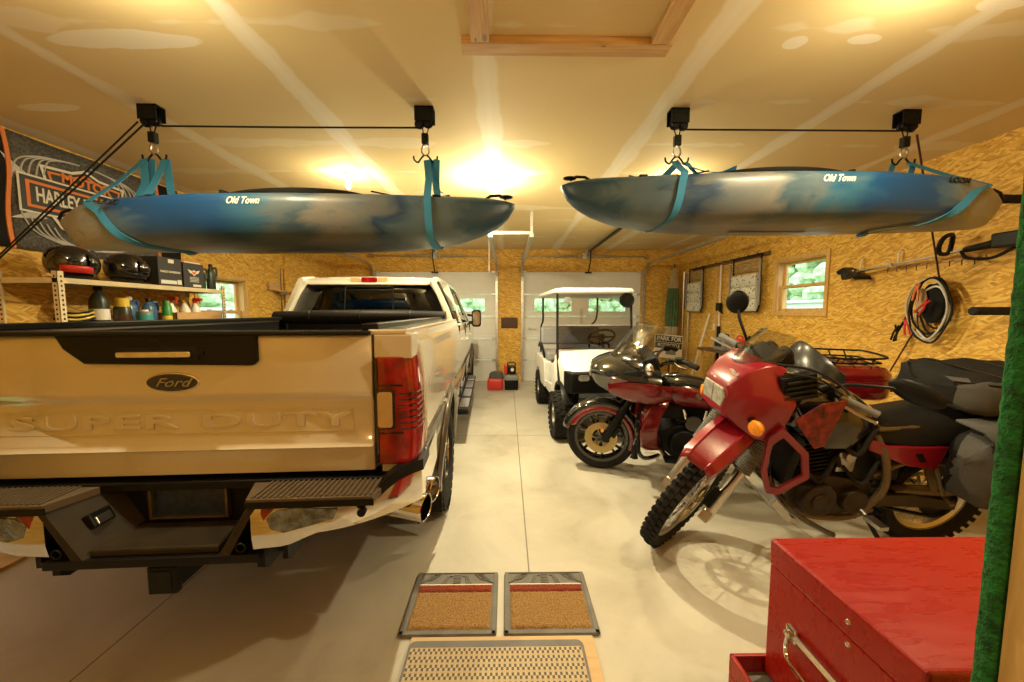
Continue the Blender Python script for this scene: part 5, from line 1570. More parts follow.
    for x, zt, w in ((0.60, 0.91, 0.10), (0.50, 0.875, 0.13), (0.36, 0.865, 0.15), (0.20, 0.885, 0.165), (0.02, 0.90, 0.165), (-0.15, 0.905, 0.14), (-0.25, 0.90, 0.11)):
        rows.append([(x, -w, zt - 0.13), (x, -w * 0.97, zt - 0.04), (x, -w * 0.7, zt - 0.005), (x, 0, zt + 0.008), (x, w * 0.7, zt - 0.005), (x, w * 0.97, zt - 0.04), (x, w, zt - 0.13)])
    b.loft(rows); b.build('seat', M['vinyl'], t, 50)
    # rear rack, tail
    b = MB(); b.tube(smooth_loop([(-0.20, 0.13, 0.93), (-0.42, 0.12, 0.935), (-0.45, 0, 0.935), (-0.42, -0.12, 0.935), (-0.20, -0.13, 0.93)]), 0.009, 8, closed=True)
    for x in (-0.26, -0.34): b.tube([(x, -0.125, 0.932), (x, 0.125, 0.932)], 0.007, 6)
    b.build('rear_rack', M['satin'], t)
    b = MB()
    rows = []
    for x, z, w in ((0.05, 0.78, 0.09), (-0.18, 0.80, 0.10), (-0.40, 0.77, 0.09), (-0.60, 0.66, 0.08), (-0.66, 0.60, 0.075)):
        rows.append([(x, -w, z - 0.04), (x, -w * 0.9, z), (x, 0, z + 0.015), (x, w * 0.9, z), (x, w, z - 0.04)])
    b.sheet(rows); b.build('rear_fender', M['black'], t, 40, solid=0.006)
    b = MB(); b.box((-0.46, 0, 0.80), (0.06, 0.14, 0.07)); b.build('tail_lamp', M['redlens'], t, 0, bevel=0.012)
    # ---- frame, engine
    b = MB()
    for s in (1, -1):
        b.tube(smooth_path([(1.04, s * 0.03, 0.95), (0.98, s * 0.08, 0.70), (0.96, s * 0.10, 0.45), (0.85, s * 0.12, 0.30), (0.62, s * 0.13, 0.27), (0.46, s * 0.13, 0.33)]), 0.017, 10)
        b.tube(smooth_path([(0.56, s * 0.13, 0.80), (0.50, s * 0.165, 0.66), (0.47, s * 0.17, 0.50), (0.50, s * 0.15, 0.38), (0.56, s * 0.13, 0.28)]), 0.019, 10)
        b.tube([(0.52, s * 0.14, 0.55), (0.20, s * 0.145, 0.72), (-0.22, s * 0.13, 0.84)], 0.013, 8)
        b.tube([(1.03, s * 0.03, 0.97), (0.58, s * 0.12, 0.82), (-0.22, s * 0.13, 0.86)], 0.014, 8)
    b.build('frame', M['brownframe'], t)
    b = MB()
    b.prism([(0.93, 0.34), (0.98, 0.42), (0.90, 0.55), (0.72, 0.54), (0.50, 0.50), (0.48, 0.38), (0.58, 0.30), (0.80, 0.28)], 1, -0.13, 0.13)
    b.cyl((0.82, 0.12, 0.42), (0.82, 0.185, 0.42), 0.105, 0.095, 28); b.cyl((0.60, 0.12, 0.40), (0.60, 0.17, 0.40), 0.075, 0.07, 24); b.cyl((0.82, 0.185, 0.42), (0.82, 0.195, 0.42), 0.05, 0.045, 20)
    b.cyl((0.72, -0.12, 0.42), (0.72, -0.18, 0.42), 0.12, 0.11, 24)
    eng = b.build('engine_case', M['bronze_engine'], t, 30, bevel=0.012)
    b = MB()
    tilt = Vector((0.18, 0, 0.98)).normalized()
    for k in range(9):
        p = Vector((0.82, 0, 0.54)) + tilt * (0.024 * k)
        b.box(p, (0.19, 0.21, 0.011), (0, R(10), 0))
    b.box(Vector((0.82, 0, 0.54)) + tilt * 0.10, (0.14, 0.15, 0.22), (0, R(10), 0)); b.box(Vector((0.82, 0, 0.54)) + tilt * 0.25, (0.18, 0.19, 0.09), (0, R(10), 0))
    b.build('cylinder', M['satin'], eng, 0, bevel=0.004)
    b = MB(); b.tube(smooth_path([(0.93, -0.03, 0.70), (1.03, -0.06, 0.66), (1.03, -0.12, 0.50), (0.92, -0.15, 0.42), (0.6, -0.17, 0.45), (0.3, -0.18, 0.58)]), 0.02, 12); b.tube([(0.30, -0.19, 0.58), (-0.25, -0.22, 0.74), (-0.36, -0.22, 0.77)], [0.03, 0.06, 0.05], 18); b.build('exhaust', M['satin'], t)
    b = MB(); b.box((1.02, 0.06, 0.66), (0.05, 0.26, 0.26), (0, R(-10), 0)); b.build('radiator', M['black'], t, 0, bevel=0.008)
    b = MB()
    for s in (1, -1):   # crash bars, black with a bright end
        b.tube(smooth_path([(1.04, s * 0.06, 0.62), (1.09, s * 0.16, 0.52), (1.03, s * 0.24, 0.42), (0.86, s * 0.26, 0.315), (0.78, s * 0.26, 0.275)]), 0.015, 10)
    b.build('crash_bar', M['gloss'], t)
    b = MB(); b.prism([(1.0, 0.42), (1.03, 0.36), (0.92, 0.24), (0.55, 0.235), (0.55, 0.26), (0.9, 0.27)], 1, -0.13, 0.13); b.build('skid_plate', M['alu'], t, 0, bevel=0.008)
    b = MB()
    for k, (x, z, r_) in enumerate(((0.92, 0.62, 0.012), (0.75, 0.78, 0.014), (0.68, 0.60, 0.01))):
        b.tube(smooth_path([(x, 0.12, z), (x - 0.08, 0.17, z - 0.08), (x - 0.16, 0.15, z + 0.05), (x - 0.22, 0.12, z - 0.02)]), r_, 8)
    b.build('hoses', M['rubber'], t)
    b = MB()
    b.bb(0.34, 0.62, -0.115, 0.115, 0.50, 0.80); b.bb(0.60, 0.74, -0.06, 0.06, 0.60, 0.74); b.bb(0.70, 0.98, -0.09, 0.09, 0.74, 0.86)
    b.prism([(0.36, 0.80), (0.36, 0.56), (0.18, 0.66), (0.05, 0.80)], 1, -0.11, 0.11)
    b.build('airbox', M['black'], t, 0, bevel=0.012)
    b = MB(); b.box((0.66, 0.085, 0.62), (0.10, 0.07, 0.12)); b.cyl((0.66, 0.12, 0.66), (0.66, 0.14, 0.66), 0.03); b.build('carburettor', M['steel'], eng, 0, bevel=0.006)
    # ---- rear end
    wire_wheel(t, (0, 0, 0.32), 0.32, 0.125, 0.225, (0, 1, 0), 'rear_wheel', 'brown_rim' if 'brown_rim' in M else 'alu', True, 0.12, -1, 40)
    for s in (1, -1):
        b = MB(); b.loft([[(0.50, s * 0.12, 0.36), (0.50, s * 0.15, 0.36), (0.50, s * 0.15, 0.42), (0.50, s * 0.12, 0.42)], [(0.25, s * 0.10, 0.34), (0.25, s * 0.14, 0.34), (0.25, s * 0.14, 0.42), (0.25, s * 0.10, 0.42)], [(-0.06, s * 0.085, 0.295), (-0.06, s * 0.115, 0.295), (-0.06, s * 0.115, 0.345), (-0.06, s * 0.085, 0.345)]]); b.build('swingarm', M['bronze_engine'], t, 0, bevel=0.006)
    b = MB(); b.cyl((0, 0.06, 0.32), (0, 0.07, 0.32), 0.10, n=36)
    lp = [(0.10 * math.cos(a), 0.32 + 0.10 * math.sin(a)) for a in [R(q) for q in range(90, 271, 15)]] + [(0.60 + 0.045 * math.cos(a), 0.40 + 0.045 * math.sin(a)) for a in [R(q) for q in range(-90, 91, 20)]]
    b.tube([(x, 0.075, z) for x, z in lp], 0.008, 4, closed=True, flat=(0.007, 0.009)); b.build('chain', M['satin'], t)
    b = MB(); b.prism([(0.30, 0.45), (0.34, 0.43), (0.05, 0.40), (-0.10, 0.42), (-0.10, 0.435), (0.05, 0.43)], 1, 0.08, 0.13); b.build('chain_guard', M['brownframe'], t, 0, bevel=0.004)
    b = MB(); b.tube([(0.28, 0.03, 0.42), (0.36, 0.03, 0.72)], 0.035, 14); b.build('rear_shock', M['satin'], t)
    for s in (1, -1):
        b = MB(); b.tube([(0.56, s * 0.13, 0.36), (0.56, s * 0.20, 0.34), (0.57, s * 0.27, 0.345)], 0.011, 8); b.box((0.57, s * 0.265, 0.35), (0.05, 0.09, 0.022)); b.build('foot_peg', M['steel'], t, 0)
        b = MB(); b.tube([(0.20, s * 0.145, 0.63), (0.16, s * 0.20, 0.46), (0.18, s * 0.26, 0.45)], 0.011, 8); b.prism([(0.26, 0.60), (0.14, 0.62), (0.15, 0.46), (0.18, 0.46)], 1, s * 0.148, s * 0.158); b.build('passenger_peg', M['brownframe'], t, 0)
    b = MB(); b.tube([(0.48, 0.13, 0.28), (0.42, 0.24, 0.12), (0.39, 0.275, 0.055)], 0.012, 8); b.box((0.385, 0.285, 0.053), (0.08, 0.045, 0.01), (R(-10.7), 0, 0)); b.build('side_stand', M['satin'], t, 0)
    return t
bike = make_dirt_bike()

# soft luggage strapped across the tail of the dirt bike: bags are things that rest on it
def bag_mesh(cx, cy, cz, L_, W_, H_, seed, sag=0.02, n=14, grey=None):
    rr = random.Random(seed)
    b = MB()
    rows = []
    for i in range(n + 1):
        u = i / n
        e = (1 - abs(2 * u - 1) ** 5) ** 0.5 if 0 < u < 1 else 0.25
        row = []
        for k in range(24):
            a = 2 * PI * k / 24
            ca, sa = math.cos(a), math.sin(a)
            sx_ = math.copysign(abs(ca) ** 0.45, ca); sz_ = math.copysign(abs(sa) ** 0.45, sa)
            row.append((cx + (u - 0.5) * L_ + rr.uniform(-0.006, 0.006), cy + sx_ * W_ / 2 * e + rr.uniform(-sag, sag) * 0.4, cz + sz_ * H_ / 2 * e + rr.uniform(-sag, sag) * 0.5 - (0.02 * math.sin(u * PI) if sa > 0 else 0)))
        rows.append(row)
    b.loft(rows)
    if grey is not None:      # second fabric where grey(x, y, z) of the face centre says so
        for i, f in enumerate(b.f):
            c = sum((Vector(b.v[k]) for k in f), Vector()) / len(f)
            if grey(c):
                b.mi[i] = 1
    return b
Mb = bike.matrix_basis.copy()
def bike_point(p):
    sc = Matrix.Diagonal((1.10, 1.10, 1.10, 1))
    return (Matrix.Translation(bike.location) @ Euler(bike.rotation_euler).to_matrix().to_4x4() @ sc) @ Vector(p)
def luggage(name, label, cat, origin):
    o = thing(name, label, cat, bike_point(origin), tuple(bike.rotation_euler))
    o.scale = (1.10,) * 3
    return o
GB = [M['blackfab'], M['greyfab']]
sb = luggage('saddlebag', 'grey and black soft saddlebag hanging on the near side of the dirt bike', 'bag', (0.02, 0.275, 0.69))
b = bag_mesh(0, 0, 0, 0.46, 0.20, 0.40, 5, 0.02, 20, lambda c: c.x > 0.06 and c.y > -0.02); b.build('bag_body', GB, sb, 60)
b = MB(); b.sheet([[(0.20, -0.09, 0.215), (0.20, 0.03, 0.21), (0.20, 0.10, 0.16)], [(0.05, -0.09, 0.22), (0.05, 0.05, 0.215), (0.05, 0.115, 0.14)], [(-0.20, -0.09, 0.215), (-0.20, 0.03, 0.21), (-0.20, 0.10, 0.15)]]); b.build('top_flap', M['greyfab'], sb, 60, solid=0.012)
b = MB(); b.tube(smooth_path([(0.21, 0.09, 0.14), (0.05, 0.115, 0.13), (-0.19, 0.10, 0.12)]), 0.006, 6); b.build('zip', M['black'], sb)
tb = luggage('tail_bag', 'large grey and black tail bag strapped behind the dirt bike seat', 'bag', (-0.10, 0.0, 1.03))
b = bag_mesh(0, 0, 0, 0.66, 0.46, 0.22, 11, 0.03, 22, lambda c: c.y > 0.10 and c.z < 0.075 and c.x > -0.20); b.build('bag_body', GB, tb, 60)
b = MB(); b.tube(smooth_path([(0.31, 0.12, 0.06), (0.15, 0.225, 0.07), (-0.15, 0.235, 0.065), (-0.31, 0.12, 0.055)]), 0.006, 6); b.build('zip', M['black'], tb)
b = MB(); b.sheet([[(-0.18, 0.232, 0.04), (-0.18, 0.238, -0.02), (-0.18, 0.228, -0.08)], [(-0.30, 0.17, 0.04), (-0.30, 0.175, -0.02), (-0.30, 0.165, -0.08)]]); b.build('rear_pocket', M['blackfab'], tb, 60, solid=0.02)
for x in (-0.12, 0.12):
    b = MB(); b.tube(smooth_loop([(x, 0.236, 0.02), (x, 0.19, 0.088), (x, 0, 0.092), (x, -0.19, 0.088), (x, -0.236, 0.02), (x, -0.19, -0.11), (x, 0, -0.115), (x, 0.19, -0.11)], 4), 0.02, 4, closed=True, flat=(0.003, 0.012), up=(0, 0, 1)); b.build('strap', M['black'], tb)
# ================================================================== touring motorcycle with a top box
def make_tourer():
    t = thing('touring_motorcycle', 'black and dark red touring motorcycle with fairing, smoked screen and top box', 'motorcycle', (2.567, 3.19, 0.0), (R(-4.2), 0, R(165.9)))
    t.scale = (1.035,) * 3
    # front wheel, steered a touch
    c = Vector((1.625, 0, 0.325))
    ax = Vector((0, 1, 0))
    b = MB()
    b.lathe([(0.24, -0.05), (0.26, -0.062), (0.295, -0.064), (0.315, -0.045), (0.325, -0.015), (0.325, 0.015), (0.315, 0.045), (0.295, 0.064), (0.26, 0.062), (0.24, 0.05)], c, ax, 56, closed=True)
    fw = b.build('front_wheel', M['rubber'], t, 40)
    b = MB(); b.lathe([(0.245, -0.055), (0.25, 0.0), (0.245, 0.055), (0.22, 0.05), (0.215, 0), (0.22, -0.05)], c, ax, 48, closed=True)
    b.lathe([(0, -0.05), (0.06, -0.05), (0.06, 0.05), (0, 0.05)], c, ax, 24)
    for i in range(7):
        th = 2 * PI * i / 7 + 0.3
        for dt in (-0.16, 0.16):
            b.tube([c + Vector((math.cos(th), 0, math.sin(th))) * 0.05, c + Vector((math.cos(th + dt), 0, math.sin(th + dt))) * 0.222], 0.013, 6)
    b.build('rim', M['gloss'], fw)
    for s in (1, -1):
        b = MB(); b.lathe([(0.15, s * 0.068 - 0.003), (0.15, s * 0.068 + 0.003), (0.085, s * 0.068 + 0.003), (0.085, s * 0.068 - 0.003)], c, ax, 40, closed=True)
        for i in range(5):
            th = 2 * PI * i / 5
            b.cyl(c + Vector((0.03 * math.cos(th), s * 0.066, 0.03 * math.sin(th))), c + Vector((0.09 * math.cos(th), s * 0.068, 0.09 * math.sin(th))), 0.008, n=6)
        b.build('brake_disc', M['gold'], fw)
    # fender, black over red
    b = MB()
    for mi, prof in ((0, [(-0.083, -0.045), (-0.076, -0.01), (-0.045, 0.010), (0, 0.016), (0.045, 0.010), (0.076, -0.01), (0.083, -0.045)]), (1, [(0.083, -0.045), (0.086, -0.095)]), (1, [(-0.083, -0.045), (-0.086, -0.095)])):
        b.mat = mi
        rows = []
        for k in range(31):
            a = R(lerp(14, 212, k / 30))
            fl = 0.35 if (k < 2 or k > 28) else 1.0
            rows.append([(c.x + (0.355 + (h * (fl if h < -0.05 else 1))) * math.cos(a), y, c.z + (0.355 + h * (fl if h < -0.05 else 1)) * math.sin(a)) for y, h in prof])
        b.sheet(rows)
    b.build('front_fender', [M['gloss'], M['candy']], t, 50, solid=0.005)
    up = Vector((-0.485, 0, 0.875))
    for s in (1, -1):
        f0 = c + Vector((-0.03, s * 0.105, -0.01))
        b = MB(); b.tube([f0, f0 + up * 0.36], 0.033, 14); b.tube([f0 + up * 0.36, f0 + up * 0.78], 0.024, 12); b.build('fork_leg', M['satin'], t)
        b = MB(); b.box(f0 + Vector((-0.09, -s * 0.025, 0.09)), (0.07, 0.05, 0.12), (0, R(-30), 0)); b.build('front_caliper', M['black'], t, 0, bevel=0.008)
        b = MB(); b.cyl(f0 + Vector((0.02, s * 0.035, 0.11)), f0 + Vector((0.02, s * 0.045, 0.11)), 0.016); b.build('fork_reflector', M['amber'], t)
    # fixed shark-nose fairing
    b = MB()
    rows = []
    for x, zt, zm, zb, w in ((1.735, 1.01, 0.975, 0.945, 0.09), (1.72, 1.045, 0.98, 0.91, 0.19), (1.66, 1.075, 0.985, 0.87, 0.275), (1.56, 1.105, 0.98, 0.83, 0.345), (1.42, 1.115, 0.965, 0.80, 0.39), (1.28, 1.10, 0.955, 0.79, 0.405), (1.16, 1.08, 0.95, 0.80, 0.40)):
        rows.append([(x, -w * 0.55, zt), (x, 0, zt + 0.01), (x, w * 0.55, zt), (x, w * 0.9, lerp(zm, zt, 0.55)), (x, w, zm), (x, w * 0.985, zm - 0.006), (x - 0.01, w * 0.82, zb), (x - 0.02, 0, zb - 0.01), (x - 0.01, -w * 0.82, zb), (x, -w * 0.985, zm - 0.006), (x, -w, zm), (x, -w * 0.9, lerp(zm, zt, 0.55))])
    n = len(rows[0])
    for i in range(len(rows) - 1):
        for j in range(n):
            k = (j + 1) % n
            red = j in (5, 9) and i >= 3
            b.add([rows[i][j], rows[i][k], rows[i + 1][k], rows[i + 1][j]], [(0, 1, 2, 3)], 1 if red else 0)
    b.add(rows[0], [tuple(range(n))], 0); b.add(rows[-1], [tuple(range(n))], 0)
    fr = b.build('fairing', [M['gloss'], M['candy']], t, 0)
    bm = bmesh.new(); bm.from_mesh(fr.data); bmesh.ops.remove_doubles(bm, verts=bm.verts, dist=1e-5); bmesh.ops.recalc_face_normals(bm, faces=bm.faces); bm.to_mesh(fr.data); bm.free()
    fr.data.shade_smooth(); fr.data.set_sharp_from_angle(angle=R(40))
    for s in (1, -1):   # red wing running back from the fairing to the tank
        b = MB(); b.loft([[(1.58, s * 0.30, 0.93), (1.58, s * 0.315, 0.86), (1.56, s * 0.28, 0.82), (1.56, s * 0.27, 0.9)], [(1.40, s * 0.40, 0.955), (1.40, s * 0.405, 0.86), (1.40, s * 0.36, 0.78), (1.40, s * 0.33, 0.9)], [(1.20, s * 0.415, 0.95), (1.20, s * 0.42, 0.85), (1.20, s * 0.35, 0.76), (1.20, s * 0.32, 0.9)], [(1.08, s * 0.38, 0.92), (1.08, s * 0.385, 0.86), (1.08, s * 0.33, 0.79), (1.08, s * 0.30, 0.88)]])
        b.build('fairing_wing', M['candy'], t, 40, bevel=0.006)
    b = MB(); b.prism(rrect(0.34, 0.075, 0.03, cx=0, cy=0.975), 0, 1.70, 1.738); b.build('headlamp', M['headlens'], t, 30, bevel=0.006)
    b = MB()
    rows = []
    for k in range(7):
        q = k / 6
        x, z, w = lerp(1.56, 1.33, q), lerp(1.10, 1.41, q), lerp(0.36, 0.22, q ** 2.0)
        rows.append([(x - 0.22 * (j / 4) ** 2, w * j / 4, z - 0.03 * (j / 4) ** 2) for j in (-4, -3, -2, -1, 0, 1, 2, 3, 4)])
    b.sheet(rows); b.build('windscreen', M['screen'], t, 60, solid=0.005)
    b = MB(); b.box((1.22, 0, 1.06), (0.10, 0.62, 0.16), (0, R(20), 0))
    for y in (-0.2, -0.08, 0.08, 0.2):
        b.cyl((1.175, y, 1.09), (1.16, y, 1.095), 0.045, n=18)
    b.build('dash', M['black'], t, 0, bevel=0.01)
    for s in (1, -1):
        b = MB(); b.tube([(1.30, s * 0.36, 1.05), (1.28, s * 0.43, 1.07)], 0.012, 8); b.ball((1.27, s * 0.47, 1.085), (0.035, 0.075, 0.05)); b.build('mirror', M['chrome'], t)
    # bars
    hb = smooth_path([(0.92, 0.42, 1.10), (1.0, 0.34, 1.13), (1.10, 0.22, 1.10), (1.15, 0.08, 1.02), (1.15, -0.08, 1.02), (1.10, -0.22, 1.10), (1.0, -0.34, 1.13), (0.92, -0.42, 1.10)], 5)
    b = MB(); b.tube(hb, 0.015, 10); bar = b.build('handlebar', M['gloss'], t)
    for s in (1, -1):
        b = MB(); b.tube([(0.91, s * 0.425, 1.098), (0.985, s * 0.345, 1.128)], 0.022, 14); b.build('grip', M['rubber'], bar)
        b = MB(); b.tube(smooth_path([(1.04, s * 0.31, 1.12), (1.06, s * 0.36, 1.11), (1.0, s * 0.44, 1.09)]), 0.008, 8); b.build('lever', M['chrome'], bar)
        b = MB(); b.box((1.02, s * 0.31, 1.13), (0.06, 0.07, 0.05)); b.build('switch_block', M['black'], bar, 0, bevel=0.008)
        b = MB(); b.tube(smooth_path([(1.03, s * 0.30, 1.11), (1.16, s * 0.27, 1.08), (1.22, s * 0.16, 0.96), (1.20, s * 0.10, 0.85)]), 0.007, 6); b.build('cable', M['rubber'], bar)
    # tank
    b = MB()
    rows = []
    for x, zt, zb, w in ((1.14, 0.87, 0.78, 0.10), (1.08, 0.93, 0.72, 0.155), (0.95, 0.945, 0.68, 0.185), (0.78, 0.915, 0.67, 0.185), (0.62, 0.85, 0.67, 0.15), (0.54, 0.79, 0.68, 0.10)):
        rows.append([(x, -0.05, zt), (x, 0.05, zt), (x, 0.6 * w, lerp(zb, zt, 0.93)), (x, 0.92 * w, lerp(zb, zt, 0.74)), (x, w, lerp(zb, zt, 0.45)), (x, 0.9 * w, lerp(zb, zt, 0.1)), (x, 0.5 * w, zb), (x, -0.5 * w, zb), (x, -0.9 * w, lerp(zb, zt, 0.1)), (x, -w, lerp(zb, zt, 0.45)), (x, -0.92 * w, lerp(zb, zt, 0.74)), (x, -0.6 * w, lerp(zb, zt, 0.93))])
    b.loft(rows)
    for i_, f_ in enumerate(b.f):
        if sum(b.v[k_][2] for k_ in f_) / len(f_) > 0.865:
            b.mi[i_] = 1
    tk = b.build('fuel_tank', [M['candy'], M['gloss']], t, 60)
    b = MB()
    b.loft([[(x, -0.055, z), (x, -0.045, z + 0.012), (x, 0.045, z + 0.012), (x, 0.055, z)] for x, z in ((1.12, 0.895), (1.06, 0.936), (0.95, 0.945), (0.78, 0.915), (0.62, 0.85), (0.55, 0.80))]); b.build('tank_console', M['gloss'], tk, 50)
    for s in (1, -1):
        b = MB(); b.prism([(0.80, 0.80), (0.84, 0.83), (0.86, 0.80), (0.82, 0.77)], 1, s * 0.17, s * 0.192); b.build('tank_badge', M['steel'], tk, 0)
        # vented leg shield
        b = MB()
        rows = []
        for z, x, w0, w1 in ((0.30, 1.22, 0.14, 0.22), (0.36, 1.27, 0.15, 0.29), (0.50, 1.28, 0.16, 0.32), (0.64, 1.25, 0.16, 0.32), (0.73, 1.20, 0.15, 0.28), (0.76, 1.17, 0.15, 0.22)):
            rows.append([(x, s * w0, z), (x + 0.05, s * lerp(w0, w1, 0.4), z), (x + 0.02, s * w1, z), (x - 0.12, s * (w1 - 0.02), z), (x - 0.12, s * w0, z)])
        b.loft(rows)
        ls = b.build('leg_shield', M['candy'], t, 40, bevel=0.012)
        b = MB(); b.prism(rrect(0.09, 0.20, 0.03, cx=s * 0.245, cy=0.50), 0, 1.30, 1.338); b.build('shield_vent', M['black'], ls, 30)
        b = MB(); b.tube(smooth_path([(1.16, s * 0.09, 0.76), (1.30, s * 0.20, 0.62), (1.34, s * 0.38, 0.46), (1.28, s * 0.36, 0.30), (1.12, s * 0.12, 0.22)]), 0.018, 10); eg = b.build('engine_guard', M['gloss'], t)
        b = MB(); b.tube([(1.34, s * 0.38, 0.46), (1.36, s * 0.42, 0.43), (1.35, s * 0.44, 0.32)], [0.016, 0.018, 0.024], 10); b.tube([(1.33, s * 0.40, 0.47), (1.33, s * 0.44, 0.37)], 0.022, 10); b.build('highway_peg', M['black'], eg)
        b = MB(); b.box((0.95, s * 0.33, 0.29), (0.32, 0.12, 0.025)); b.build('floorboard', M['black'], t, 0, bevel=0.01)
    # V-twin
    b = MB()
    b.prism([(1.10, 0.30), (1.12, 0.45), (0.98, 0.52), (0.75, 0.52), (0.58, 0.44), (0.50, 0.32), (0.62, 0.22), (1.0, 0.22)], 1, -0.15, 0.15)
    b.cyl((0.92, 0.15, 0.37), (0.92, 0.20, 0.37), 0.13, 0.12, 28); b.cyl((0.66, 0.15, 0.36), (0.66, 0.21, 0.36), 0.10, 0.09, 24)
    en = b.build('engine', M['satin'], t, 30, bevel=0.012)
    for sgn in (1, -1):
        b = MB()
        d = Vector((0.38 * sgn, 0, 0.92)).normalized()
        for k in range(10):
            p = Vector((0.86 + 0.02 * sgn, 0, 0.48)) + d * (0.02 * k)
            b.box(p, (0.15, 0.19, 0.010), (0, sgn * R(22), 0))
        b.box(Vector((0.86, 0, 0.48)) + d * 0.10, (0.11, 0.14, 0.22), (0, sgn * R(22), 0)); b.box(Vector((0.86, 0, 0.48)) + d * 0.235, (0.15, 0.17, 0.07), (0, sgn * R(22), 0))
        b.build('cylinder', M['gloss'], en, 0, bevel=0.004)
    for y in (0.15,):
        b = MB(); b.tube([(0.80, y, 0.46), (0.76, y + 0.02, 0.68)], 0.012, 8); b.tube([(0.88, y, 0.46), (0.94, y + 0.02, 0.68)], 0.012, 8); b.build('push_rods', M['chrome'], en)
    b = MB(); b.cyl((0.86, 0.14, 0.56), (0.86, 0.20, 0.56), 0.07, n=24); b.build('horn_cover', M['gloss'], en, 30, bevel=0.006)
    b = MB(); b.bb(0.30, 0.56, -0.13, 0.13, 0.30, 0.66); b.bb(0.50, 1.15, -0.10, 0.10, 0.56, 0.70); b.build('battery_box', M['black'], t, 0, bevel=0.015)
    b = MB()
    for s in (1, -1):
        b.tube(smooth_path([(1.18, s * 0.05, 0.95), (1.15, s * 0.10, 0.6), (1.08, s * 0.13, 0.25), (0.8, s * 0.14, 0.20), (0.3, s * 0.14, 0.26)]), 0.02, 8)
    b.build('frame', M['gloss'], t)
    b = MB(); b.tube(smooth_path([(0.95, -0.1, 0.6), (1.02, -0.22, 0.5), (0.9, -0.24, 0.28), (0.4, -0.25, 0.24), (-0.5, -0.30, 0.26)]), [0.03] * 18 + [0.05] * 7, 14); b.tube([(0.4, 0.25, 0.24), (-0.5, 0.30, 0.26)], 0.05, 14); b.build('exhaust', M['chrome'], t)
    # seat
    b = MB()
    rows = []
    for x, zt, w in ((0.62, 0.80, 0.09), (0.50, 0.765, 0.15), (0.32, 0.745, 0.19), (0.16, 0.765, 0.19), (0.10, 0.82, 0.17), (-0.06, 0.835, 0.17), (-0.14, 0.84, 0.15)):
        rows.append([(x, -w, zt - 0.12), (x, -w * 0.95, zt - 0.03), (x, -w * 0.6, zt), (x, 0, zt - 0.005), (x, w * 0.6, zt), (x, w * 0.95, zt - 0.03), (x, w, zt - 0.12)])
    b.loft(rows); b.build('seat', M['vinyl'], t, 60)
    # rear wheel, fender, bags
    c2 = Vector((0, 0, 0.315))
    b = MB(); b.lathe([(0.21, -0.07), (0.24, -0.085), (0.28, -0.088), (0.305, -0.06), (0.315, -0.02), (0.315, 0.02), (0.305, 0.06), (0.28, 0.088), (0.24, 0.085), (0.21, 0.07)], c2, ax, 48, closed=True); rw = b.build('rear_wheel', M['rubber'], t, 40)
    b = MB(); b.lathe([(0.21, -0.07), (0.215, 0), (0.21, 0.07), (0.0, 0.03), (0.0, -0.03)], c2, ax, 40, closed=True); b.build('rim', M['gloss'], rw)
    b = MB()
    rows = []
    for k in range(21):
        a = R(lerp(20, 185, k / 20))
        rows.append([(c2.x + (0.37 + h) * math.cos(a), y, c2.z + (0.37 + h) * math.sin(a)) for y, h in ((-0.11, -0.10), (-0.105, -0.01), (-0.06, 0.015), (0, 0.02), (0.06, 0.015), (0.105, -0.01), (0.11, -0.10))])
    b.sheet(rows); b.build('rear_fender', M['candy'], t, 50, solid=0.005)
    for s in (1, -1):
        b = MB()
        rows = []
        for x, zt, zb, w in ((0.22, 0.62, 0.44, 0.10), (0.17, 0.70, 0.36, 0.15), (-0.1, 0.72, 0.33, 0.17), (-0.48, 0.70, 0.34, 0.17), (-0.56, 0.65, 0.38, 0.13)):
            rows.append([(x, s * 0.21, zb), (x, s * (0.21 + w * 0.9), zb + 0.02), (x, s * (0.21 + w), lerp(zb, zt, 0.6)), (x, s * (0.21 + w * 0.92), zt), (x, s * 0.21, zt)])
        b.loft(rows); hb_ = b.build('hard_case', M['candy'], t, 40, bevel=0.015)
        b = MB(); b.box((0.05, s * 0.385, 0.62), (0.08, 0.012, 0.03)); b.build('case_latch', M['black'], hb_, 0, bevel=0.004)
    # top box with wraparound backrest and luggage rack
    b = MB()
    rows = []
    for z, g in ((0.86, 0.90), (0.88, 0.96), (1.0, 1.0), (1.005, 0.985), (1.012, 1.0), (1.06, 0.97), (1.095, 0.85), (1.105, 0.6)):
        rows.append([(-0.26 + p[0] * g, p[1] * g, z) for p in rrect(0.46, 0.58, 0.13, 5)])
    b.loft(rows); tp = b.build('top_box', M['candy'], t, 50)
    b = MB()
    for k, (yc, hh, xx) in enumerate(((0, 0.17, -0.115),)):
        rows = []
        for j in range(-8, 9):
            u = j / 8
            y = 0.30 * u
            x = 0.03 - 0.13 * abs(u) ** 2.5
            top = 1.265 - 0.035 * (1 - math.cos(PI * min(1, abs(u) * 1.0))) - 0.12 * abs(u) ** 4
            rows.append([(x + 0.06, y, 0.84), (x + 0.11, y, 0.95), (x + 0.09, y, 1.10), (x + 0.03, y, top - 0.02), (x, y, top), (x - 0.035, y, top - 0.03), (x - 0.035, y, 1.0), (x - 0.02, y, 0.86)])
        b.loft(rows)
    b.build('backrest', M['vinyl_shiny'], t, 60)
    b = MB()
    zr = 1.165
    lo = smooth_loop([(-0.08, 0.20, zr), (-0.42, 0.19, zr), (-0.46, 0.10, zr + 0.01), (-0.46, -0.10, zr + 0.01), (-0.42, -0.19, zr), (-0.08, -0.20, zr)], 4)
    b.tube(lo, 0.008, 8, closed=True)
    lo2 = [(p.x * 0.92 - 0.02, p.y * 0.82, zr - 0.045) for p in lo]
    b.tube(lo2, 0.007, 8, closed=True)
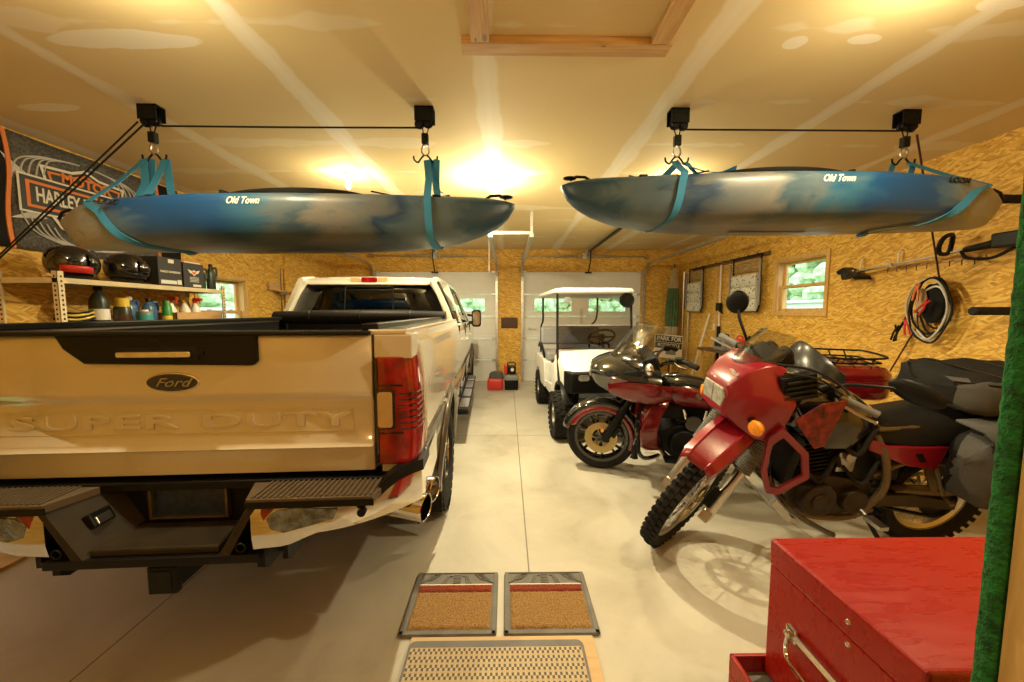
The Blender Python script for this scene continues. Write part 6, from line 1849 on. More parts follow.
    for x in (-0.14, -0.26, -0.37):
        b.tube([(x, -0.195, zr), (x, -0.155, zr - 0.045), (x, 0.155, zr - 0.045), (x, 0.195, zr)], 0.006, 6)
    for x in (-0.15, -0.35):
        for y in (-0.12, 0.12):
            b.tube([(x, y, zr - 0.045), (x, y, 1.09)], 0.007, 6)
    b.build('luggage_rack', M['satin'], t)
    b = MB(); b.box((-0.49, 0, 0.94), (0.03, 0.4, 0.06)); b.build('tail_lamp', M['redlens'], t, 0, bevel=0.01)
    b = MB(); b.tube([(0.85, 0.14, 0.22), (0.80, 0.27, 0.06), (0.795, 0.30, 0.028)], 0.013, 8); b.box((0.79, 0.31, 0.0245), (0.07, 0.05, 0.008), (R(-4.2), 0, 0)); b.build('side_stand', M['gloss'], t, 0)
    b = MB(); b.box((-0.49, 0, 0.99), (0.02, 0.30, 0.02)); b.build('reflector_bar', M['redlens'], t, 0)
    return t
M['vinyl_shiny'] = mat('polished_black_vinyl', (0.03, 0.028, 0.024), 0.28, coat=0.3)
make_tourer()

# ================================================================== golf cart (local: x forward, towards the viewer; y left)
def make_cart():
    t = thing('golf_cart', 'white golf cart with roof and black struts facing the viewer by the garage door', 'golf cart', (1.06, 6.28, 0), R(-87.5))
    XF = 1.76
    for x in (0, XF):
        for s in (1, -1):
            make_wheel_parts(t, (x, s * (0.46 if x else 0.42), 0.285), 0.285, 0.25, 0.15, 'cart', (0, s, 0), True, 'alu', 1, 'wheel', 7, 4, 26)
    b = MB(); b.bb(-0.25, 2.0, -0.30, 0.30, 0.34, 0.42); b.cyl((XF, -0.42, 0.29), (XF, 0.42, 0.29), 0.03); b.cyl((0, -0.42, 0.29), (0, 0.42, 0.29), 0.05); b.ball((0, 0, 0.29), 0.11)
    for s in (1, -1):
        b.tube([(XF, s * 0.30, 0.30), (XF - 0.05, s * 0.26, 0.55)], 0.03, 10)
    b.build('chassis', M['black'], t, 30)
    # front cowl
    b = MB()
    rows = []
    for x, zt, zb, w in ((2.08, 0.80, 0.70, 0.38), (2.06, 0.865, 0.66, 0.43), (1.96, 0.91, 0.66, 0.46), (1.80, 0.96, 0.66, 0.48), (1.58, 1.03, 0.64, 0.50), (1.45, 1.06, 0.62, 0.50)):
        rows.append([(x, -w, zb), (x, -w, lerp(zb, zt, 0.8)), (x, -w * 0.9, zt), (x, 0, zt + 0.03), (x, w * 0.9, zt), (x, w, lerp(zb, zt, 0.8)), (x, w, zb)])
    b.loft(rows); cow = b.build('front_cowl', M['white'], t, 50, bevel=0.01)
    b = MB()
    rows = []
    for x, z0, z1, w in ((2.125, 0.70, 0.80, 0.34), (2.115, 0.62, 0.85, 0.42), (2.03, 0.60, 0.865, 0.46), (1.92, 0.64, 0.86, 0.475)):
        rows.append([(x, -w, z0), (x, -w, z1), (x, 0, z1 + 0.015), (x, w, z1), (x, w, z0)])
    b.loft(rows); bp = b.build('front_bumper', M['black'], t, 40, bevel=0.015)
    for s in (1, -1):
        b = MB(); b.prism(rrect(0.13, 0.07, 0.03, cx=s * 0.28, cy=0.80), 0, 2.09, 2.128); b.build('headlamp', M['headlens'], bp, 30)
    b = MB(); b.bb(2.06, 2.13, -0.02, 0.34, 0.66, 0.72)
    for k in range(12):
        b.bb(2.13, 2.135, -0.01 + k * 0.028, 0.008 + k * 0.028, 0.665, 0.715)
    b.build('light_bar', M['alu'], bp, 0)
    for s in (1, -1):
        b = MB()   # side sill and rear quarter
        b.loft([[(1.50, s * 0.50, 0.60), (1.50, s * 0.52, 0.92), (1.50, s * 0.48, 0.92), (1.50, s * 0.46, 0.60)], [(1.36, s * 0.50, 0.40), (1.36, s * 0.52, 0.58), (1.36, s * 0.48, 0.58), (1.36, s * 0.46, 0.40)], [(0.72, s * 0.50, 0.40), (0.72, s * 0.52, 0.52), (0.72, s * 0.48, 0.52), (0.72, s * 0.46, 0.40)]]); b.build('side_sill', M['white'], t, 30, bevel=0.006)
        b = MB()
        pts = [(0.72, 0.42), (0.72, 0.80), (0.55, 0.84), (-0.30, 0.84), (-0.42, 0.72), (-0.42, 0.58)] + [(0.33 * math.cos(a), 0.285 + 0.33 * math.sin(a)) for a in [R(q) for q in range(125, 19, -12)]] + [(0.38, 0.42)]
        b.prism(pts, 1, s * 0.42, s * 0.53); b.build('rear_quarter', M['white'], t, 30, bevel=0.01)
        b = MB(); b.tube([(XF + 0.34 * math.cos(a), s * 0.45, 0.32 + 0.38 * math.sin(a)) for a in [R(q) for q in range(25, 156, 15)]], 0.02, 6, flat=(0.06, 0.012), up=(0, 1, 0)); b.build('fender_flare', M['black'], t)
        b = MB(); b.tube(smooth_path([(0.55, s * 0.50, 0.84), (0.50, s * 0.53, 1.02), (0.25, s * 0.53, 1.06), (0.02, s * 0.52, 0.98)]), 0.018, 8); b.build('arm_rest', M['satin'], t)
    b = MB(); b.bb(-0.42, -0.25, -0.50, 0.50, 0.45, 0.84); b.bb(0.0, 0.72, -0.46, 0.46, 0.42, 0.78); b.build('rear_body', M['white'], t, 0, bevel=0.012)
    b = MB(); b.bb(0.70, 1.55, -0.47, 0.47, 0.40, 0.43); b.build('floor_mat', M['black'], t, 0)
    b = MB(); b.box((0.42, 0, 0.88), (0.56, 0.98, 0.14)); b.build('seat_cushion', M['seatcart'], t, 0, bevel=0.04)
    b = MB(); b.box((0.08, 0, 1.16), (0.10, 1.0, 0.30), (0, R(-10), 0)); b.build('seat_back', M['seatcart'], t, 0, bevel=0.04)
    b = MB(); b.prism([(1.50, 0.78), (1.50, 1.04), (1.42, 1.08), (1.34, 1.0), (1.36, 0.78)], 1, -0.48, 0.48); ds = b.build('dashboard', M['darkwood'], t, 0, bevel=0.012)
    b = MB(); b.ring((1.12, 0.22, 1.20), (-0.6, 0, 0.8), 0.18, 0.015, 30, 8); cc = Vector((1.12, 0.22, 1.20)); a1 = Vector((0.8, 0, 0.6)); 
    b.tube([cc - Vector((0, 0.18, 0)), cc + Vector((0, 0.18, 0))], 0.013, 6); b.tube([cc, cc - a1 * 0.16], 0.013, 6); b.cyl(cc - Vector((-0.6, 0, 0.8)) * 0.02, cc + Vector((-0.6, 0, 0.8)) * 0.02, 0.05); b.tube([cc, (1.42, 0.22, 0.75)], 0.022, 8)
    b.build('steering_wheel', M['black'], t)
    # struts, screen, roof
    for s in (1, -1):
        b = MB(); b.tube([(1.78, s * 0.50, 0.66), (1.56, s * 0.485, 1.06), (1.50, s * 0.48, 1.80)], 0.016, 10); b.build('front_strut', M['black'], t)
        b = MB(); b.tube(smooth_path([(-0.32, s * 0.44, 0.80), (-0.32, s * 0.44, 1.25), (-0.02, s * 0.45, 1.40), (0.06, s * 0.46, 1.55), (0.06, s * 0.46, 1.80)]), 0.016, 10); b.build('rear_strut', M['black'], t)
    b = MB(); b.sheet([[(1.545, -0.47, 1.07), (1.545, 0.47, 1.07)], [(1.525, -0.47, 1.38), (1.525, 0.47, 1.38)]]); b.build('lower_screen', M['smokescreen'], t, 0, solid=0.006)
    b = MB(); b.sheet([[(1.52, -0.47, 1.385), (1.52, 0.47, 1.385)], [(1.50, -0.47, 1.79), (1.50, 0.47, 1.79)]]); b.build('upper_screen', M['clearscreen'], t, 0, solid=0.006)
    b = MB(); b.tube([(1.535, -0.47, 1.383), (1.535, 0.47, 1.383)], 0.009, 6); b.build('screen_hinge', M['alu'], t)
    b = MB()
    rows = []
    for z, g in ((1.785, 0.97), (1.80, 1.0), (1.825, 1.0), (1.85, 0.96), (1.862, 0.8)):
        rows.append([(0.74 + p[0] * (1 - (1 - g) * 0.6), p[1] * g, z) for p in rrect(1.70, 1.06, 0.12, 5)])
    b.loft(rows); b.build('roof', M['white'], t, 50)
    b = MB(); b.cyl((1.58, 0.40, 1.70), (1.53, 0.40, 1.70), 0.085, n=24); b.ring((1.58, 0.40, 1.70), (1, 0, 0), 0.085, 0.012, 24, 6); b.tube([(1.52, 0.48, 1.72), (1.54, 0.42, 1.70)], 0.012, 6); b.build('fan', M['black'], t)
    b = MB(); b.box((1.53, -0.36, 1.70), (0.03, 0.06, 0.08)); b.build('sticker_box', M['grey'], t, 0, bevel=0.006)
    return t
make_cart()
# ================================================================== tool chest beside the doorway
tc = thing('tool_chest', 'worn red steel tool chest with chrome side handle at lower right', 'tool chest', (1.05, 0.755, 0.557))
tc_w, tc_d = 0.68, 0.37
b = MB(); b.bb(-tc_w / 2, tc_w / 2, -tc_d / 2, tc_d / 2, 0.003, 0.3165); b.build('body', M['red'], tc, 0, bevel=0.004)
b = MB(); b.bb(-tc_w / 2 - 0.003, tc_w / 2 + 0.003, -tc_d / 2 - 0.003, tc_d / 2 + 0.003, 0.318, 0.388); lid = b.build('lid', M['red'], tc, 0, bevel=0.008, seg=3)
for y, z in ((-0.045, 0.352), (-0.045, 0.302)):
    b = MB(); b.lathe([(0, 0), (0.006, 0), (0.0045, 0.003), (0, 0.0035)], (-tc_w / 2 - (0.003 if z > 0.31 else 0.0), y, z), (-1, 0, 0), 14); b.build('screw', M['chrome'], tc)
for s in (-1, 1):
    b = MB()
    X0 = s * (tc_w / 2)
    for y in (-0.07, 0.09):
        b.box((X0 + s * 0.006, y, 0.20), (0.012, 0.03, 0.035)); b.cyl((X0, y, 0.20), (X0 + s * 0.022, y, 0.20), 0.010)
    hd = b.build('handle_mount', M['chrome'], tc, 0, bevel=0.003)
    b = MB(); b.tube(smooth_path([(X0 + s * 0.014, 0.09, 0.20), (X0 + s * 0.022, 0.088, 0.165), (X0 + s * 0.028, 0.06, 0.145), (X0 + s * 0.028, -0.04, 0.145), (X0 + s * 0.022, -0.068, 0.165), (X0 + s * 0.014, -0.07, 0.20)]), 0.005, 8); b.bb(X0 + s * 0.010, X0 + s * 0.014, -0.075, 0.095, 0.196, 0.212); b.build('bail', M['chrome'], hd)
for k, (z0, z1) in enumerate(((0.02, 0.11), (0.12, 0.19), (0.20, 0.25), (0.26, 0.31))):
    b = MB(); b.bb(-0.31, 0.31, tc_d / 2, tc_d / 2 + 0.008, z0, z1); dr = b.build('drawer', M['red'], tc, 0, bevel=0.003)
    b = MB(); b.bb(-0.29, 0.29, tc_d / 2 + 0.008, tc_d / 2 + 0.018, z1 - 0.016, z1 - 0.004); b.build('drawer_pull', M['chrome'], dr, 0)
rc = thing('roller_cabinet', 'red roller cabinet with a grey-lined top tray under the tool chest', 'tool cabinet', (1.04, 0.755, 0))
b = MB(); b.bb(-0.42, 0.40, -0.185, 0.20, 0.10, 0.545); b.build('body', M['red'], rc, 0, bevel=0.004)
b = MB(); b.bb(-0.415, 0.395, -0.18, 0.195, 0.545, 0.552); b.build('tray_mat', M['grey'], rc, 0)
b = MB()
for p in ((-0.42, -0.408, -0.185, 0.20), (0.388, 0.40, -0.185, 0.20), (-0.42, 0.40, 0.190, 0.20)):
    b.bb(*p, 0.545, 0.60)
b.build('tray_rim', M['red'], rc, 0, bevel=0.003)
for x in (-0.36, 0.34):
    for y in (-0.14, 0.15):
        b = MB(); b.cyl((x - 0.015, y, 0.045), (x + 0.015, y, 0.045), 0.045, n=20); b.bb(x - 0.02, x + 0.02, y - 0.02, y + 0.02, 0.045, 0.10); b.build('caster', M['rubber'], rc)
for k in range(3):
    b = MB(); b.bb(-0.39, 0.37, 0.20, 0.208, 0.12 + k * 0.14, 0.25 + k * 0.14); dr = b.build('drawer', M['red'], rc, 0, bevel=0.003)
    b = MB(); b.bb(-0.37, 0.35, 0.208, 0.218, 0.232 + k * 0.14, 0.245 + k * 0.14); b.build('drawer_pull', M['chrome'], dr, 0)

# ================================================================== mats on the floor
def make_mat(x0, x1, label):
    W, D = x1 - x0, 0.43
    t = thing('door_mat', label, 'door mat', ((x0 + x1) / 2, 1.65 + D / 2, 0.0), group='rubber-framed coir mats')
    b = MB(); b.prism(rrect(W, D, 0.02), 2, 0.001, 0.012)
    for (xa, xb, ya, yb) in ((-W / 2, W / 2, -D / 2, -D / 2 + 0.03), (-W / 2, -W / 2 + 0.03, -D / 2, D / 2), (W / 2 - 0.03, W / 2, -D / 2, D / 2), (-W / 2, W / 2, D / 2 - 0.016, D / 2)):
        b.bb(xa + 0.004, xb - 0.004, ya + 0.004, yb - 0.004, 0.010, 0.017)
    b.build('rubber_base', M['rubber_grey'], t, 0, bevel=0.003)
    b = MB()   # raised fret in the far border
    y0, y1 = D / 2 - 0.095, D / 2 - 0.022
    for s in (1, -1):
        for k in range(3):
            o = 0.012 * k
            b.tube([(s * (0.215 - o), y0 + o * 0.6, 0.014), (s * (0.15 - o * 0.5), y1 - o * 0.5, 0.014), (s * (0.10 + o), y1 - o * 0.5, 0.014), (s * (0.14 + o * 0.3), y0 + 0.035, 0.014), (s * (0.19 - o), y0 + 0.035 - o * .3, 0.014)], 0.0042, 5)
            b.tube([(s * (0.085 - o), y0 + 0.002, 0.014), (s * (0.06 - o * 0.6), y1 - 0.01, 0.014), (s * (0.035 - o * 0.4), y1 - 0.01, 0.014)], 0.0042, 5)
    for k in range(6):
        b.bb(-0.022, 0.022, y0 + 0.004 + k * 0.012, y0 + 0.011 + k * 0.012, 0.011, 0.020)
    b.build('fret_border', M['rubber_grey'], t, 40)
    rr = random.Random(2)
    def pile(xa, xb, ya, yb, name, m):
        b = MB()
        nx, ny = 46, max(6, int((yb - ya) / (xb - xa) * 46))
        rows = []
        for i in range(ny + 1):
            rows.append([(lerp(xa, xb, j / nx) + (rr.uniform(-0.002, 0.002)), lerp(ya, yb, i / ny) + rr.uniform(-0.002, 0.002), 0.012 if (i in (0, ny) or j in (0, nx)) else 0.021 + rr.uniform(-0.003, 0.003)) for j in range(nx + 1)])
        b.sheet(rows); b.build(name, m, t, 80)
    pile(-W / 2 + 0.034, W / 2 - 0.034, -D / 2 + 0.034, D / 2 - 0.157, 'coir_field', M['coir'])
    pile(-W / 2 + 0.034, W / 2 - 0.034, D / 2 - 0.155, D / 2 - 0.105, 'red_band', M['coir_red'])
    b = MB(); b.bb(-W / 2 + 0.034, W / 2 - 0.034, D / 2 - 0.104, D / 2 - 0.097, 0.010, 0.016); b.build('white_line', M['cream'], t, 0)
    return t
make_mat(-0.525, -0.052, 'coir door mat with grey rubber frame, the one nearer the truck')
make_mat(-0.018, 0.450, 'coir door mat with grey rubber frame, the one nearer the motorcycles')
b = MB(); b.bb(-0.452, 0.405, 0.95, 1.640, 0.001, 0.018)
tag(b.build('plywood_sheet', M['ply'], smooth=0, bevel=0.002), 'thin plywood sheet on the floor under the striped rug', 'plywood')
rug = thing('rug', 'striped woven grey and cream rug lying on plywood', 'rug', (-0.05, 1.28, 0.018))
b = MB(); b.prism(rrect(0.80, 0.66, 0.03, 5), 2, 0.001, 0.010); b.build('border', M['rugedge'], rug, 0, bevel=0.003)
b = MB(); b.prism(rrect(0.775, 0.60, 0.01, 3, 0, -0.012), 2, 0.009, 0.015); b.build('woven_field', M['rug'], rug, 0)
b = MB(); b.bb(-3.62, -3.03, 1.35, 2.28, 0.001, 0.02)
tag(b.build('wood_board', M['ply'], smooth=0), 'tan wooden board on the floor against the left wall', 'board')

# ================================================================== flag on the left wall
FX = XL + 0.012
flag = thing('wall_flag', 'charcoal flag with orange bar-and-shield emblem on the left wall', 'flag', (FX, 3.45, 2.45))
def fl(u, v):   # gentle ripple of the cloth
    return 0.006 * math.sin(u * 9 + v * 2) + 0.004 * math.sin(v * 7)
def cloth(u0, u1, v0, v1, name, m, parent, off=0.0):
    b = MB(); nu, nv = 24, 12
    b.sheet([[(0.006 + off + fl(lerp(u0, u1, i / nu), lerp(v0, v1, j / nv)), lerp(u0, u1, i / nu), lerp(v0, v1, j / nv)) for j in range(nv + 1)] for i in range(nu + 1)])
    return b.build(name, m, parent, 60, solid=0.003)
cloth(-0.58, 0.60, -0.42, 0.44, 'field', M['flagcloth'], flag)
for s in (-1, 1):
    u0, u1 = (-0.82, -0.60) if s < 0 else (0.62, 0.84)
    cloth(u0, u1, -0.42, 0.44, 'end_panel', M['flagblack'], flag)
    b = MB(); b.tube([(0.010 + fl(s * 0.59, v), s * 0.595 + 0.012 * math.sin(v * 8), v) for v in [lerp(-0.42, 0.44, k / 16) for k in range(17)]], 0.01, 4, flat=(0.004, 0.013), up=(1, 0, 0)); b.build('orange_piping', M['orange'], flag)
EU = -0.075   # the emblem sits a little off centre
def plate(poly, x, name, m, parent):
    b = MB(); b.prism([(p[0] + EU, p[1]) for p in poly], 0, x, x + 0.002); return b.build(name, m, parent, 0)
def scaled(poly, k, c=(0, 0)):
    return [(c[0] + (p[0] - c[0]) * k, c[1] + (p[1] - c[1]) * k) for p in poly]
shield = [(-0.30, 0.24), (-0.10, 0.255), (0.0, 0.30), (0.10, 0.255), (0.30, 0.24), (0.27, 0.10), (0.30, -0.05), (0.20, -0.20), (0.0, -0.30), (-0.20, -0.20), (-0.30, -0.05), (-0.27, 0.10)]
bar = [(-0.45, 0.13), (0.45, 0.13), (0.45, -0.11), (-0.45, -0.11)]
M['silver'] = mat('silver_print', (0.50, 0.49, 0.46), 0.6)
for poly in ([(-0.36, 0.12), (-0.55, 0.27), (-0.42, 0.02)], [(-0.36, -0.10), (-0.53, -0.20), (-0.30, -0.16)], [(0.36, 0.12), (0.55, 0.27), (0.42, 0.02)], [(0.36, -0.10), (0.53, -0.20), (0.30, -0.16)]):
    plate(poly, 0.016, 'emblem_spike', M['silver'], flag)
for s in (1, -1):
    b = MB()
    for k in range(5):
        b.tube(smooth_path([(0.017, EU + s * (0.50 - k * 0.05), 0.10 + k * 0.02), (0.017, EU + s * (0.46 - k * 0.05), 0.24 + k * 0.015), (0.017, EU + s * (0.34 - k * 0.05), 0.31 + k * 0.008), (0.017, EU + s * (0.20 - k * 0.04), 0.335 + k * 0.004)]), 0.006, 5)
    b.build('emblem_swirls', M['silver'], flag)
    b = MB()
    for k in range(5):
        b.tube(smooth_path([(0.017, EU + s * (0.46 - k * 0.05), -0.14 - k * 0.02), (0.017, EU + s * (0.40 - k * 0.05), -0.26 - k * 0.012), (0.017, EU + s * (0.26 - k * 0.05), -0.33 - k * 0.008), (0.017, EU + s * (0.10 - k * 0.02), -0.36)]), 0.006, 5)
    b.build('emblem_swirls', M['silver'], flag)
plate(scaled(shield, 1.08), 0.017, 'shield_outline', M['cream'], flag)
plate(scaled(shield, 1.0), 0.019, 'shield_black', M['signblack'], flag)
plate(scaled(shield, 0.93), 0.021, 'shield_orange', M['orange'], flag)
plate(scaled(shield, 0.86), 0.023, 'shield_face', M['signblack'], flag)
plate([(-0.475, 0.155), (0.475, 0.155), (0.475, -0.135), (-0.475, -0.135)], 0.025, 'bar_outline', M['cream'], flag)
plate([(-0.46, 0.14), (0.46, 0.14), (0.46, -0.12), (-0.46, -0.12)], 0.027, 'bar_black', M['signblack'], flag)
plate([(-0.43, 0.112), (0.43, 0.112), (0.43, -0.092), (-0.43, -0.092)], 0.029, 'bar_orange', M['orange'], flag)
plate([(-0.405, 0.09), (0.405, 0.09), (0.405, -0.07), (-0.405, -0.07)], 0.031, 'bar_face', M['signblack'], flag)
fr_ = lambda u, v, x=0.034: frame((x, u + EU, v), (0, 1, 0), (0, 0, 1))
text_mesh('bar_lettering', 'HARLEY-DAVIDSON', 0.155, M['cream'], flag, fr_(0, 0.008), 0.0015, sx=0.54, bold=0.0035)
text_mesh('top_lettering', 'MOTOR', 0.11, M['orange'], flag, fr_(0, 0.198, 0.026), 0.0015, sx=0.95, bold=0.004)
text_mesh('bottom_lettering', 'CYCLES', 0.085, M['orange'], flag, fr_(0, -0.165, 0.026), 0.0015, sx=0.8, bold=0.003)

# ================================================================== shelf unit on the left wall and what stands on it
SX0, SX1, SY0, SY1 = -3.66, -3.22, 2.72, 4.30
ZT, ZL = 1.80, 1.425
su = thing('shelf_unit', 'beige steel shelf unit with slotted posts by the left wall', 'shelves', ((SX0 + SX1) / 2, (SY0 + SY1) / 2, 0))
cx, cy = (SX0 + SX1) / 2, (SY0 + SY1) / 2
for x, sx_ in ((SX0, 1), (SX1, -1)):
    for y, sy_ in ((SY0, 1), (SY1, -1)):
        b = MB()
        b.bb(x - cx, x - cx + sx_ * 0.003, y - cy, y - cy + sy_ * 0.04, 0, 1.845)
        b.bb(x - cx, x - cx + sx_ * 0.04, y - cy, y - cy + sy_ * 0.003, 0, 1.845)
        b.mat = 1
        for k in range(20):
            z = 1.16 + k * 0.034
            b.box((x - cx - sx_ * 0.0005, y - cy + sy_ * 0.022, z), (0.003, 0.010, 0.014)); b.box((x - cx + sx_ * 0.022, y - cy - sy_ * 0.0005, z), (0.010, 0.003, 0.014))
        b.build('post', [M['shelfsteel'], M['black']], su, 0)
for z in (ZT, ZL, 0.75, 0.15):
    b = MB(); b.bb(SX0 - cx + 0.004, SX1 - cx - 0.004, SY0 - cy + 0.004, SY1 - cy - 0.004, z - 0.014, z - 0.001); b.build('deck', M['particle'], su, 0)
    for p in ((SX1 - cx - 0.012, SX1 - cx + 0.001, SY0 - cy, SY1 - cy), (SX0 - cx, SX0 - cx + 0.012, SY0 - cy, SY1 - cy), (SX0 - cx, SX1 - cx, SY0 - cy, SY0 - cy + 0.012), (SX0 - cx, SX1 - cx, SY1 - cy - 0.012, SY1 - cy)):
        b = MB(); b.bb(*p, z - 0.042, z - 0.002); b.build('beam', M['shelfsteel'], su, 0, bevel=0.003)

def bottle(name, label, cat, x, y, z, prof, m, cap=None, band=None, flat=1.0, handle=False, rot=0):
    """lathe body with optional cap and label band, both parts"""
    t = thing(name, label, cat, (x, y, z), rot)
    t.scale = (flat, 1, 1)
    b = MB(); b.lathe(prof, n=24); b.build('body', M[m], t, 45)
    top = prof[-1][1] if prof[-1][0] < 0.001 else prof[-1][1]
    if cap:
        r, h, cm = cap
        b = MB(); b.lathe([(0, top - 0.01), (r, top - 0.01), (r, top + h), (r * 0.9, top + h + 0.004), (0, top + h + 0.004)], n=20); b.build('cap', M[cm], t)
    if band:
        z0, z1, r, bm_ = band
        b = MB(); b.lathe([(r, z0), (r, z1), (r - 0.003, z1), (r - 0.003, z0)], n=24, closed=True); b.build('label', M[bm_], t)
    if handle:
        b = MB(); b.tube(smooth_path([(0, 0.03, top - 0.02), (0, 0.075, top - 0.015), (0, 0.085, top - 0.07), (0, 0.07, top - 0.12)]), 0.012, 8); b.build('handle', M[m], t)
    return t
def jugprof(r, h, neck=0.025):
    return [(0, 0), (r * 0.95, 0.0), (r, 0.012), (r, h * 0.66), (r * 0.9, h * 0.76), (r * 0.55, h * 0.88), (neck, h * 0.93), (neck, h), (0, h)]

def helmet(label, y, x, rot, col, accent):
    t = thing('motorcycle_helmet', label, 'helmet', (x, y, ZT), rot)
    b = MB()
    rows = []
    for i in range(15):
        th = PI * i / 14
        r_ = max(0.004, math.sin(th) ** 0.75)
        h = 0.135 - 0.135 * math.cos(th)
        h = 0.002 + h * 0.98
        row = []
        for k in range(28):
            a = 2 * PI * k / 28
            chin = 1.0 + (0.16 if math.cos(a) > 0.3 and i < 7 else 0.0) * math.cos(a)
            row.append((0.145 * r_ * math.cos(a) * chin, 0.118 * r_ * math.sin(a), h))
        rows.append(row)
    b.loft(rows); b.build('shell', M[col], t, 70)
    b = MB()
    b.sheet([[(0.137 * math.cos(a) * f + 0.022, 0.124 * math.sin(a) * f, z) for a in [R(q) for q in range(-75, 76, 15)]] for z, f in ((0.10, 1.0), (0.14, 1.03), (0.18, 0.96), (0.205, 0.85))]); b.build('visor', M['gloss'], t, 60, solid=0.004)
    if accent:
        for s in (1, -1):
            b = MB(); b.sheet([[(lerp(-0.10, 0.08, q), s * (0.121 * math.sqrt(max(0.05, 1 - (lerp(-0.10, 0.08, q) / 0.155) ** 2)) + 0.004) * f, z) for q in (0, .25, .5, .75, 1)] for z, f in ((0.05, 0.92), (0.085, 1.0), (0.105, 1.02))]); b.build('graphic', M[accent], t, 60, solid=0.003)
        b = MB(); b.sheet([[(x, y, 0.262 - 0.9 * (x * x + y * y) * 2.0) for y in (-0.05, 0, 0.05)] for x in (-0.06, -0.02, 0.03, 0.07)]); b.build('top_graphic', M[accent], t, 60, solid=0.003)
    b = MB(); b.tube(smooth_loop([(0.15, 0, 0.008), (0.08, 0.10, 0.008), (-0.08, 0.10, 0.008), (-0.13, 0, 0.008), (-0.08, -0.10, 0.008), (0.08, -0.10, 0.008)]), 0.008, 8, closed=True); b.build('rim_trim', M['rubber'], t)
    return t
helmet('black motorcycle helmet with red flashes at the near end of the top shelf', 2.97, -3.40, R(70), 'gloss', 'redp')
helmet('all-black helmet next to the black cartons on the top shelf', 3.36, -3.37, R(60), 'gloss', None)

def carton(label, y, x, s, rot, kind):
    t = thing('carton', label, 'box', (x, y, ZT), rot)
    sx_, sy_, sz_ = s
    b = MB(); b.bb(-sx_ / 2, sx_ / 2, -sy_ / 2, sy_ / 2, 0, sz_); b.build('box', M['boxblack'], t, 0, bevel=0.003)
    f = sx_ / 2 + 0.001
    if kind == 1:
        text_mesh('carton_lettering', 'HARLEY-DAVIDSON', 0.028, M['cream'], t, frame((f, 0, sz_ * 0.50), (0, 1, 0), (0, 0, 1)), 0.0006, sx=0.85, bold=0.0006)
        b = MB(); b.bb(f - 0.001, f + 0.001, -sy_ * 0.42, sy_ * 0.25, 0.02, 0.055); b.build('white_label', M['signwhite'], t, 0)
        b = MB(); b.bb(f - 0.001, f + 0.001, sy_ * 0.28, sy_ * 0.46, 0.02, 0.065); b.build('small_label', M['signwhite'], t, 0)
        b = MB(); b.bb(f - 0.001, f + 0.001, -0.02, 0.04, sz_ - 0.05, sz_ - 0.015); b.build('yellow_sticker', M['cream'], t, 0)
    else:
        b = MB()
        z0 = sz_ * 0.62
        b.prism([(-0.075, z0 + 0.03), (-0.02, z0 + 0.015), (0, z0 + 0.03), (0.02, z0 + 0.015), (0.075, z0 + 0.03), (0.05, z0 - 0.005), (0.025, z0 - 0.012), (0, z0 - 0.035), (-0.025, z0 - 0.012), (-0.05, z0 - 0.005)], 0, f - 0.001, f + 0.001); b.build('winged_emblem', M['cream'], t, 0)
        b = MB(); b.prism([(-0.03, z0 + 0.012), (0.03, z0 + 0.012), (0.02, z0 - 0.01), (0, z0 - 0.022), (-0.02, z0 - 0.01)], 0, f, f + 0.002); b.build('emblem_centre', M['orange'], t, 0)
        b = MB()
        for k in range(4):
            b.bb(f - 0.001, f + 0.001, -0.055, 0.055, 0.06 + k * 0.014, 0.067 + k * 0.014)
        b.build('small_print', M['silver'], t, 0)
        b = MB(); b.bb(f - 0.001, f + 0.001, -0.02, 0.08, 0.012, 0.035); b.build('white_label', M['signwhite'], t, 0)
    return t
carton('black carton with white lettering on the top shelf', 3.66, -3.36, (0.22, 0.25, 0.27), 0.0, 1)
carton('black carton with a winged emblem on the top shelf', 3.93, -3.36, (0.22, 0.25, 0.25), 0.0, 2)
t = thing('orange_carton', 'flat orange carton lying on the black cartons', 'box', (-3.40, 3.99, ZT + 0.251))
b = MB(); b.bb(-0.08, 0.08, -0.12, 0.14, 0, 0.03); b.build('box', M['orange'], t, 0, bevel=0.003)
b = MB(); b.bb(0.08, 0.082, -0.09, 0.11, 0.008, 0.022); b.build('print', M['cream'], t, 0)
bottle('oil_bottle', 'dark oil bottle with red cap by the cartons on the top shelf', 'bottle', -3.33, 4.11, ZT, jugprof(0.05, 0.23, 0.02), 'oil', (0.022, 0.02, 'redp'), None, 0.7, True)
bottle('oil_bottle', 'dark green-black oil bottle at the far end of the top shelf', 'bottle', -3.33, 4.252, ZT, jugprof(0.05, 0.26, 0.02), 'oil', (0.022, 0.02, 'black'), None, 0.7, True)
ZB = ZL
bottle('bottle', 'large black bottle with pale label at the near end of the lower shelf row', 'bottle', -3.37, 3.115, ZB, jugprof(0.060, 0.31, 0.022), 'oil', (0.026, 0.02, 'black'), (0.06, 0.15, 0.0615, 'signwhite'))
bottle('bottle', 'dark bottle with a yellow top on the lower shelf', 'bottle', -3.31, 3.24, ZB, [(0, 0), (0.055, 0), (0.058, 0.01), (0.058, 0.15), (0.05, 0.17), (0, 0.17)], 'oil', (0.048, 0.07, 'yellow'), (0.03, 0.10, 0.060, 'brown'))
bottle('tin', 'teal-labelled tin in front of the blue jug', 'tin', -3.245, 3.365, ZB, [(0, 0), (0.052, 0), (0.055, 0.006), (0.055, 0.12), (0.05, 0.13), (0, 0.13)], 'grey', (0.03, 0.012, 'cream'), (0.015, 0.105, 0.057, 'tealp'))
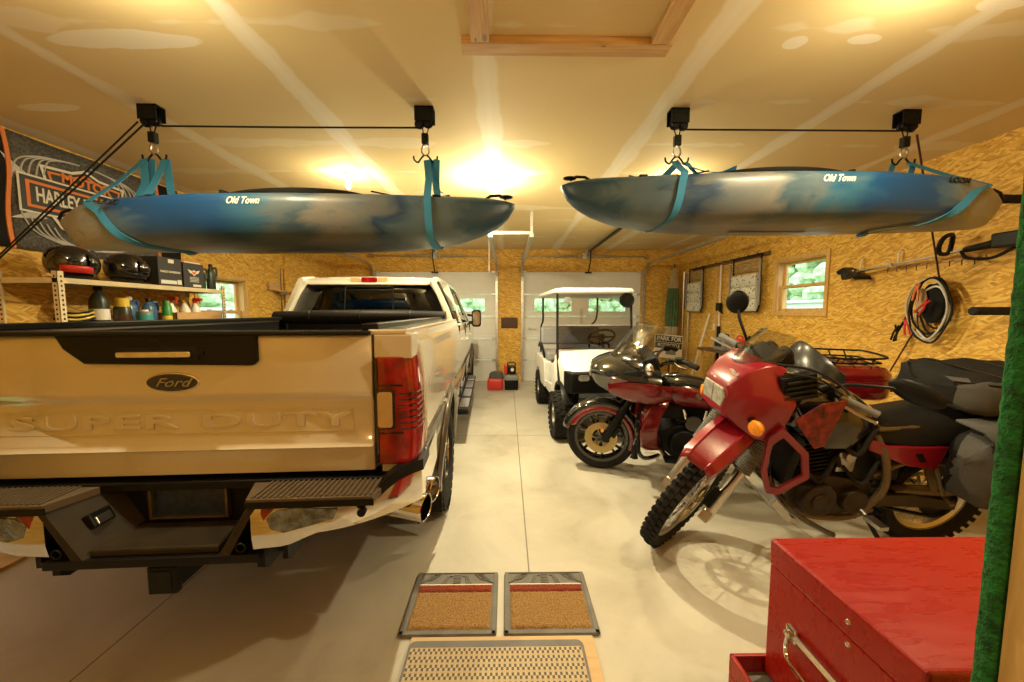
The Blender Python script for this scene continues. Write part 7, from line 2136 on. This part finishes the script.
bottle('washer_jug', 'translucent grey-blue washer fluid jug with handle', 'jug', -3.42, 3.41, ZB, jugprof(0.066, 0.24, 0.022), 'blue', (0.026, 0.018, 'cream'), None, 0.8, True)
bottle('washer_jug', 'dark blue jug beside the green spray can', 'jug', -3.36, 3.535, ZB, jugprof(0.062, 0.23, 0.022), 'blue', (0.026, 0.018, 'black'), None, 0.8, True)
bottle('spray_can', 'green spray can standing before the cardboard tray', 'can', -3.27, 3.615, ZB, [(0, 0), (0.036, 0), (0.037, 0.006), (0.037, 0.17), (0.028, 0.19), (0, 0.19)], 'greenp', (0.026, 0.04, 'greenp'), (0.05, 0.09, 0.0385, 'yellow'))
def spray(label, y, m, hm):
    t = bottle('spray_bottle', label, 'bottle', -3.36, y, ZB + 0.012, [(0, 0), (0.045, 0), (0.048, 0.01), (0.046, 0.13), (0.022, 0.19), (0.016, 0.21), (0, 0.21)], m, None, (0.03, 0.11, 0.0495, hm))
    b = MB(); b.box((0.02, 0, 0.245), (0.09, 0.028, 0.035)); b.cyl((0, 0, 0.205), (0, 0, 0.235), 0.018); b.tube([(0.05, 0, 0.235), (0.055, 0, 0.20)], 0.006, 6); b.cyl((0.065, 0, 0.248), (0.08, 0, 0.248), 0.009); b.build('trigger_head', M[hm], t, 0, bevel=0.004)
spray('spray bottle with a red body and white foot in the cardboard tray', 3.76, 'bottlewhite', 'redp')
spray('white spray bottle with yellowish label in the cardboard tray', 3.92, 'bottlewhite', 'yellow')
spray('white spray bottle with red trigger at the far end of the tray', 4.05, 'bottlewhite', 'redp')
t = thing('cardboard_tray', 'long open cardboard tray on the lower shelf', 'box', (-3.35, 3.96, ZB))
b = MB()
for p in ((-0.12, 0.12, -0.29, 0.29, 0, 0.008), (0.112, 0.12, -0.29, 0.29, 0, 0.12), (-0.12, -0.112, -0.29, 0.29, 0, 0.12), (-0.12, 0.12, -0.29, -0.282, 0, 0.12), (-0.12, 0.12, 0.282, 0.29, 0, 0.12)):
    b.bb(*p)
b.build('tray', M['cardboard'], t, 0)
t = thing('cable_coil', 'coil of black and yellow cable on the lower shelf', 'cable', (-3.36, 2.935, ZB + 0.064))
for k in range(5):
    b = MB(); b.tube(smooth_loop([(0.09 * math.cos(a) + rnd.uniform(-.01, .01), 0.10 * math.sin(a) + rnd.uniform(-.01, .01), 0.015 * k + 0.012 * math.sin(2 * a)) for a in [2 * PI * q / 10 for q in range(10)]], 3), 0.009, 6, closed=True); b.build('cable_loop', M['yellow'] if k in (1, 3) else M['rubber'], t)
t = thing('folded_cloth', 'cream folded cloth under the cable coil', 'cloth', (-3.37, 2.94, ZB + 0.004))
for k in range(2):
    b = MB()
    b.sheet([[(x, y, 0.012 + 0.016 * k + rnd.uniform(-.003, .003) + 0.004 * math.sin(9 * y + k)) for y in [lerp(-0.18, 0.2 - 0.03 * k, q / 14 * 0.72) for q in range(15)]] for x in [lerp(-0.10, 0.11, q / 8) for q in range(9)]]); b.build('cloth_fold', M['tanfab'], t, 70, solid=0.014)

# fishing rods in a wooden holder, beyond the left window
t = thing('rod_holder', 'small wooden rod holder on the left wall past the window', 'rod holder', (XL + 0.03, 5.93, 1.95))
b = MB(); b.bb(-0.028, 0.02, -0.14, 0.16, -0.06, 0.06); b.build('block', M['pine'], t, 0, bevel=0.003)
b = MB(); b.bb(0.02, 0.09, 0.0, 0.50, -0.075, -0.06); b.build('ledge', M['pine'], t, 0)
for k, yy in enumerate((6.02, 6.10)):
    r_ = thing('fishing_rod', ('brown fishing rod in the wooden holder, nearer the window', 'brown fishing rod in the wooden holder, nearer the truck cab')[k], 'fishing rod', (XL + 0.085, yy, 1.05))
    b = MB(); b.cyl((0, 0, 0), (0, 0, 1.2), 0.011, 0.005); b.build('blank', M['brown'], r_)
    b = MB(); b.cyl((0, 0, 0.70), (0, 0, 0.82), 0.016); b.build('grip', M['darkwood'], r_)
    b = MB(); b.cyl((0.02, -0.02, 0.80), (0.02, 0.03, 0.80), 0.03); b.tube([(0.02, 0.03, 0.80), (0.02, 0.05, 0.78), (0.045, 0.055, 0.78)], 0.005, 6); b.build('reel', M['steel'], r_)

# ================================================================== by the pier between the doors
b = MB(); b.bb(-0.13, 0.235, YB - 0.04, YB - 0.019, 1.195, 1.43)
pq = tag(b.build('wall_plaque', M['brown'], smooth=0, bevel=0.006), 'dark brown plaque on the board pier between the doors', 'plaque')
for k in range(2):
    b = MB(); b.cyl(((-0.105, 0.21)[k], YB - 0.04, 1.405), ((-0.105, 0.21)[k], YB - 0.044, 1.405), 0.006, n=10); b.build('screw', M['steel'], pq)
t = thing('tool_bag', 'red bag with grey flap on the floor by the pier', 'bag', (-0.235, 7.35, 0))
b = MB(); b.loft([[(p[0] * g, p[1] * g, z) for p in rrect(0.32, 0.28, 0.06, 4)] for z, g in ((0.005, 0.9), (0.02, 1.0), (0.17, 1.0), (0.21, 0.95), (0.235, 0.85))]); b.build('bag_body', M['redp'], t, 60)
b = MB(); b.loft([[(0.02 + p[0] * g, 0.02 + p[1] * g, z) for p in rrect(0.30, 0.27, 0.06, 4)] for z, g in ((0.225, 1.0), (0.30, 0.95), (0.345, 0.7), (0.36, 0.3))]); b.build('flap', M['greyfab'], t, 60)
t = thing('storage_case', 'black lidded case on the floor by the pier', 'case', (0.085, 7.40, 0))
b = MB(); b.loft([[(p[0] * g, p[1] * g, z) for p in rrect(0.28, 0.30, 0.03, 3)] for z, g in ((0.002, 0.94), (0.20, 1.0))]); b.build('tub', M['black'], t, 40)
b = MB(); b.loft([[(p[0] * g, p[1] * g, z) for p in rrect(0.295, 0.315, 0.03, 3)] for z, g in ((0.20, 1.0), (0.24, 1.0), (0.29, 0.93), (0.30, 0.88))]); b.build('lid', M['grey'], t, 40)
t = thing('air_pump', 'red and black portable air pump standing on the black case', 'pump', (0.075, 7.41, 0.301))
b = MB(); b.box((0.02, 0, 0.09), (0.17, 0.16, 0.17)); b.build('housing', M['black'], t, 0, bevel=0.02)
b = MB(); b.box((-0.10, 0, 0.10), (0.07, 0.14, 0.19)); b.build('tank', M['redp'], t, 0, bevel=0.02)
b = MB(); b.cyl((0.03, -0.075, 0.10), (0.03, -0.095, 0.10), 0.035, n=20); b.build('dial', M['signwhite'], t)
b = MB(); b.tube(smooth_path([(-0.06, 0, 0.17), (-0.05, 0, 0.225), (0.08, 0, 0.225), (0.09, 0, 0.17)]), 0.012, 8); b.build('handle', M['black'], t)

# ================================================================== along the right wall
WX = XR - 0.004
t = thing('hanging_rail', 'dark wall rail that the folded chairs hang from', 'rail', (WX - 0.03, 6.45, 2.40))
b = MB(); b.bb(0.0, 0.03, -1.10, 1.10, -0.03, 0.03); b.build('board', M['darkwood'], t, 0, bevel=0.003)
for k in range(10):
    y = -1.0 + k * 0.22
    b = MB(); b.tube([(0, y, 0), (-0.09, y, 0.0), (-0.10, y, 0.025)], 0.006, 6); b.build('peg', M['satin'], t)
def lawn_chair(y, w, label, drop=0.0):
    t = thing('folding_chair', label, 'chair', (WX - 0.085, y, 2.37 - drop), group='folded lawn chairs on the wall rail')
    h = w / 2
    b = MB(); b.tube(smooth_path([(0, -h, 0.03), (0, -h, -0.45), (0.0, -h, -0.70), (-0.02, -h + 0.02, -0.82)]), 0.014, 8); b.tube(smooth_path([(0, h, 0.03), (0, h, -0.45), (0.0, h, -0.70), (-0.02, h - 0.02, -0.82)]), 0.014, 8); b.tube([(0, -h, 0.03), (0, h, 0.03)], 0.014, 8); b.tube([(0, -h, -0.18), (0, h, -0.18)], 0.010, 8)
    b.build('frame', M['satin'], t)
    for s in (-1, 1):
        b = MB(); b.tube([(-0.035, s * (h + 0.03), -0.05), (-0.035, s * (h + 0.03), -0.72)], 0.02, 4, flat=(0.022, 0.012)); b.build('arm', M['grey'], t)
    for k in range(3):
        b = MB(); b.loft([[(x, (h - 0.03) * f, z), (x, -(h - 0.03) * f, z), (x - d, -(h - 0.03) * f, z), (x - d, (h - 0.03) * f, z)] for x, d, f, z in ((-0.012, 0.015, 0.97, -0.24 - k * 0.19), (-0.005, 0.05, 1.0, -0.27 - k * 0.19), (-0.005, 0.05, 1.0, -0.39 - k * 0.19), (-0.012, 0.015, 0.97, -0.425 - k * 0.19))]); b.build('cushion_panel', M['floral'], t, 50)
    b = MB()
    for k in range(4):
        b.bb(-0.012, 0.0, -h + 0.02, h - 0.02, -0.05 - k * 0.045, -0.035 - k * 0.045)
    b.build('webbing', M['tanfab'], t, 0)
lawn_chair(7.28, 0.52, 'folded floral lawn chair hanging next to the green parasol')
lawn_chair(5.75, 0.66, 'larger folded floral lawn chair hanging next to the window')
t = thing('parasol', 'furled green and tan parasol standing in the far right corner', 'umbrella', (3.50, 7.92, 0.0), (0, R(1.5), 0))
def folds(prof, n=28, amp=0.22):
    b = MB()
    b.loft([[(r * (1 + amp * (0.5 if k % 2 else -0.5)) * math.cos(2 * PI * k / n), r * (1 + amp * (0.5 if k % 2 else -0.5)) * math.sin(2 * PI * k / n), z) for k in range(n)] for r, z in prof])
    return b
folds([(0.10, 1.04), (0.12, 1.07), (0.125, 1.14), (0.115, 1.24)]).build('lower_cloth', M['tanfab'], t, 30)
folds([(0.118, 1.24), (0.125, 1.4), (0.12, 1.7), (0.105, 1.95), (0.095, 2.05)]).build('green_cloth', M['greenfab'], t, 30)
folds([(0.093, 2.05), (0.07, 2.25), (0.04, 2.42), (0.012, 2.50)]).build('upper_cloth', M['tanfab'], t, 30)
b = MB(); b.cyl((0, 0, 0.0), (0, 0, 2.56), 0.019); b.build('pole', M['darkwood'], t)
for k, (y, z0, z1, m, lab) in enumerate(((7.86, 0.75, 2.40, 'alu', 'pale metal pole upright by the parasol'), (7.62, 0.65, 2.38, 'galv', 'grey metal pole upright left of the farther folded chair'))):
    b = MB(); b.cyl((WX - 0.05, y, 0.002), (WX - 0.05, y, z1), 0.017, n=10)
    tag(b.build('pole', M[m]), lab, 'pole')
b = MB(); b.cyl((3.42, 6.92, 0.0), (3.74, 6.80, 1.52), 0.016, n=10)
br = tag(b.build('broom_handle', M['bottlewhite']), 'white broom handle leaning on the wall between the folded chairs', 'broom')
b = MB(); b.loft([[(3.42 - 0.03, 6.92 - w, z), (3.42 + 0.03, 6.92 - w, z), (3.42 + 0.03, 6.92 + w, z), (3.42 - 0.03, 6.92 + w, z)] for w, z in ((0.16, 0.0), (0.14, 0.10), (0.03, 0.18))]); b.build('broom_head', M['blue'], br, 0)
b = MB(); b.bb(WX - 0.02, WX + 0.003, 6.66, 6.72, 0.6, 2.38)
struct(b.build('trim_4', M['pine_z'], smooth=0))
t = thing('outlet', 'white electrical outlet on the wall batten', 'outlet', (WX - 0.022, 6.69, 1.28))
b = MB(); b.bb(-0.008, 0.0, -0.035, 0.035, -0.06, 0.06); b.build('cover', M['signwhite'], t, 0, bevel=0.003)
b = MB(); b.bb(-0.010, -0.007, -0.016, 0.016, 0.01, 0.04); b.bb(-0.010, -0.007, -0.016, 0.016, -0.04, -0.01); b.build('sockets', M['cream'], t, 0)
t = thing('pole_pruner', 'white and black pole pruner hanging upright beside the nearer folded chair', 'pruner', (WX - 0.05, 6.50, 0))
b = MB(); b.cyl((0, 0, 1.28), (0, 0, 2.37), 0.015); b.build('upper_pole', M['bottlewhite'], t)
b = MB(); b.cyl((0, 0, 0.62), (0, 0, 1.30), 0.03); b.build('lower_grip', M['black'], t)
b = MB(); b.prism([(-0.10, 1.52), (0.06, 1.72), (0.09, 1.64), (-0.02, 1.55)], 0, -0.02, 0.02); b.box((0, 0.02, 1.64), (0.06, 0.12, 0.14)); b.build('cutter_head', M['black'], t, 0, bevel=0.01)
t = thing('parking_sign', 'white sign with black bands propped by the furled parasol', 'sign', (3.18, 7.25, 0.64), (R(-6), R(6), R(4)))
b = MB(); b.bb(-0.29, 0.29, -0.008, 0.008, 0, 0.46); b.build('board', M['signwhite'], t, 0)
for z0, z1 in ((0.315, 0.44), (0.19, 0.305)):
    b = MB(); b.bb(-0.275, 0.275, -0.010, -0.007, z0, z1); b.build('black_band', M['signblack'], t, 0)
text_mesh('sign_lettering', 'PARK FOR', 0.12, M['signwhite'], t, frame((0, -0.011, 0.378), (1, 0, 0), (0, 0, 1)), 0.001, sx=0.92, bold=0.002)
text_mesh('sign_lettering', 'MOTORCYCLE', 0.105, M['signwhite'], t, frame((0, -0.011, 0.248), (1, 0, 0), (0, 0, 1)), 0.001, sx=0.66, bold=0.001)
b = MB(); b.bb(-0.05, 0.16, -0.010, -0.007, 0.07, 0.15); b.build('grey_panel', M['grey'], t, 0)
for x in (-0.15, 0.1):
    b = MB(); b.bb(x - 0.015, x + 0.015, 0.009, 0.024, -0.64, 0.4); b.build('stake', M['pine_z'], t, 0)

# low bench with bits, mostly behind the motorcycles
t = thing('work_bench', 'low wooden bench against the right wall behind the motorcycles', 'bench', (3.55, 5.75, 0))
b = MB(); b.bb(-0.22, 0.22, -0.65, 0.65, 0.90, 0.94); b.build('bench_top', M['darkwood'], t, 0, bevel=0.003)
for x in (-0.18, 0.18):
    for y in (-0.6, 0.6):
        b = MB(); b.bb(x - 0.03, x + 0.03, y - 0.03, y + 0.03, 0, 0.90); b.build('leg', M['pine_z'], t, 0)
t = thing('fuel_can', 'small red fuel can on the bench behind the dirt bike mirror', 'can', (3.48, 5.42, 0.94))
b = MB(); b.prism([(-0.09, 0), (0.09, 0), (0.09, 0.15), (0.03, 0.21), (-0.09, 0.21)], 1, -0.07, 0.07); b.build('body', M['redp'], t, 0, bevel=0.015)
b = MB(); b.tube([(0.06, 0, 0.17), (0.12, 0, 0.25)], 0.018, 10); b.build('spout', M['black'], t)
b = MB(); b.tube(smooth_path([(-0.07, 0, 0.205), (-0.06, 0, 0.25), (0.0, 0, 0.25), (0.02, 0, 0.205)]), 0.012, 8); b.build('handle', M['redp'], t)
t = thing('battery_charger', 'grey battery charger with black ends on the bench', 'charger', (3.50, 5.88, 0.94))
b = MB(); b.box((0, 0, 0.10), (0.22, 0.30, 0.20)); b.build('case', M['seatcart'], t, 0, bevel=0.015)
b = MB(); b.tube(smooth_path([(0, -0.10, 0.20), (0, -0.08, 0.25), (0, 0.08, 0.25), (0, 0.10, 0.20)]), 0.012, 8); b.build('handle', M['black'], t)
b = MB(); b.bb(-0.115, -0.109, -0.09, 0.09, 0.06, 0.16); b.build('face', M['black'], t, 0)

# string trimmer on hooks, high on the right wall
t = thing('string_trimmer', 'string trimmer hung along the right wall above the cable coil', 'trimmer', (WX - 0.09, 3.40, 2.02))
b = MB(); b.cyl((0, 0.62, -0.055), (0, -0.40, 0.03), 0.013); b.build('shaft', M['alu'], t)
b = MB(); b.loft([[(-0.02, 0.75, -0.02), (0.02, 0.75, -0.02), (0.02, 0.72, -0.06), (-0.02, 0.72, -0.06)], [(-0.06, 0.62, 0.015), (0.05, 0.62, 0.015), (0.05, 0.60, -0.05), (-0.06, 0.60, -0.05)], [(-0.13, 0.42, -0.10), (0.06, 0.42, -0.10), (0.06, 0.40, -0.14), (-0.13, 0.40, -0.14)]]); b.build('guard', M['black'], t, 30, bevel=0.006)
b = MB(); b.cyl((0, 0.62, -0.10), (0, 0.65, -0.03), 0.05, 0.045); b.build('line_head', M['black'], t)
b = MB(); b.tube(smooth_loop([(-0.01, -0.30, 0.02), (-0.10, -0.32, 0.015), (-0.15, -0.35, 0.06), (-0.14, -0.37, 0.13), (-0.06, -0.36, 0.16), (-0.01, -0.32, 0.09)]), 0.017, 10, closed=True); b.build('loop_handle', M['black'], t)
b = MB(); b.tube([(0, -0.40, 0.03), (0, -0.55, 0.045), (0, -0.66, 0.05)], [0.022, 0.03, 0.045], 12); b.box((-0.02, -0.70, 0.06), (0.12, 0.16, 0.11)); b.build('power_head', M['black'], t, 0, bevel=0.012)
b = MB(); b.tube(smooth_path([(-0.02, -0.40, 0.02), (-0.04, -0.46, -0.04), (-0.03, -0.60, -0.06), (-0.02, -0.72, 0.0)]), 0.012, 8); b.build('shoulder_strap', M['blackfab'], t)
for k, (y, z) in enumerate(((3.93, 1.965), (3.55, 2.0))):
    b = MB(); b.tube(smooth_path([(WX, y, z + 0.14), (WX - 0.03, y, z + 0.13), (WX - 0.05, y, z - 0.01), (WX - 0.10, y, z - 0.02), (WX - 0.12, y, z + 0.03)]), 0.008, 8)
    tag(b.build('wall_hook', M['signwhite']), ('white wall hook nearer the window holding the trimmer', 'white wall hook over the middle of the trimmer shaft')[k], 'hook')
t = thing('tine_shadow_pegs', 'row of dark pegs standing in for rake tine shadows under the trimmer shaft', 'rail', (WX - 0.012, 3.30, 1.99))  # dark pegs shaped in place of a rake head's tine shadows
b = MB(); b.bb(0, 0.012, -0.38, 0.38, -0.01, 0.01); b.build('strip', M['pine_y'], t, 0)
for k in range(9):
    b = MB(); b.tube([(0.0, -0.34 + k * 0.085, 0.0), (-0.03, -0.34 + k * 0.085, -0.01), (-0.03, -0.34 + k * 0.085, -0.055)], 0.0035, 6); b.build('peg', M['brown'], t)

# coiled jumper cables
t = thing('jumper_cables', 'coiled jumper cables with red clamps hung on the right wall', 'cables', (WX - 0.05, 3.20, 1.60))
def loop(ry, rz, dy, dz, x, seed):
    rr = random.Random(seed)
    return smooth_loop([(x + rr.uniform(-0.012, 0.012), dy + ry * math.cos(a) * (1 + rr.uniform(-.08, .08)), dz + rz * math.sin(a) * (1 + rr.uniform(-.06, .06))) for a in [2 * PI * q / 10 for q in range(10)]], 4)
for k in range(7):
    b = MB(); b.tube(loop(0.095 + 0.011 * k, 0.20 + 0.012 * k, -0.02 + 0.012 * (k % 3), -0.02 * (k % 4), -0.015 * k, 20 + k), 0.0085, 7, closed=True)
    b.build('cable_loop', (M['rubber'], M['rubber'], M['rubber'], M['bottlewhite'], M['rubber'], M['silver'], M['rubber'])[k], t)
b = MB(); b.ball((-0.02, 0.0, 0.02), (0.03, 0.10, 0.17), 14, 9); b.build('pouch', M['blackfab'], t, 60)
b = MB(); b.ball((-0.06, 0.06, 0.05), (0.02, 0.045, 0.11), 12, 8); b.build('glove', M['tanfab'], t, 60)
for k, (y, z, an, m) in enumerate(((0.0, 0.0, 35, 'redp'), (0.15, -0.18, -10, 'redp'), (0.06, 0.13, 5, 'orange'), (0.24, -0.24, 10, 'satin'))):
    b = MB()
    Rm = Matrix.Translation((-0.11 + 0.03 * (k in (1, 3)), y, z)) @ Matrix.Rotation(R(an), 4, 'X')
    b.M = Rm
    for s in (1, -1):
        b.tube([(0, s * 0.022, -0.08), (0, s * 0.016, -0.01), (0, s * 0.004, 0.03), (0, s * 0.016, 0.07)], 0.009, 6)
    b.build('clamp', M[m], t)
b = MB(); b.cyl((-0.05, 0, 0.24), (0.05, 0, 0.22), 0.01); b.build('hanger_peg', M['steel'], t)
b = MB(); b.tube([(-0.04, 0.16, -0.05), (-0.06, 0.26, -0.28), (-0.06, 0.27, -0.33)], 0.009, 6); b.tube([(-0.05, 0.14, 0.0), (-0.07, 0.24, -0.26)], 0.009, 6); b.build('cable_tail', M['rubber'], t)

# padded arms of a wall rack
for k, (z, x0) in enumerate(((1.557, 3.44), (2.365, 3.40))):
    t = thing('rack_arm', ('black padded rack arm on the right wall above the tail bag', 'black padded rack arm on the right wall behind the kayak stern')[k], 'rack arm', (x0, 2.70, z))
    b = MB(); b.tube([(0, 0, 0), (0.006, 0, 0), (WX - x0 - 0.012, 0, 0)], [0.024, 0.031, 0.031], 18); b.build('foam_sleeve', M['rubber'], t)
    b = MB(); b.bb(WX - x0 - 0.012, WX - x0, -0.04, 0.04, -0.08, 0.08); b.build('wall_plate', M['satin'], t, 0)
